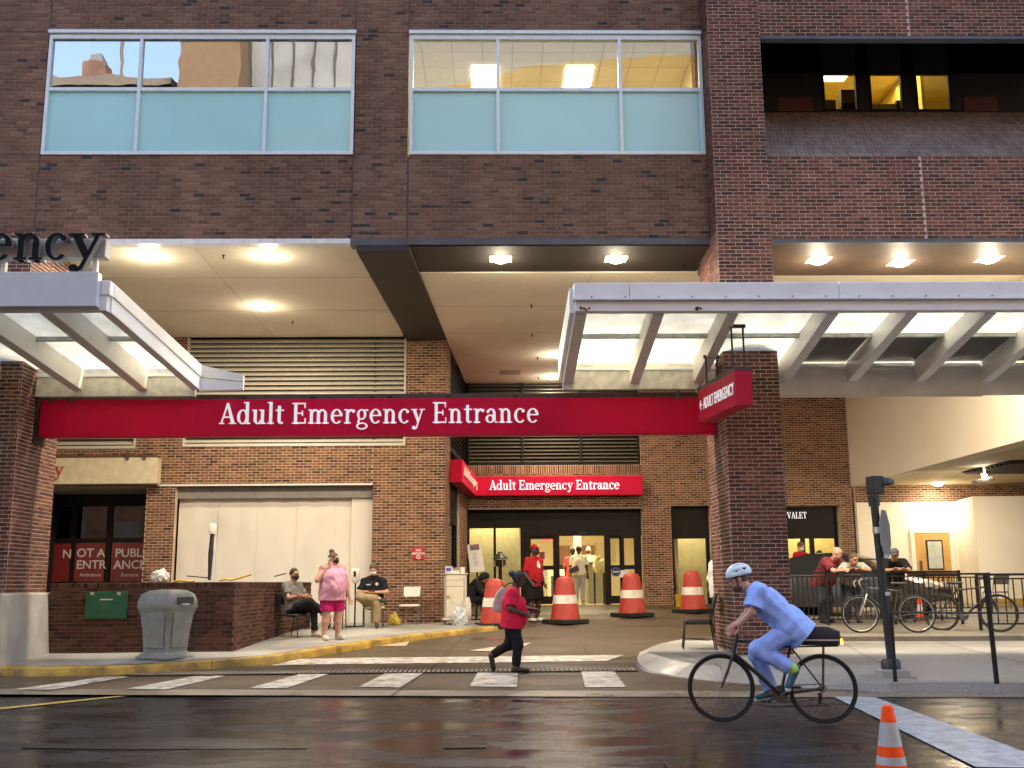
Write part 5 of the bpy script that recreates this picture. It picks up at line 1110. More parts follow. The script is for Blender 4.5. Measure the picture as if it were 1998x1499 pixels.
MB().box(-.30, .28, -.26, .26, .12, .168).build('tray', CM, CT, bevel=.01); MB().box(.19, .22, -.26, -.232, .3, 1.1).build('push_handle', M('cart_trim', (.5, .5, .48), .4), CT); MB().box(-.27, .27, -.25, .25, 1.151, 1.175).build('top', CM, CT, bevel=.006)
for x in (-.22, .2):
    for y in (-.18, .18): MB().lathe([(.055, -.018), (.055, .018)], (x, y, .058), 14, (1, 0, 0)).build('caster', M('caster_grey', (.35, .33, .28), .5), CT, smooth=50)
MB().lathe([(.03, 0), (.04, .03), (.02, .06)], (-.2, -.25, .65), 10).build('yellow_tag', M('tag_yellow', (.6, .45, .05), .5), CT)
def on_cart(name, x, y, sz, mt, lb, cat):
    rot = Matrix.Rotation(R(9), 3, 'Z'); q = Vector((pc.x, 24.9, zg(24.9)+.03+1.177))+rot @ Vector((x, y, 0)); o = MB().box(-sz[0]/2, sz[0]/2, -sz[1]/2, sz[1]/2, 0, sz[2]).build(name, mt, bevel=.005); o.location = q; o.rotation_euler = (0, 0, R(9+x*60)); tag(o, lb, cat); return o
gb_ = on_cart('glove_box', -.16, -.12, (.17, .12, .16), M('box_blue_white', (.45, .48, .60), .5, var=.3, scale=12), 'white and blue glove box on the cart\'s left end', 'box')
MB().box(-.06, .05, -.0625, -.061, .05, .12).build('blue_print', M('print_blue', (.06, .09, .32), .5), gb_)
on_cart('paper_box', 0, .02, (.30, .2, .13), M('box_tan', (.30, .20, .12), .7), 'brown cardboard box in the middle of the cart top', 'box'); on_cart('flat_carton', -.03, -.16, (.2, .1, .06), M('box_white', (.68, .65, .6), .6), 'low white carton at the front of the cart top', 'box')
o = MB().lathe([(.055, 0), (.065, .14), (.06, .14), (.05, .01)], n=18).build('plastic_tub', M('tub_white', (.7, .67, .6), .4), smooth=50); o.location = (pc.x+.17, 24.85, zg(24.9)+.03+1.177); tag(o, 'white plastic tub at the right end of the cart top', 'tub')
BAGC = M('bag_clear', (.50, .55, .58), .25, var=.25, scale=9, bump=.6, bscale=18)
blob('clear_bag', (pc.x+.12, 24.45, zg(24.5)+.22), (.17, .13, .26), BAGC, 'bulging clear plastic bag leaning on the front of the cart', 'bag', 21, crump=.3)
blob('hanging_bag', (pc.x+.29, 24.62, zg(24.6)+.38), (.09, .11, .30), M('bag_pale', (.62, .56, .52), .4, var=.15, bump=.5, bscale=18), 'pale plastic bag hanging from the cart\'s right side', 'bag', 22, crump=.3)
# no smoking sign
a, b = W(805, 1067, YB-.02), W(828, 1092, YB-.02); ns = wempty('no_smoking_sign', (a.x, YB-.02, b.z)); tag(ns, 'small red and white NO SMOKING sign on brick wall', 'sign')
MB().box(a.x, b.x, YB-.03, YB-.012, b.z, a.z).build('plate', M('sign_red', (.42, .02, .03), .45), ns, bevel=.006)
for t_, py, s_2 in (('NO', 1076, .085), ('SMOKING', 1082, .07)): o = sans(t_, s_2, NOTW, parent=ns, align='CENTER', mw=.002); place(o, (W(816.5, py, YB-.04).x, YB-.034, W(816, py, YB-.04).z))
p = W(816.5, 1087, YB-.04); MB().tube([(p.x+.045*math.cos(k*.5236), YB-.036, p.z+.045*math.sin(k*.5236)) for k in range(12)], .008, 6, closed=True).build('prohibition_ring', NOTW, ns); MB().tube([(p.x-.03, YB-.036, p.z+.03), (p.x+.03, YB-.036, p.z-.03)], .006, 6).build('prohibition_bar', NOTW, ns)
# poster board, ash post, bucket
pb_ = wempty('poster_board', W(932, 1175, 26.6)); tag(pb_, 'tilted white poster board with red header near the lit window', 'sign board')
c4 = [W(918, 1118, 26.6), W(946, 1115, 26.6), W(938, 1060, 26.8), W(911, 1063, 26.8)]
MB().ext(c4, (0, .02, 0)).build('board', M('poster_white', (.58, .56, .52), .5, var=.04), pb_, bevel=.004)
cc = lambda u, v: (c4[0].lerp(c4[1], u)).lerp(c4[3].lerp(c4[2], u), v)+Vector((0, -.004, 0))
MB().quad(cc(.18, .78), cc(.85, .78), cc(.85, .95), cc(.18, .95)).build('photo', M('poster_photo', (.10, .07, .08), .5, var=.6, scale=18), pb_); MB().quad(cc(.15, .955), cc(.86, .955), cc(.86, .985), cc(.15, .985)).build('red_header', MATS['sign_red'], pb_)
for k in range(9): v = .66-k*.055; MB().quad(cc(.3, v), cc(.66-.05*(k % 3), v), cc(.66-.05*(k % 3), v+.02), cc(.3, v+.02)).build('text_line', M('print_text', (.36, .33, .32), .6), pb_)
ft = W(930, 1182, 26.7); MB().tube([W(931, 1116, 26.65), Vector((ft.x, 26.7, zg(26.7)))], .02, 8).build('post', BLACKM, pb_); MB().box(ft.x-.2, ft.x+.2, 26.55, 26.85, zg(26.7)+.002, zg(26.7)+.03).build('foot', BLACKM, pb_)
ap = W(976, 1100, 27.0); AP = empty('ash_post', (ap.x, 27.0, zg(27.0))); tag(AP, 'black lantern-shaped ash post with pointed roof behind cone', 'ash post')
h_ = W(976, 1077, 27).z-zg(27); za, zb2 = W(976, 1106, 27).z-zg(27), W(976, 1091, 27).z-zg(27)
MB().lathe([(.20, 0), (.20, .03), (.05, .06), (.045, za)], n=14).build('post', BLACKM, AP, smooth=50); MB().lathe([(.09, za), (.125, za+.05), (.135, zb2-.02)], n=8).build('lantern', M('lantern_dark', (.02, .02, .02), .25), AP); MB().lathe([(.20, zb2), (.19, zb2+.02), (.06, h_-.03), (.05, h_), (.01, h_+.002)], n=16).build('roof', M('roof_grey', (.035, .034, .03), .45), AP)
for k in range(4):
    a_ = k*math.pi/2+.4; MB().box(-.012, .012, -.012, .012, 0, zb2-za).build('glass_holder', M('lantern_pale', (.3, .27, .16), .4), AP).location = (.15*math.cos(a_), .15*math.sin(a_), za)
bk = W(1329, 1180, 30.4); BK = empty('bucket', (bk.x, 30.4, zg(30.4)+.003)); tag(BK, 'yellow mop bucket standing against the far brick wall', 'bucket')
MB().lathe([(.15, 0), (.18, .35), (.185, .36), (.17, .36), (.15, .04)], n=20).build('pail', M('bucket_yellow', (.55, .36, .03), .4, var=.15), BK, smooth=50); MB().tube([(0, 0, .1), (-.08, .12, 1.35)], .014, 8).build('mop_handle', M('mop_wood', (.45, .36, .2), .6), BK)
# ================================================================== RAILINGS, POLES
def railing(name, P, sp, label, h=1.07, post_at=()):
    P = [Vector(p) for p in P]; t = wempty(name, P[0]); tag(t, label, 'railing')
    for a, b in zip(P[:-1], P[1:]):
        MB().beam(a+Z3*h, b+Z3*h, .05, .045).build('top_rail', BLACKM, t); MB().beam(a+Z3*(h-.08), b+Z3*(h-.08), .035, .03).build('upper_rail', BLACKM, t); MB().beam(a+Z3*.12, b+Z3*.12, .035, .03).build('bottom_rail', BLACKM, t)
        L = (b-a).length; n = int(L/sp)
        me = None
        for k in range(1, n):
            p = a.lerp(b, k/n)
            if me is None: me = MB().box(-.01, .01, -.01, .01, .135, h-.096).mesh('baluster')
            o = link('baluster', me, BLACKM, t); o.location = p
    for a in P: MB().box(a.x-.025, a.x+.025, a.y-.025, a.y+.025, a.z-.02, a.z+h+.03).build('post', BLACKM, t)
    return t
railing('railing', [(4.95, 22.3, zp(22.3)), (6.95, 22.3, zp(22.3)), (8.35, 22.3, zp(22.3)), (9.75, 22.3, zp(22.3))], .10, 'black metal railing the three men lean on beside the car')
railing('railing', [(10.5, 26.0, zp(26)), (12.1, 26.0, zp(26))], .11, 'black railing set back in front of the wooden door', .93)
railing('railing', [(9.35, 20.6, zp(20.6)), (11.2, 20.45, zp(20.5)), (13.2, 20.3, zp(20.4))], .155, 'black railing with wide bar spacing at the far right', 1.05)
PB0, PT0 = W(1741, 1318, 14.76), W(1706, 985, 14.76)
SP = wempty('signal_pole', (PB0.x, PB0.y, .17)); tag(SP, 'dark grey signal pole with lamp head and stop sign', 'signal pole')
DG = M('pole_dark', (.035, .038, .042), .4, .3, var=.2)
MB().tube([Vector((PB0.x, PB0.y, .30)), PT0], .055, 16).build('shaft', DG, SP, smooth=50)
MB().box(PB0.x-.19, PB0.x+.19, PB0.y-.16, PB0.y+.16, .15, .27).build('concrete_foot', CONC_B, SP, bevel=.02); MB().lathe([(.13, .272), (.13, .36), (.10, .40)], (PB0.x-.01, PB0.y, 0), 16).build('base_collar', DG, SP, smooth=40)
MB().tube([PT0-Vector((0, 0, .02)), PT0+Vector((-.008, 0, .13))], .078, 14).build('neck', DG, SP, smooth=50)
hp = W(1707, 947, 14.76); MB().obox(hp, (.17, .2, .25), Matrix.Rotation(R(12), 3, 'Z')).build('lamp_head', DG, SP, bevel=.01)
vz = [[hp+Vector((.085+.17*f*(1.0), r_*math.cos(a), .01+r_*math.sin(a)*1.0+.02*f)) for a in [R(x) for x in range(-20, 201, 20)]] for f, r_ in ((0, .095), (.5, .088), (1.0, .055))]
mb = MB(); [mb.quad(vz[i][k], vz[i][k+1], vz[i+1][k+1], vz[i+1][k]) for i in range(2) for k in range(len(vz[0])-1)]; mb.lathe([(.085, 0), (.085, .012)], hp+Vector((.086, 0, .01)), 16, (1, 0, 0)); mb.build('visor', DG, SP, smooth=50)
oc = W(1716, 1042, 14.80); mb = MB()
OU = Vector((.53, .85, 0)).normalized()
o8 = [oc+OU*(.36*math.cos(R(22.5+45*k)))+Z3*(.36*math.sin(R(22.5+45*k)))+Vector((.09, .03, 0)) for k in range(8)]
mb.ext(o8, Vector((.85, -.53, 0)).normalized()*.006); mb.build('stop_plate', M('sign_back', (.42, .44, .45), .35, .6, var=.06), SP)
MB().lathe([(.066, 0), (.066, .09)], W(1712, 1033, 14.76)-Vector((0, 0, .06)), 16).build('steel_band', M('steel_bright', (.6, .6, .6), .25, .9), SP, smooth=50)
for px, py in ((1728, 1085), (1731, 1158)): p = W(px, py, 14.7); MB().box(p.x-.025, p.x+.04, p.y-.0, p.y+.006, p.z-.03, p.z+.02).build('sticker', M('sticker_white', (.62, .68, .66), .5), SP)
GR = wempty('guard_rail', W(1750, 1328, 14.1)); tag(GR, 'low two-post guard rail at the right kerb edge', 'guard rail')
g1, g2 = Vector((W(1747, 1328, 14.2).x, 14.2, .15)), Vector((W(1945, 1331, 13.85).x, 13.85, .145))
t1, t2 = W(1738, 1195, 14.2), W(1922, 1118, 13.85)
MB().tube([g1, t1], .026, 10).build('post', BLACKM, GR, smooth=50); MB().tube([g2, t2], .032, 10).build('post', BLACKM, GR, smooth=50)
r2 = W(1932, 1196, 13.85); r3 = r2+(r2-t1)*.6; MB().tube([t1, r2, r3], .013, 8).build('rail', M('rail_grey', (.07, .07, .072), .4, .5), GR, smooth=50); MB().tube([Vector((r3.x, r3.y, .14)), r3+Z3*.3], .03, 10).build('post', BLACKM, GR)
# flood lamp in the garage
fl = Wz(1920, 912, 4.2); FLD = wempty('flood_lamp', fl); tag(FLD, 'pale flood lamp on a curved arm below garage ceiling', 'lamp')
fc = W(1918, 938, fl.y); MB().tube([fl, fl-Vector((0, 0, .2)), W(1914, 925, fl.y)], .035, 10).build('arm', CREAMW, FLD, smooth=50); MB().obox(fc, (.46, .25, .10), Matrix.Rotation(R(-12), 3, 'Y')).build('housing', CREAMW, FLD, bevel=.015); bl = W(1917, 930, fl.y); MB().lathe([(.01, -.06), (.06, -.03), (.06, .03), (.01, .06)], bl-Vector((0, .1, 0)), 12).build('bulb', emitter('flood_bulb', (1, .93, .8), 25), FLD, smooth=60)
wlight('flood_light', 'AREA', fc-Vector((0, .0, .14)), 46, WARM, FLD, size=.4, sy=.2, rot=(R(35), 0, 0))
# valet parking board, podium, striped cone behind the railing
va, vb = W(1668, 1088, 26.0), W(1722, 1118, 26.0); VB = wempty('valet_board', (va.x, 26, zp(26))); tag(VB, 'white board with red VALET PARKING SERVICE lettering behind the railing', 'sign board')
MB().box(va.x, vb.x, 26, 26.03, vb.z, va.z).build('board', M('board_pink', (.70, .58, .56), .5), VB, bevel=.004)
for t_, py in (('VALET PARKING', 1104), ('SERVICE', 1112)): o = sans(t_, .13, M('board_red', (.55, .08, .10), .5), parent=VB, align='CENTER'); place(o, ((va.x+vb.x)/2, 25.996, W(1695, py, 26).z))
MB().box(va.x, vb.x, 25.995, 25.999, va.z-.07, va.z-.03).build('print_line', M('board_grey', (.5, .42, .42), .6), VB)
for x in (va.x+.1, vb.x-.1): MB().tube([(x, 26.015, zp(26)), (x, 26.015, vb.z)], .015, 8).build('leg', BLACKM, VB)
pd = W(1778, 1114, 26.5); PDM = wempty('podium', (pd.x, 26.5, zp(26.5))); tag(PDM, 'dark brown valet podium left of the wooden door', 'podium')
MB().box(pd.x-.28, pd.x+.28, 26.3, 26.7, zp(26.5), pd.z-.05).build('cabinet', M('podium_brown', (.07, .025, .018), .4, var=.2), PDM, bevel=.01); MB().box(pd.x-.33, pd.x+.33, 26.25, 26.75, pd.z-.048, pd.z).build('top', BLACKM, PDM, bevel=.006)
sc_ = W(1797, 1207, 23.4); SC = empty('striped_cone', (sc_.x, 23.4, zp(23.4))); SC.scale = (.78, .78, .72); tag(SC, 'small orange cone with white collar behind the parked bicycle', 'traffic cone')
MB().box(-.16, .16, -.16, .16, 0, .03).build('base', CBLK, SC); MB().lathe([(.13, .031), (.095, .28)], n=20).build('body', ORG, SC, smooth=50); MB().lathe([(.096, .281), (.066, .48)], n=20).build('white_collar', CWHT, SC, smooth=50); MB().lathe([(.065, .481), (.035, .68), (.01, .70)], n=20).build('tip', ORG, SC, smooth=50)
# ================================================================== LOBBY FURNITURE
dp = W(1150, 1160, 33.2); DK = wempty('reception_desk', (dp.x, 33.3, FZ)); tag(DK, 'grey reception desk with clear screen inside the lobby', 'desk')
MB().box(dp.x-.05, dp.x+.55, 33.0, 34.2, FZ, W(1150, 1100, 33).z).build('cabinet', M('desk_grey', (.22, .22, .17), .6), DK, bevel=.01); MB().box(dp.x-.1, dp.x+.6, 32.95, 34.25, W(1150, 1100, 33).z+.002, W(1150, 1100, 33).z+.04).build('top', M('desk_top', (.05, .05, .05), .4), DK); MB().box(dp.x+.2, dp.x+.9, 33.6, 33.62, W(1150, 1100, 33).z+.041, 2.7).build('screen', GL_CLR, DK)
dk2 = W(1100, 1150, 34.5); D2 = wempty('white_counter', (dk2.x, 34.5, FZ)); tag(D2, 'white check-in counter at the left inside the lobby', 'counter'); MB().box(dk2.x-.5, dk2.x+.1, 34.2, 34.9, FZ, FZ+1.05).build('cabinet', M('counter_white', (.6, .55, .42), .5), D2, bevel=.01); MB().box(dk2.x-.42, dk2.x+.04, 34.19, 34.199, FZ+.15, FZ+.85).build('dark_front', M('counter_dark', (.03, .03, .03), .5), D2); MB().box(dk2.x-.35, dk2.x-.02, 34.3, 34.5, FZ+1.051, FZ+1.2).build('printer', BLACKM, D2)
sp_ = W(1170, 1170, 32.2); SS = wempty('coat_stand', (sp_.x, 32.2, FZ)); tag(SS, 'black stand draped with a pale yellow cloth inside doors', 'stand')
for x in (-.14, .14): MB().tube([(sp_.x+x, 32.2, FZ), (sp_.x+x, 32.2, W(1170, 1110, 32.2).z)], .03, 8).build('leg', BLACKM, SS)
o = blob('yellow_cloth', W(1170, 1105, 32.15), (.2, .12, .28), M('cloth_yellow', (.62, .56, .26), .8), None, None, 33, None, 3, .25); o.parent = SS; o.matrix_parent_inverse = INV[SS.name]
# ================================================================== BICYCLES
TYR = M('tyre_rubber', (.012, .012, .012), .75); RIMS = M('rim_silver', (.5, .5, .48), .3, .8); SPK = M('spoke_steel', (.45, .45, .45), .3, .9)
def bicycle(loc, rz, label, fm, rim, drop=False, bag=False, bars='flat', lean=0.0, fender=False, tyr=TYR):
    t = empty('bicycle', loc); t.rotation_euler = (lean, 0, rz); tag(t, label, 'bicycle')
    RW = .335
    for x in (-.52, .52):
        c = Vector((x, 0, RW+.012)); w = MB().tube([c+Vector((RW*math.cos(a), 0, RW*math.sin(a))) for a in [2*math.pi*k/48 for k in range(48)]], .016, 8, closed=True).build('wheel', tyr, t, smooth=60)
        MB().tube([c+Vector(((RW-.024)*math.cos(a), 0, (RW-.024)*math.sin(a))) for a in [2*math.pi*k/48 for k in range(48)]], .009, 8, closed=True).build('rim', rim, w, smooth=60)
        mb = MB()
        for k in range(28):
            a = 2*math.pi*k/28; mb.tube([c+Vector((.02*math.cos(a+.9*(1 if k % 2 else -1)), .018*(1 if k % 4 < 2 else -1), .02*math.sin(a+.9*(1 if k % 2 else -1)))), c+Vector(((RW-.03)*math.cos(a), 0, (RW-.03)*math.sin(a)))], .0012, 4)
        mb.build('spokes', SPK, w)['kind'] = 'stuff'
        MB().lathe([(.02, -.045), (.02, .045)], c, 12, (0, 1, 0)).build('hub', SPK, w, smooth=50)
    BB, ST, HT, HB, RA, FA = Vector((-.09, 0, .285)), Vector((-.22, 0, .80)), Vector((.335, 0, .86)), Vector((.375, 0, .70)), Vector((-.52, 0, RW+.012)), Vector((.52, 0, RW+.012))
    mb = MB(); mb.tube([BB, ST], .016, 10); mb.tube([ST-Vector((.0, 0, .03)), HT-Vector((0, 0, .03))], .016, 10); mb.tube([BB, HB], .021, 10); mb.tube([HT+Vector((-.005, 0, .02)), HB], .02, 10)
    for s in (-1, 1): mb.tube([BB+Vector((0, s*.03, 0)), RA+Vector((0, s*.06, 0))], .009, 8); mb.tube([ST+Vector((-.01, s*.015, -.05)), RA+Vector((0, s*.06, 0))], .008, 8)
    mb.build('frame', fm, t, smooth=50)
    mb = MB()
    for s in (-1, 1): mb.tube([HB+Vector((0, s*.02, .01)), HB+Vector((.02, s*.055, -.04)), HB+Vector((.06, s*.055, -.16)), FA+Vector((0, s*.055, 0))], [.014, .014, .013, .009], 8)
    mb.build('fork', fm if not drop else M('fork_silver', (.42, .42, .40), .35, .6), t, smooth=50)
    stem = HT+Vector((.06, 0, .10)); MB().tube([HT, HT+Vector((-.012, 0, .08)), stem], .016, 8).build('stem', BLACKM, t, smooth=50)
    if bars == 'flat': pts = [stem+Vector((-.05, s, .012)) if abs(s) > .2 else stem+Vector((0, s, 0)) for s in (-.30, -.22, -.06, .06, .22, .30)]
    else: pts = None
    if pts: MB().tube(pts, .013, 8).build('handlebar', BLACKM, t, smooth=50)
    else:
        for s in (-1, 1): MB().tube([stem, stem+Vector((0, s*.2, 0)), stem+Vector((.09, s*.21, .0)), stem+Vector((.12, s*.215, -.06)), stem+Vector((.07, s*.22, -.13)), stem+Vector((-.02, s*.22, -.14))], .015, 8).build('handlebar', BLACKM, t, smooth=50)
        for s in (-1, 1): MB().tube([stem+Vector((.10, s*.21, .03)), stem+Vector((.15, s*.21, -.01)), stem+Vector((.13, s*.21, -.10))], .012, 8).build('brake_hood', M('hood_pale', (.4, .4, .38), .5), t, smooth=50)
    MB().tube([ST, Vector((-.255, 0, .90))], .013, 8).build('seat_post', BLACKM, t)
    MB().loft([[(x, y*wd2, .905+dz) for y, dz in ((-1, 0), (-.6, .025), (0, .03), (.6, .025), (1, 0), (.5, -.02), (-.5, -.02))] for x, wd2 in ((-.37, .05), (-.34, .075), (-.28, .07), (-.2, .035), (-.12, .02), (-.09, .012))]).build('saddle', CHB, t, smooth=60)
    cr = MB().lathe([(.085, -.004), (.085, .004)], BB+Vector((0, -.055, 0)), 24, (0, 1, 0)).build('crank', M('crank_grey', (.12, .12, .12), .35, .8), t, smooth=40)
    ca = R(-30) if bag else R(20)
    for s in (-1, 1):
        e = BB+Vector((.17*math.cos(ca)*-s, s*.075, .17*math.sin(ca)*-s)); MB().tube([BB+Vector((0, s*.07, 0)), e], .01, 8).build('crank_arm', MATS['crank_grey'], cr); MB().box(e.x-.05, e.x+.05, e.y+(0 if s > 0 else -.09), e.y+(.09 if s > 0 else 0), e.z-.01, e.z+.01).build('pedal', BLACKM, cr)
    MB().tube([BB+Vector((0, -.055, .085)), RA+Vector((0, -.055, .04)), RA+Vector((-.04, -.055, 0)), RA+Vector((0, -.055, -.04)), RA+Vector((.03, -.055, -.12)), BB+Vector((0, -.055, -.085)), BB+Vector((.085, -.055, 0))], .005, 6, closed=True).build('chain', M('chain_dark', (.05, .045, .04), .4, .7), t); MB().lathe([(.045, -.015), (.03, .015)], RA+Vector((0, -.05, 0)), 16, (0, 1, 0)).build('cassette', MATS['crank_grey'], t)
    MB().box(RA.x+.01, RA.x+.05, -.075, -.05, RA.z-.16, RA.z-.05).build('derailleur', BLACKM, t)
    if bag:
        mb = MB()
        for s in (-1, 1): mb.tube([RA+Vector((0, s*.065, 0)), Vector((-.55, s*.06, .78))], .006, 6); mb.tube([Vector((-.24, s*.05, .77)), Vector((-.70, s*.06, .78))], .006, 6)
        mb.build('rack', BLACKM, t)
        MB().loft([rsq(.21, .085, .79, .04, c=(-.50, 0)), rsq(.225, .10, .84, .05, c=(-.50, 0)), rsq(.22, .095, .93, .05, c=(-.50, 0)), rsq(.14, .07, .975, .05, c=(-.47, 0))]).build('rack_bag', M('bag_black', (.012, .012, .016), .7, var=.3), t, smooth=40)
        MB().box(-.72, -.30, .102, .106, .835, .85).build('bag_stripe', M('stripe_grey', (.5, .5, .5), .4), t); MB().box(-.742, -.728, -.04, .06, .80, .85).build('tail_light', emitter('amber_lamp', (1, .62, .02), 3.5), t)
        for k in range(3): pass
    if fender: MB().tube([RA+Vector(((RW+.03)*math.cos(a), 0, (RW+.03)*math.sin(a))) for a in [R(x) for x in range(20, 165, 12)]], .012, 8).build('mudguard', BLACKM, t, smooth=50)
    return t
BIKE1 = bicycle((2.915, 11.42, 0.006), math.atan2(.21, -1.04), 'black bicycle being ridden on the road with rack bag', M('bike_black', (.014, .014, .016), .3, var=.2), M('rim_black', (.03, .03, .03), .35, .5), bag=True)
b1 = W(1684, 1233, 20.25); b2 = W(1789, 1233, 20.15)
bicycle(((b1.x+b2.x)/2, 20.2, zp(20.2)), math.atan2(.1, -1), 'parked drop-bar bicycle with pale front rim against the railing', M('bike_dark_grey', (.06, .06, .062), .3, .4), RIMS, drop=True, bars='drop', lean=R(3))
b3 = W(1908, 1232, 20.05); bicycle((b3.x, 20.35, zp(20.3)), R(-38), 'black parked bicycle behind the right guard rail post', M('bike_black2', (.012, .012, .012), .4), MATS['rim_black'], lean=R(-4), fender=True)
# ================================================================== PARKED CAR
def car(loc, rz, label, paint):
    t = empty('parked_car', loc, rz); tag(t, label, 'car')
    # sections along x: (x, half width, z bottom, z belt)
    S = [(-2.25, .70, .38, .82), (-2.15, .80, .28, .92), (-1.7, .87, .22, .97), (-.8, .90, .20, .95), (.3, .90, .20, .93), (1.0, .89, .20, .90), (1.6, .86, .22, .82), (2.05, .78, .26, .72), (2.25, .62, .34, .60)]
    MB().loft([[(x, -w, zb), (x, -w-.01, zb+(zt-zb)*.5), (x, -w+.05, zt), (x, -w*.5, zt+.04), (x, w*.5, zt+.04), (x, w-.05, zt), (x, w+.01, zb+(zt-zb)*.5), (x, w, zb)] for x, w, zb, zt in S]).build('body', paint, t, smooth=35)
    Rf = [(-1.95, .60, .90), (-1.35, .60, 1.30), (-.7, .58, 1.44), (.1, .57, 1.43), (.6, .60, 1.28), (1.25, .66, .90)]
    MB().loft([[(x, -.78, .90), (x, -w, z), (x, 0, z+.02), (x, w, z), (x, .78, .90)] for x, w, z in Rf]).build('cabin_glass', M('car_glass', (.02, .022, .025), .08), t, smooth=40)
    MB().loft([[(x, -w-.01, z+.008), (x, -w*.5, z+.028), (x, 0, z+.034), (x, w*.5, z+.028), (x, w+.01, z+.008), (x, 0, z-.01)] for x, w, z in Rf[1:5]]).build('roof', paint, t, smooth=40)
    for s in (-1, 1):
        for x in (-1.35, 1.38):
            w = MB().tube([(x+.31*math.cos(a), s*.80, .33+.31*math.sin(a)) for a in [2*math.pi*k/28 for k in range(28)]], .085, 10, closed=True).build('wheel', TYR, t, smooth=60)
            MB().lathe([(.24, -.05), (.24, .05)], (x, s*.82, .33), 24, (0, 1, 0)).build('rim_back', M('wheel_dark', (.03, .03, .03), .5), w); mb = MB()
            for k in range(10): a = 2*math.pi*k/10; mb.beam((x, s*.885, .33), (x+.24*math.cos(a), s*.885, .33+.24*math.sin(a)), .035, .02, (0, 1, 0))
            mb.build('rim_spokes', RIMS, w)
        MB().obox((2.10, s*.62, .70), (.16, .26, .13), Matrix.Rotation(R(-s*25), 3, 'Z')).build('headlight', M('headlight', (.6, .6, .6), .1, .3), t, bevel=.02)
        MB().box(.15, .35, s*.92-.06, s*.92+.06, .92, 1.05).build('mirror', paint, t, bevel=.02)
    MB().box(2.20, 2.27, -.4, .4, .42, .60).build('grille', BLACKM, t, bevel=.01)
    return t
cr_ = W(1640, 1160, 25.4); car((cr_.x+.25, 25.6, zp(25.6)), math.atan2(-3.1, 2.9)*.86, 'dark grey parked sedan behind the black railing', M('car_grey', (.035, .034, .033), .25, .3, var=.05, coat=.6))
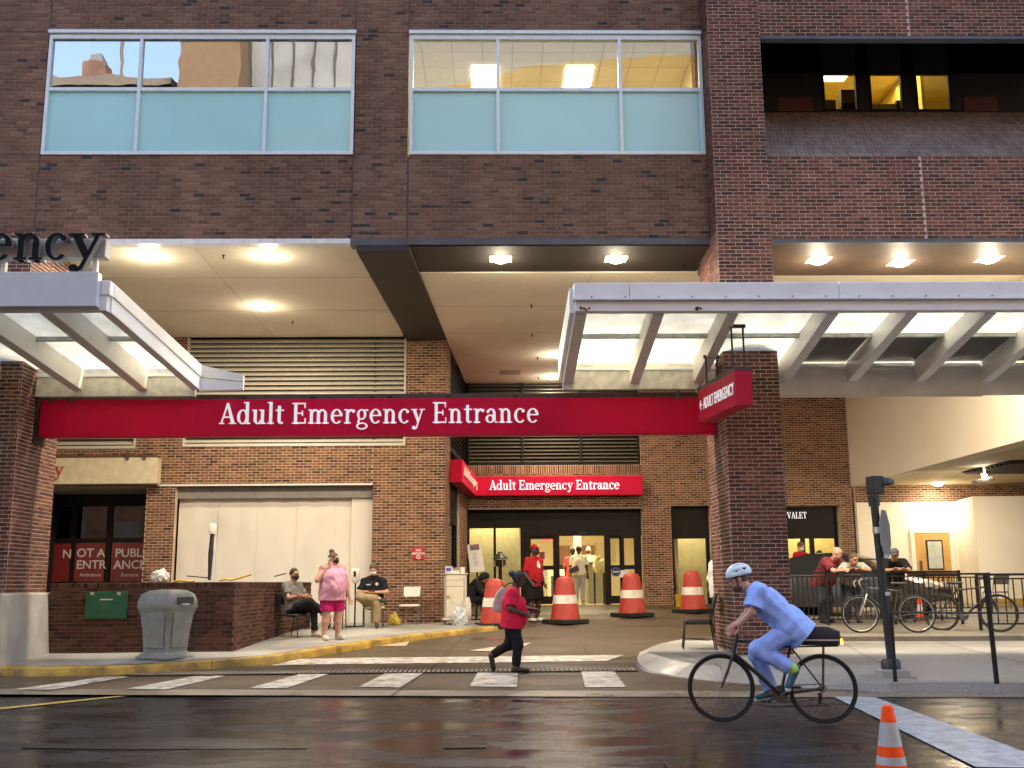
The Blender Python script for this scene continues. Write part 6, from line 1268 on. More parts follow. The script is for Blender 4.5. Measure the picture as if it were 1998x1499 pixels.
# ================================================================== PEOPLE  (smooth distance fields turned into one skin)
def rcone(p, a, b, ra, rb):
    a, b = np.array(a), np.array(b); ba = b-a; L2 = float(ba@ba)+1e-9
    t = np.clip(((p-a)@ba)/L2, 0, 1); return np.linalg.norm(p-a-t[..., None]*ba, axis=-1)-(ra+(rb-ra)*t)
class SDF:
    def __init__(s, vox=.012, k=.03): s.v, s.k, s.pr = vox, k, []; s.cl = []; s.nz = 0
    def cone(s, a, b, ra, rb, k=None, flat=False): s.pr.append(('c', Vector(a), Vector(b), ra, rb, k, flat)); return s
    def ell(s, c, r, M3=None, k=None, sub=False): s.pr.append(('e', Vector(c), Vector(r), M3, None, k, sub)); return s
    def clip(s, pt, n): s.cl.append((Vector(pt), Vector(n).normalized())); return s
    def mesh(s, name):
        lo, hi = [1e9]*3, [-1e9]*3
        for q in s.pr:
            if q[0] == 'c': pts = [(q[1], q[3]), (q[2], q[4])]
            elif q[6]: continue
            else: pts = [(q[1], max(q[2]))]
            for c, r in pts:
                for i in range(3): lo[i] = min(lo[i], c[i]-r); hi[i] = max(hi[i], c[i]+r)
        v = s.v; lo = np.array(lo)-3*v-.02; n = np.ceil((np.array(hi)+3*v+.02-lo)/v).astype(int)+1
        D = np.full(n, .2, np.float32); ax = [lo[i]+v*np.arange(n[i]) for i in range(3)]
        for q in s.pr:
            if q[0] == 'c': cs = np.array([q[1], q[2]]); rr_ = max(q[3], q[4])
            else: cs = np.array([q[1]]); rr_ = max(q[2])
            k = q[5] or s.k; m = rr_+k+2*v
            i0 = np.maximum(0, np.floor((cs.min(0)-m-lo)/v).astype(int)); i1 = np.minimum(n, np.ceil((cs.max(0)+m-lo)/v).astype(int)+1)
            sl_i = tuple(slice(a, b) for a, b in zip(i0, i1)); g = np.stack(np.meshgrid(*[ax[i][sl_i[i]] for i in range(3)], indexing='ij'), -1)
            if q[0] == 'c':
                d = rcone(g, q[1], q[2], q[3], q[4])
                if q[6]: dr = np.array((q[2]-q[1]).normalized()); d = np.maximum(d, (g-np.array(q[2]))@dr)
            else:
                w = g-np.array(q[1])
                if q[3] is not None: w = w@np.array(q[3])
                r = np.array(q[2]); k0 = np.linalg.norm(w/r, axis=-1); k1 = np.linalg.norm(w/(r*r), axis=-1)+1e-6; d = k0*(k0-1)/k1
            o = D[sl_i]
            if q[0] == 'e' and q[6]: h = np.clip(.5-.5*(o+d)/k, 0, 1); D[sl_i] = o*(1-h)-d*h+k*h*(1-h)
            else: h = np.clip(.5+.5*(o-d)/k, 0, 1); D[sl_i] = o*(1-h)+d*h-k*h*(1-h)
        if s.cl or s.nz:
            g = np.stack(np.meshgrid(*ax, indexing='ij'), -1)
            if s.nz: D = D+s.nz*(np.sin(g[..., 0]*31+2*np.sin(g[..., 2]*11))*np.sin(g[..., 2]*23+1.7*np.sin(g[..., 1]*17))+.6*np.sin(g[..., 1]*47+g[..., 2]*29)*np.sin(g[..., 0]*41))
            for pt, nn in s.cl: D = np.maximum(D, (g-np.array(pt))@np.array(nn))
        # surface nets
        S = D < 0; cnt = np.zeros(np.array(D.shape)-1, np.int8); pos = np.zeros(tuple(np.array(D.shape)-1)+(3,), np.float32)
        offs = [(a, b, c) for a in (0, 1) for b in (0, 1) for c in (0, 1)]
        def sub(A, o): return A[o[0]:A.shape[0]-1+o[0], o[1]:A.shape[1]-1+o[1], o[2]:A.shape[2]-1+o[2]]
        for o in offs:
            for i in range(3):
                if o[i]: continue
                o2 = list(o); o2[i] = 1; a, b = sub(D, o), sub(D, o2); x = (a < 0) != (b < 0)
                t = np.where(x, a/np.where(x, a-b, 1), 0); cnt += x
                for j in range(3): pos[..., j] += np.where(x, o[j]+(t if j == i else 0), 0)
        act = cnt > 0; idx = np.full(cnt.shape, -1, np.int64); idx[act] = np.arange(act.sum())
        ii = np.argwhere(act); V = lo+v*(ii+pos[act]/cnt[act][:, None]); F = []
        for i in range(3):
            a = [slice(None)]*3; b = [slice(None)]*3; a[i] = slice(0, -1); b[i] = slice(1, None); x = S[tuple(a)] != S[tuple(b)]; c = np.argwhere(x)
            j, k = [q for q in range(3) if q != i]; c = c[(c[:, j] > 0) & (c[:, k] > 0) & (c[:, j] < cnt.shape[j]) & (c[:, k] < cnt.shape[k])]
            if not len(c): continue
            e = [c.copy() for _ in range(4)]; e[1][:, j] -= 1; e[2][:, j] -= 1; e[2][:, k] -= 1; e[3][:, k] -= 1
            q = np.stack([idx[z[:, 0], z[:, 1], z[:, 2]] for z in e], 1); fl_ = S[c[:, 0], c[:, 1], c[:, 2]]
            if i == 1: fl_ = ~fl_
            q[~fl_] = q[~fl_][:, ::-1]; F.append(q)
        F = np.concatenate(F); F = F[(F >= 0).all(1)]
        me = bpy.data.meshes.new(name); me.from_pydata(V.tolist(), [], F.tolist()); me.polygons.foreach_set('use_smooth', [True]*len(F)); me.update(); return me
def skinm(nm, c): return M('skin_'+nm, c, .5, var=.08, scale=20, sss=.06)
SK_L, SK_P, SK_D, SK_M = skinm('light', (.50, .28, .19)), skinm('pink', (.55, .30, .22)), skinm('dark', (.075, .036, .022)), skinm('tan', (.38, .20, .12))
def cloth(nm, c, r=.85): return M('cloth_'+nm, c, r, var=.08, scale=7, bump=.6, bscale=26, spec=.2)
EYE = M('eye_dark', (.02, .015, .012), .2)
STAND = dict(hip=(0, 0, .93), chest=(0, 0, 1.28), neck=(0, 0, 1.46), head=(.025, 0, 1.63), shL=(0, .175, 1.385), shR=(0, -.175, 1.385), elL=(-.03, .24, 1.12), elR=(-.03, -.24, 1.12), haL=(.06, .25, .88), haR=(.06, -.25, .88),
             hiL=(0, .09, .91), hiR=(0, -.09, .91), knL=(.02, .10, .49), knR=(.02, -.10, .49), anL=(-.02, .10, .085), anR=(-.02, -.10, .085), toL=(.15, .12, .03), toR=(.15, -.12, .03))
SIT = dict(hip=(0, 0, .53), chest=(.0, 0, .88), neck=(.03, 0, 1.06), head=(.06, 0, 1.22), shL=(.0, .18, 1.01), shR=(.0, -.18, 1.01), elL=(.05, .25, .74), elR=(.05, -.25, .74), haL=(.28, .12, .64), haR=(.28, -.12, .64),
           hiL=(.02, .09, .52), hiR=(.02, -.09, .52), knL=(.44, .13, .52), knR=(.44, -.13, .52), anL=(.42, .13, .085), anR=(.42, -.13, .085), toL=(.58, .15, .03), toR=(.58, -.15, .03))
def person(loc, face, label, J0, upd, skin, shirt=None, pants=None, shoes=None, hair=None, mask=None, cap=None, look=None, H=1.0, bulk=1.0, belly=0.0, bust=0.0, vox=.012, extra=None, tilt=0.0, open_mouth=False, fingers=True, hd=None, nose=1.0):
    base = empty('person', loc); tag(base, label, 'person', None)
    F = Vector((face[0], face[1], 0)).normalized(); L = Vector((-F.y, F.x, 0)); P = {k: (F*v[0]+L*v[1]+Z3*v[2])*H for k, v in J0.items()}
    P.update({k: F*v[0]+L*v[1]+Z3*v[2] for k, v in (upd or {}).items()})
    lk = Vector((*(look or face), 0)).normalized(); HF = (lk*math.cos(tilt)+Z3*math.sin(tilt)).normalized(); HL = Vector((-lk.y, lk.x, 0)); HU = HF.cross(HL)
    HM = Matrix((HF, HL, HU)).transposed()
    hp_ = lambda f, l, u: P['head']+HF*f*H+HL*l*H+HU*u*H
    lat = (P['shL']-P['shR']).normalized(); hl = (P['hiL']-P['hiR']).normalized(); b = bulk*H
    sp = (P['neck']-P['hip']).normalized(); fr = lat.cross(sp)
    if fr.dot(F) < 0: fr = -fr
    # ---------------- body
    s = SDF(vox, .028)
    def torso(s, e=0.0, kk=None):
        for sg, q in ((1, 'L'), (-1, 'R')):
            s.cone(P['hi'+q]+sp*.04+hl*(-sg*.02), P['chest']+lat*(sg*.075*b), (.115+.0)*b+e, .115*b+e, .05)
            s.cone(P['chest']+lat*(sg*.075*b), P['sh'+q]-sp*.03-lat*(sg*.03), .112*b+e, .07*b+e, .05)
        s.cone(P['hip'], P['chest'], .11*b+e, .115*b+e, .05)
        s.cone(P['shL'], P['shR'], .05*b+e, .05*b+e, .05)
        for q in 'LR': s.cone(P['neck']-sp*.015, P['sh'+q], .05*b+e*.7, .05*b+e*.8, .04)
        if belly: s.ell(P['hip'].lerp(P['chest'], .42)+fr*(.05+belly*.35), (.12*b+belly+e, .15*b+belly*.6+e, .17*b+e), Matrix((fr, lat, sp)).transposed(), .07)
        if bust:
            for sg in (-1, 1): s.ell(P['chest']+fr*(.085*b)+lat*(sg*.075*b)+sp*(-.02), (.07*b+bust+e, .085*b+bust*.5+e, .085*b+bust*.4+e), Matrix((fr, lat, sp)).transposed(), .05)
    torso(s)
    for q in 'LR':
        s.cone(P['sh'+q], P['el'+q], .05*b, .04*b); s.cone(P['el'+q], P['ha'+q], .040*b, .026*H*min(1.15, bulk))
        s.cone(P['hi'+q], P['kn'+q], .088*b, .058*b); kn, an = P['kn'+q], P['an'+q]; cf = kn.lerp(an, .3)
        s.cone(kn, cf, .056*b, .058*b); s.cone(cf, an, .058*b, .036*H*min(1.15, bulk)); s.cone(an, P['to'+q], .036*H, .026*H); s.cone(an, an+(an-P['to'+q]).normalized()*.04+Vector((0, 0, -.03)), .034*H, .032*H)
        # hand: palm, four fingers, thumb
        d = (P['ha'+q]-P['el'+q]).normalized()
        if hd and q in hd: d = (F*hd[q][0]+L*hd[q][1]+Z3*hd[q][2]).normalized()
        w = P['ha'+q]; sd = d.cross(fr); sd = sd.normalized() if sd.length > .2 else d.cross(lat).normalized(); nn = sd.cross(d)
        for u in (-1, -.33, .33, 1): s.cone(w+sd*u*.012*H, w+d*.085*H+sd*u*.027*H, .018*H, .013*H, .012)
        if fingers:
            for u, ln in ((-1, .072), (-.33, .085), (.33, .08), (1, .062)):
                a = w+d*.085*H+sd*u*.028*H; m_ = a+d*ln*.5*H+nn*.008*H; e = m_+d*ln*.42*H+nn*.026*H; s.cone(a, m_, .0105*H, .0098*H, .004); s.cone(m_, e, .0098*H, .0085*H, .004)
            tb = w+d*.03*H-sd*.03*H; s.cone(tb, tb+d*.035*H-sd*.022*H+nn*.012*H, .013*H, .011*H, .008); s.cone(tb+d*.035*H-sd*.022*H+nn*.012*H, tb+d*.068*H-sd*.02*H+nn*.022*H, .011*H, .009*H, .005)
    s.cone(P['neck']-sp*.05, hp_(-.02, 0, -.08), .06*b**.5, .052*b**.3); s.ell(P['head']+HU*.012*H, (.098*H, .077*H, .112*H), HM, .02); s.ell(hp_(.03, 0, -.065), (.066*H, .058*H, .062*H), HM, .025)
    s.cone(hp_(.086, 0, .012), hp_(.108*nose, 0, -.022), .010*H, .0155*H, .012); s.ell(hp_(.088, 0, .03), (.02*H, .055*H, .012*H), HM, .015)
    for sg in (-1, 1): s.ell(hp_(-.005, sg*.079, -.005), (.022*H, .010*H, .032*H), HM, .008); s.ell(hp_(.098, sg*.032, .008), (.016*H, .019*H, .011*H), HM, .008, True)
    s.ell(hp_(.085, 0, -.062), (.012*H, .024*H, .007*H), HM, .01)
    body = link('body', s.mesh('body'), skin, base)
    def part(s, name, mt): return link(name, s.mesh(name), mt, base)
    me = MB()
    for sg in (-1, 1):
        c = hp_(.086, sg*.031, .007); r_ = .0125*H
        me.lathe([(.001, -r_), (r_*.7, -r_*.7), (r_, 0), (r_*.7, r_*.7), (.001, r_)], c, 10)
    for k in (0,):
        o = me.build('eyes', EYE, base, smooth=80)
    if shirt:
        col, slv, hem, inf = shirt[:4]; opt = shirt[4] if len(shirt) > 4 else {}
        s = SDF(vox, .04); torso(s, inf); s.nz = opt.get('nz', .006)
        s.cone(P['hip']+sp*.05, P['hip']-sp*(hem+.06), .125*b+inf+belly*.5, .13*b+inf+belly*.45, .06)
        for sg, q in ((1, 'L'), (-1, 'R')):
            s.cone(P['hi'+q]+sp*.02, P['hi'+q]-sp*(hem+.05), .105*b+inf, .105*b+inf+belly*.2, .05)
            if slv > 0:
                e1_ = P['sh'+q].lerp(P['el'+q], min(slv, 1)); fl2 = slv <= 1
                s.cone(P['sh'+q], e1_, .053*b+inf*.8, .05*b+inf*1.35, None, fl2)
                if slv > 1: e2_ = P['el'+q].lerp(P['ha'+q], slv-1); s.cone(P['el'+q], e2_, .05*b+inf*.8, .040*b+inf*.6, None, True)
        s.clip(P['hip']-sp*hem, -sp)
        s.clip(P['neck']+sp*opt.get('neck', .035), sp)
        if slv <= 0:
            for sg, q in ((1, 'L'), (-1, 'R')): s.ell(P['sh'+q]+lat*(sg*.05), (.072*b,)*3, None, .02, True); s.ell(P['sh'+q].lerp(P['el'+q], .5)+lat*(sg*.04), (.07*b,)*3, None, .02, True)
        part(s, opt.get('name', 'shirt'), col)
    if pants:
        col, ln, inf = pants[:3]; s = SDF(vox, .035); s.nz = pants[3] if len(pants) > 3 else .005
        for q in 'LR':
            kn, an = P['kn'+q], P['an'+q]
            if ln <= 1: s.cone(P['hi'+q], P['hi'+q].lerp(kn, ln), .098*b+inf, .075*b+inf*1.6, None, True)
            else:
                s.cone(P['hi'+q], kn, .095*b+inf, .066*b+inf); e_ = kn.lerp(an, ln-1); s.cone(kn, e_, .066*b+inf, .046*b+inf*1.2, None, True)
        s.cone(P['hiL'], P['hiR'], .11*b+inf, .11*b+inf, .05); s.cone(P['hip'], P['hip']+sp*.12, .12*b+inf, .12*b+inf*.6, .05, True)
        part(s, 'trousers' if ln > 1 else 'shorts', col)
    if shoes:
        col, sole = shoes[:2]
        for q in 'LR':
            an, to = P['an'+q], P['to'+q]; d = (to-an); dn = Vector((d.x, d.y, d.z+.055*H)).normalized(); s = SDF(min(vox, .010), .02); upn = dn.cross(d.cross(Z3)).normalized() if abs(d.normalized().z) < .9 else F
            he = an-dn*.035-Z3*.038*H if not len(shoes) > 2 else an-dn*.03; s.cone(he, to+dn*.015, .040*H, .036*H); s.cone(an-Z3*.01, to, .042*H, .032*H)
            o = part(s, 'shoe', col)
            if sole is not None:
                s = SDF(min(vox, .010), .015); dd = Vector((0, 0, -.034*H)) ; s.cone(he+dd*.75, to+dn*.02+dd*.5, .037*H, .034*H); s.clip(he+dd*.55, Z3); link('sole', s.mesh('sole'), sole, o)
    if hair:
        col, st_ = hair; s = SDF(min(vox, .010), .02); s.nz = .003
        s.ell(hp_(-.012, 0, .03), (.104*H, .088*H, .108*H), HM)
        if st_ in ('short', 'bun', 'topbun'): s.clip(hp_(.055, 0, .02), (HF*.85-HU*.65)) ; s.clip(hp_(0, 0, -.03), (HF*.35-HU))
        if st_ == 'fade': s.clip(hp_(.06, 0, .055), (HF*.75-HU*.75)); s.clip(hp_(0, 0, .0), -HU)
        if st_ == 'bun': s.ell(hp_(-.125, 0, .05), (.06*H, .065*H, .06*H), HM)
        if st_ == 'topbun': s.ell(hp_(-.05, 0, .155), (.055*H, .055*H, .05*H), HM)
        if st_ == 'bob': s.ell(hp_(-.04, 0, -.03), (.10*H, .10*H, .13*H), HM); s.clip(hp_(.062, 0, 0), (HF*.97-HU*.25))
        if st_ == 'pony': s.cone(hp_(-.1, 0, .05), hp_(-.13, 0, -.16), .05*H, .03*H); s.clip(hp_(.055, 0, .02), (HF*.85-HU*.65))
        part(s, 'hair', col)
    if mask:
        s = SDF(min(vox, .008), .015); s.ell(hp_(.045, 0, -.045), (.078*H, .068*H, .056*H), HM); s.cone(hp_(.10, 0, -.02), hp_(.085, 0, -.085), .022*H, .02*H); s.clip(hp_(.015, 0, 0), -HF); o = part(s, 'face_mask', mask)
        MB().tube([hp_(.02, .07, -.02), hp_(-.01, .088, .0)], .003, 5).tube([hp_(.02, -.07, -.02), hp_(-.01, -.088, .0)], .003, 5).build('ear_loop', mask, o)
    if cap:
        s = SDF(min(vox, .009), .012); s.ell(hp_(-.005, 0, .05), (.112*H, .092*H, .095*H), HM); s.clip(hp_(0, 0, .045), -HU); o = part(s, 'cap', cap)
        MB().loft([[hp_(f, l*wd3, .048+.008*(1-abs(l))+dz) for l in (-1, -.5, 0, .5, 1)]+[hp_(f, l*wd3, .042+.008*(1-abs(l))+dz) for l in (1, .5, 0, -.5, -1)] for f, wd3, dz in ((.06, .085, 0), (.12, .078, -.003), (.165, .055, -.008), (.182, .02, -.012))]).build('cap_peak', cap, o, smooth=60)
    if extra: extra(base, P, F, L, hp_, HM, HF, HL, HU, fr, lat, sp)
    return base
BLK = cloth('black', (.012, .012, .014)); WHT = M('shoe_white', (.7, .66, .6), .5); RED = cloth('red', (.38, .014, .022)); HBLK = M('hair_black', (.010, .009, .010), .6, var=.4, scale=40, bump=.6, bscale=90); HBRN = M('hair_brown', (.10, .055, .03), .6, var=.3, scale=40, bump=.6, bscale=90)
MSK_W, MSK_B = M('mask_white', (.72, .74, .76), .7), M('mask_black', (.012, .012, .013), .8); SHB = M('shoe_black', (.014, .013, .013), .45)
def Sw(px, py):
    z = .4
    for _ in range(40): p = Wz(px, py, z); z = .6*z+.4*zs(p.x, p.y)
    return p
# 1 ---- woman walking across the driveway
p = W(1003, 1312, 17.0)
def ex1_(b, P, F, L, hp, HM, HF, HL, HU, fr, lat, sp): pass
w1 = person((p.x, 17.0, zg(17.0)+.006), (1, -.08), 'woman in bright red shirt and black trousers striding across the driveway', STAND,
   dict(hip=(-.02, 0, .77), chest=(-.02, 0, 1.06), neck=(.02, 0, 1.275), head=(.085, 0, 1.43), shL=(-.01, .17, 1.21), shR=(-.01, -.17, 1.21), elL=(.1, .24, .98), elR=(-.03, -.25, .97), haL=(.28, .1, .95), haR=(.19, -.19, .89),
        hiL=(-.03, .09, .75), hiR=(-.01, -.09, .75), knL=(-.07, .09, .42), knR=(.07, -.09, .42), anL=(-.36, .09, .25), anR=(.03, -.09, .08), toL=(-.33, .10, .05), toR=(.20, -.10, .035)),
   SK_D, (cloth('coral_red', (.62, .018, .06)), .8, .10, .022), (BLK, 1.93, .012), (SHB, None), (HBLK, 'bun'), None, H=.98, bulk=1.10, belly=.035, bust=.03, vox=.009, look=(1, -.25), tilt=-.3)
c = W(973, 1168, 17.08); bt = wempty('tote_bag', c); tag(bt, 'pale grey tote bag slung on the walking woman\'s back', 'bag')
MB().ext([c+Vector((x, -.05, z)) for x, z in ((-.10, -.19), (.0, -.22), (.11, -.21), (.15, -.05), (.15, .1), (.12, .19), (.04, .18), (-.04, .08), (-.09, -.06))], (0, .11, 0)).build('pouch', M('tote_grey', (.50, .44, .40), .8, var=.22, scale=9, bump=.6, bscale=14), bt, bevel=.03, seg=3, smooth=50)
MB().tube([c+Vector((.07, -.03, .17)), c+Vector((.15, -.06, .23)), c+Vector((.24, -.14, .25)), c+Vector((.30, -.22, .15))], .012, 6).build('strap', M('strap_dark', (.05, .03, .03), .7), bt, smooth=50)
# 2 ---- cyclist in blue scrubs
SCR = cloth('scrub_blue', (.33, .48, 1.0)); HEL = M('helmet_pale', (.66, .80, .86), .3, var=.04)
def ex_cyc(b, P, F, L, hp, HM, HF, HL, HU, fr, lat, sp):
    s = SDF(.008, .012); s.ell(hp(-.02, 0, .055), (.142, .112, .11), HM); s.clip(hp(0, 0, .03), -HU+HF*.12)
    for l in (-.052, 0, .052): s.ell(hp(-.06, l*1.1, .14), (.085, .011, .035), HM, .006, True)
    for l in (-1, 1): s.ell(hp(.02, l*.104, .085), (.075, .016, .016), HM, .006, True); s.ell(hp(-.1, l*.08, .08), (.05, .016, .016), HM, .006, True)
    h = link('helmet', s.mesh('helmet'), HEL, b)
    s = SDF(.008, .012); s.ell(hp(-.02, 0, .05), (.128, .098, .095), HM); s.clip(hp(0, 0, .024), -HU+HF*.12); link('helmet_liner', s.mesh('liner'), BLACKM, h)
    MB().tube([hp(.03, .09, .04), hp(.03, .078, -.04), hp(.055, .03, -.115), hp(.055, -.03, -.115), hp(.03, -.078, -.04), hp(.03, -.09, .04)], .006, 6).build('chin_strap', BLACKM, h)
    s = SDF(.008, .015); s.ell(hp(.035, 0, -.075), (.068, .064, .055), HM); s.clip(hp(0, 0, -.055), HU); s.clip(hp(.0, 0, 0), -HF); link('beard', s.mesh('beard'), HBRN, b)
    s = SDF(.010, .01); a, k = P['anL'], P['knL']; s.cone(a.lerp(k, .05), a.lerp(k, .24), .062, .066, None, True); link('lime_ankle_band', s.mesh('band'), M('lime', (.45, .75, .12), .5), b)
person((2.915, 11.42, .006), (-.98, .2), 'cyclist in blue scrubs and pale helmet riding past the entrance', STAND,
   dict(hip=(-.27, 0, .985), chest=(.0, 0, 1.22), neck=(.15, 0, 1.375), head=(.285, 0, 1.475), shL=(.10, .17, 1.34), shR=(.10, -.17, 1.34), elL=(.17, .23, 1.13), elR=(.19, -.23, 1.13), haL=(.315, .235, 1.005), haR=(.315, -.235, 1.005),
        hiL=(-.25, .095, .95), hiR=(-.25, -.095, .95), knL=(.13, .11, .74), knR=(.12, -.11, .66), anL=(-.24, .125, .545), anR=(-.01, -.125, .285), toL=(-.17, .135, .385), toR=(.13, -.135, .235)),
   SK_P, (SCR, .78, .15, .032, dict(nz=.0075)), (SCR, 1.88, .022, .007), (M('shoe_teal', (.02, .10, .15), .5), M('sole_pale', (.6, .68, .72), .5), 1), (HBRN, 'short'), vox=.008, tilt=-.35, extra=ex_cyc, hd={'L': (.75, 0, -.55), 'R': (.75, 0, -.55)})
# 3 ---- woman in pink on the phone
p = Sw(646, 1249)
def ex_pk(b, P, F, L, hp, HM, HF, HL, HU, fr, lat, sp):
    o = MB().tube([hp(.10, .075, .012), hp(.112, .035, .012), hp(.112, -.035, .012), hp(.10, -.075, .012), hp(0, -.085, .015)], .004, 5).build('glasses', BLACKM, b)
pk = person((p.x, p.y, p.z), (.62, -.78), 'woman in pink sleeveless top and magenta shorts talking on a phone', STAND,
   dict(haR=(.13, -.145, 1.40), elR=(.02, -.34, 1.13), elL=(-.04, .34, 1.03), haL=(.03, .37, .78), shL=(0, .205, 1.36), shR=(0, -.205, 1.37), knL=(.02, .13, .46), knR=(.02, -.13, .46), anL=(-.02, .15, .085), anR=(-.02, -.15, .085), toL=(.14, .18, .04), toR=(.14, -.17, .04), hiL=(0, .11, .86), hiR=(0, -.11, .86)),
   SK_P, (cloth('pink', (.66, .34, .46)), 0, .13, .03, dict(nz=.006, neck=.03)), (cloth('magenta', (.46, .015, .12)), .80, .02), (WHT, None), (HBRN, 'topbun'), MSK_B, H=.94, bulk=1.34, belly=.05, bust=.03, vox=.009, look=(.93, -.36), extra=ex_pk, hd={'R': (.1, .12, .9)})
f_, l_ = Vector((.62, -.78, 0)).normalized(), Vector((.78, .62, 0)).normalized()
pp = p+f_*.115-l_*.125+Z3*1.475; o = MB().obox(pp, (.015, .075, .15), Matrix.Rotation(R(-45), 3, 'Z') @ Matrix.Rotation(R(28), 3, 'X')).build('mobile_phone', M('phone_mint', (.36, .62, .58), .35), bevel=.006); tag(o, 'mint green phone held to the pink-dressed woman\'s ear', 'phone')
# 4 ---- seated man with crossed arms
def seatp(px, py, off): return Sw(px, py)
p = Sw(576, 1243); F4 = Vector((.86, -.5, 0)).normalized(); rz4 = math.atan2(F4.x, -F4.y)
chair('stacking_chair', (p.x, p.y, p.z), rz4, 'black metal chair under the man with crossed arms', BLACKM, CHB)
GREY = cloth('grey', (.17, .165, .16))
person(p-F4*.06, (F4.x, F4.y), 'seated man in grey shirt and black mask with crossed arms', SIT,
   dict(chest=(-.06, 0, .87), neck=(-.05, 0, 1.06), head=(-.01, 0, 1.215), shL=(-.06, .18, 1.0), shR=(-.06, -.18, 1.0), elL=(.09, .27, .77), elR=(.09, -.27, .77), haL=(.2, -.06, .82), haR=(.21, .08, .79), hip=(-.02, 0, .53),
        knL=(.44, .08, .56), knR=(.43, -.03, .68), anR=(.62, .17, .48), toR=(.76, .2, .42), anL=(.47, .1, .09), toL=(.62, .12, .03)),
   SK_M, (GREY, .7, .05, .018), (BLK, 1.92, .014), (M('shoe_beige', (.5, .45, .38), .5), None), (HBLK, 'fade'), MSK_B, vox=.011, look=(.75, -.66), hd={'L': (.3, -1, .1), 'R': (.2, 1, 0)})
# 5 ---- person in orange, mostly hidden
p = Sw(652, 1226)
chair('stacking_chair', (p.x, p.y, p.z), 0, 'black metal chair behind the woman in pink', BLACKM, CHB)
person((p.x+.02, p.y, p.z), (0, -1), 'seated person in orange shirt hidden behind the woman in pink', SIT, dict(anR=(.3, -.1, .085), toR=(.42, -.12, .03), anL=(.34, .06, .085), toL=(.46, .06, .03)), SK_D, (cloth('orange', (.60, .09, .02)), .8, .05, .02), (cloth('orange2', (.55, .10, .03)), 1.85, .014), (SHB, None), (HBLK, 'short'), None, vox=.012, H=.97)
# 6 ---- seated officer
p = Sw(727, 1224)
chair('stacking_chair', (p.x, p.y+.12, p.z), R(4), 'metal chair under the seated officer by the brick wall', CHF, CHW, side_bars=True)
KHK = cloth('khaki', (.32, .25, .14))
def ex_of(b, P, F, L, hp, HM, HF, HL, HU, fr, lat, sp):
    q = P['chest']+fr*.168+lat*.085+sp*.07; MB().lathe([(.036, 0), (.03, .006), (.002, .008)], q, 12, fr).build('badge', M('badge_silver', (.6, .6, .6), .4), b)
    q = P['chest']+fr*.168-lat*.10+sp*.06; MB().obox(q, (.10, .008, .022), Matrix((lat, fr, sp)).transposed()).build('name_strip', M('badge_silver', (.6, .6, .6), .4), b)
person((p.x, p.y+.06, p.z), (0.02, -1), 'seated officer in black polo and khaki trousers wearing white mask', SIT,
   dict(head=(.10, 0, 1.26), neck=(.05, 0, 1.10), shL=(.02, .20, .99), shR=(.02, -.20, .99), elL=(.10, .30, .76), elR=(.10, -.30, .76), haL=(.30, .06, .76), haR=(.30, -.10, .77), knL=(.42, .12, .53), anL=(.40, .12, .09), toL=(.54, .13, .03), knR=(.38, -.26, .66), anR=(.46, .16, .62), toR=(.50, .30, .57)),
   SK_L, (BLK, .78, .04, .022), (KHK, 1.96, .02), (M('boot_brown', (.03, .02, .016), .5), None), (HBRN, 'fade'), MSK_W, vox=.011, tilt=-.55, bulk=1.12, extra=ex_of, hd={'L': (.5, -.8, 0), 'R': (.5, .8, 0)})
o = MB().obox((p.x+.0, p.y-.32, p.z+.80), (.13, .015, .075), Matrix.Rotation(R(40), 3, 'X')).build('handheld_device', BLACKM, bevel=.004); tag(o, 'small dark device in the seated officer\'s hands', 'phone')
p = Sw(801, 1217); chair('folding_chair', (p.x, 24.95, zs(0, 24.95)), R(-6), 'empty white folding chair against the brick wall', CHF, CHW, side_bars=False, w=.44)
# 7 ---- man in red cap
p = W(1043, 1204, 26.0)
def ex_rc(b, P, F, L, hp, HM, HF, HL, HU, fr, lat, sp):
    q = P['chest']+fr*.165; blob('shirt_print', q+sp*.0, (.035, .055, .10), M('print_white', (.72, .68, .64), .8), None, None, 8, b, 2, .9)
    q = hp(.085, 0, .10); blob('cap_logo', q, (.02, .028, .024), M('print_white', (.72, .68, .64), .8), None, None, 8, b, 2, .4)
person((p.x, 26.0, zg(26)+.006), (.62, -.8), 'standing man in red cap, red T-shirt and black shorts', STAND, dict(haR=(.16, -.22, .93), elR=(-.02, -.27, 1.14)), SK_D, (RED, .85, .14, .018), (BLK, .98, .035), (WHT, M('sole_dark', (.05, .05, .05), .6)), None, MSK_B, RED, H=1.04, bulk=1.08, belly=.01, vox=.011, look=(.85, -.5), extra=ex_rc)
# 8 ---- hunched seated person
p = W(926, 1186, 26.0); zz = zg(26)+.004
chair('lounge_chair', (p.x-.12, 26.1, zz), R(70), 'black chair under the hunched person beside the cart', BLACKM, CHB)
person((p.x-.1, 26.1, zz), (.92, -.35), 'hunched person in black seated beside the cart with bare feet', SIT, dict(chest=(.16, 0, .83), neck=(.30, 0, .95), head=(.37, 0, 1.05), shL=(.22, .17, .94), shR=(.22, -.17, .94), elL=(.4, .2, .7), elR=(.4, -.2, .7), haL=(.5, .1, .5), haR=(.5, -.1, .48)), SK_M, (BLK, 1.8, .05, .03), (BLK, 1.6, .02), None, (BLK, 'bob'), None, tilt=-.9, vox=.012)
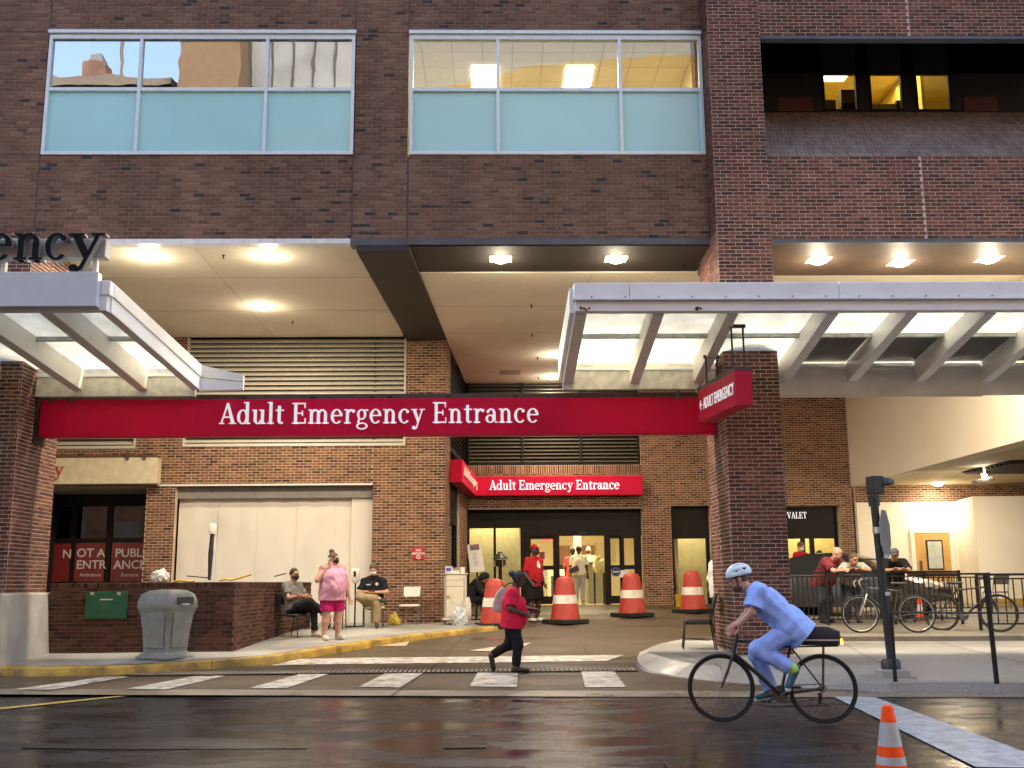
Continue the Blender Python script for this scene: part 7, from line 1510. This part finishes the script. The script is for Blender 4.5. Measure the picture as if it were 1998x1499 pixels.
# 9-11 ---- people in the lobby
p = W(1131, 1172, 32.0)
person((p.x, 32.0, FZ), (.25, 1), 'woman seen from behind in white top and grey trousers at doors', STAND, dict(elL=(.05, .26, 1.12), haL=(.1, .24, .92)), SK_D, (cloth('cream', (.66, .60, .46)), .8, .06, .02), (cloth('heather', (.34, .32, .28)), 1.96, .018), (M('shoe_mixed', (.4, .36, .3), .5), None), (HBLK, 'bun'), None, H=.98, bulk=1.02, vox=.012)
o = MB().obox((p.x-.17, 31.84, FZ+1.02), (.3, .09, .17), Matrix.Rotation(R(-22), 3, 'Y')).build('shoulder_bag', M('bag_leather', (.035, .025, .02), .5), bevel=.025, seg=2); tag(o, 'dark shoulder bag carried by the woman at the doors', 'bag')
p = W(1149, 1100, 34.6); person((p.x, 34.6, FZ), (-.3, -1), 'bald guard in grey-green uniform behind the reception desk', STAND, dict(haL=(.25, .1, 1.2), haR=(.25, -.1, 1.2)), SK_P, (cloth('camo', (.30, .31, .24)), 1.7, .1, .02), (BLK, 1.96, .015), (SHB, None), None, MSK_B, H=1.02, vox=.013)
p = W(1117, 1150, 32.9); person((p.x+.02, 32.9, FZ), (.3, 1), 'person in dull red shirt half hidden by the white lobby column', STAND, {}, SK_D, (cloth('dull_red', (.42, .07, .06)), .9, .15, .02), (cloth('grey2', (.2, .18, .16)), 1.96, .015), (WHT, None), (HBLK, 'short'), None, H=.97, vox=.013)
# 12 ---- person behind the pier
p = W(1406, 1243, 20.3); person((p.x, 20.3, zr(20.3)), (1, .2), 'person in white shirt and black trousers mostly hidden by the pier', STAND, {}, SK_M, (cloth('white', (.72, .70, .66)), 1.7, .16, .03), (BLK, 1.96, .015), (SHB, None), (HBLK, 'short'), None, vox=.012)
chp = W(1362, 1256, 18.6); chair('banquet_chair', (chp.x, 18.6, zr(18.6)), R(-97), 'empty black banquet chair left of the right brick pier', BLACKM, CHB, w=.44, d=.46, seat=.50, back=.92, cush=.085)
# 13 ---- valet attendant and companion near the booth
p = W(1563, 1100, 29.0); person((p.x, 29.0, zp(29)), (.55, -.8), 'valet attendant in red polo and white mask looking down', STAND, dict(haL=(.3, .08, 1.08), haR=(.3, -.1, 1.08), elL=(.02, .27, 1.12), elR=(.02, -.27, 1.12)), SK_P, (RED, .8, .1, .025), (BLK, 1.96, .015), (SHB, None), (HBRN, 'short'), MSK_W, H=1.0, bulk=1.1, tilt=-.5, vox=.012)
p = W(1597, 1100, 29.4)
STRP = bpy.data.materials.new('cloth_striped'); t_, n_, l_2, b_ = nodes(STRP); wv_ = n_.new('ShaderNodeTexWave'); wv_.bands_direction = 'Z'; wv_.inputs['Scale'].default_value = 5; wv_.inputs['Distortion'].default_value = 2; cr2 = n_.new('ShaderNodeValToRGB'); cr2.color_ramp.interpolation = 'CONSTANT'; cr2.color_ramp.elements[0].color = (.012, .012, .012, 1); cr2.color_ramp.elements[1].position = .72; cr2.color_ramp.elements[1].color = (.6, .56, .5, 1); tc_ = n_.new('ShaderNodeTexCoord'); l_2.new(tc_.outputs['Object'], wv_.inputs['Vector']); l_2.new(wv_.outputs['Fac'], cr2.inputs[0]); l_2.new(cr2.outputs[0], b_.inputs['Base Color']); b_.inputs['Roughness'].default_value = .85
person((p.x+.05, 29.4, zp(29.4)), (-.9, -.3), 'person in black and white striped top beside the valet attendant', STAND, {}, SK_D, (STRP, 1.7, .1, .025), (BLK, 1.96, .015), (SHB, None), (HBLK, 'short'), None, H=.86, vox=.013)
# 14-16 ---- three men leaning on the railing
LEAN = dict(hip=(-.16, 0, .90), chest=(.06, 0, 1.13), neck=(.20, 0, 1.29), head=(.31, 0, 1.42), shL=(.17, .19, 1.25), shR=(.17, -.19, 1.25), elL=(.40, .25, 1.09), elR=(.40, -.25, 1.09), haL=(.52, .02, 1.12), haR=(.54, .06, 1.11),
   hiL=(-.15, .09, .88), hiR=(-.15, -.09, .88), knL=(-.10, .11, .48), knR=(-.06, -.11, .48), anL=(-.2, .11, .085), anR=(-.12, -.11, .085), toL=(-.04, .13, .03), toR=(.04, -.13, .03))
JEAN = cloth('jeans', (.05, .06, .09)); MAR = cloth('maroon', (.20, .035, .045))
zq_ = zp(22.75)
p = W(1612, 1100, 22.75); person((p.x+.02, 22.78, zq_), (.5, -.87), 'bald man in maroon polo leaning on the railing', LEAN, dict(head=(.30, -.0, 1.47), neck=(.19, 0, 1.33), chest=(.05, 0, 1.15), shL=(.16, .2, 1.28), shR=(.16, -.2, 1.28)), SK_P, (MAR, .8, .14, .03), (JEAN, 1.96, .018), (SHB, None), None, None, bulk=1.15, belly=.03, look=(1, -.2), tilt=-.2, vox=.011, hd={'L': (.6, -.6, -.1), 'R': (.6, .7, -.1)})
p = W(1664, 1100, 22.8); person((p.x-.05, 22.8, zq_), (-.15, -1), 'man in pale grey T-shirt leaning low on the railing', LEAN, dict(head=(.36, 0, 1.33), neck=(.25, 0, 1.22), shL=(.21, .19, 1.18), shR=(.21, -.19, 1.18), chest=(.09, 0, 1.08), elL=(.42, .30, 1.09), elR=(.42, -.28, 1.09), haR=(.50, -.10, 1.12), haL=(.52, .12, 1.12)), SK_M, (cloth('pale_grey', (.42, .40, .37)), .8, .1, .025), (JEAN, 1.96, .018), (SHB, None), (HBRN, 'fade'), None, look=(.5, -.86), tilt=-.25, vox=.011)
p = W(1742, 1100, 22.8); person((p.x, 22.8, zq_), (-.2, -1), 'man in black T-shirt and grey cap leaning on the railing', LEAN, {}, SK_M, (BLK, .8, .12, .03), (cloth('olive', (.10, .08, .05)), 1.96, .018), (SHB, None), (HBRN, 'short'), None, cloth('cap_grey', (.10, .10, .11)), look=(-.55, -.83), tilt=-.25, bulk=1.1, vox=.011)
gc = W(1945, 1188, 27.5); chair('visitor_chair', (gc.x, 27.5, zp(27.5)), R(-60), 'grey-purple visitor chair in the garage behind right railing', CHF, M('seat_mauve', (.22, .20, .26), .7), bm_=CHB)
# ================================================================== BUILDINGS ACROSS THE STREET (seen mirrored in the upper windows)
def opp(name, label, mats, boxes, cat='building'):
    t = wempty(name, (sum(boxes[0][:2])/2, -12, 0)); tag(t, label, cat)
    return t
OB = M('opp_brick', (.10, .058, .05), .85, var=.35, scale=1.2); OT = M('opp_tan', (.095, .066, .046), .85, var=.15, scale=2.5); OG = M('opp_glass', (.10, .115, .14), .25, 0, var=.3, scale=.5); OC = M('opp_concrete', (.09, .08, .08), .85)
t = wempty('red_brick_block', (-20, -22, 0)); tag(t, 'brick block with chimney mirrored in the upper left window', 'building')
MB().box(-40, -18.9, -36, -22, 0, 30.4).build('wall', OB, t); MB().box(-40.3, -18.7, -36.2, -21.6, 30.402, 30.9).build('parapet', OC, t)
MB().hexa([(-25.0, -25, 30.9), (-23.3, -25, 30.9), (-23.3, -23.6, 30.9), (-25.0, -23.6, 30.9), (-24.9, -25, 33.0), (-23.5, -25, 33.0), (-23.5, -23.6, 33.0), (-24.9, -23.6, 33.0)]).build('chimney', OB, t); MB().box(-24.6, -23.8, -24.8, -23.8, 33.002, 33.5).build('chimney_cap', OG, t)
MB().tube([(-22.6, -24, 30.9), (-22.5, -24, 38)], .10, 8).build('mast', OC, t)
for x in range(-38, -18, 4):
    for z in range(4, 29, 4): MB().box(x-.9, x+.9, -22.05, -21.96, z, z+2).build('window', OG, t)
t = wempty('tan_tower', (-8, -20, 0)); tag(t, 'tan brick tower mirrored in the middle of upper left window', 'building')
MB().box(-17.9, -14.4, -34, -20, 0, 44).build('wall', OT, t)
for z in range(5, 42, 4): MB().box(-17.901, -14.399, -19.995, -19.96, z, z+.25).build('band', OC, t)
t = wempty('glass_tower', (-4, -22, 0)); tag(t, 'glazed block with dark mullions mirrored beside the tan tower', 'building')
MB().box(-14.39, -7.0, -36, -22, 26, 42).build('glazing', OG, t); MB().box(-14.39, 40, -36, -21.8, 0, 25.998).build('wall', OT, t)
for k in range(6): MB().box(-14.3+k*1.25, -14.18+k*1.25, -21.95, -21.85, 26, 42).build('mullion', BLACKM, t)
A_ = [(-6+9*math.cos(R(a)), -21+4*math.sin(R(a))*.2) for a in range(0, 181, 20)]
MB().ext([Vector((x, -21.5, 24.0)) for x in (-14.3, 14)]+[Vector((14-28.3*k/14, -21.5, 26.2+5.4*math.sin(math.pi*(1-k/14)*.5+.2)*(1-(k/14)**4))) for k in range(1, 14)], (0, 1.2, 0)).build('curved_front', M('opp_ochre', (.20, .115, .045), .8, var=.2), t)
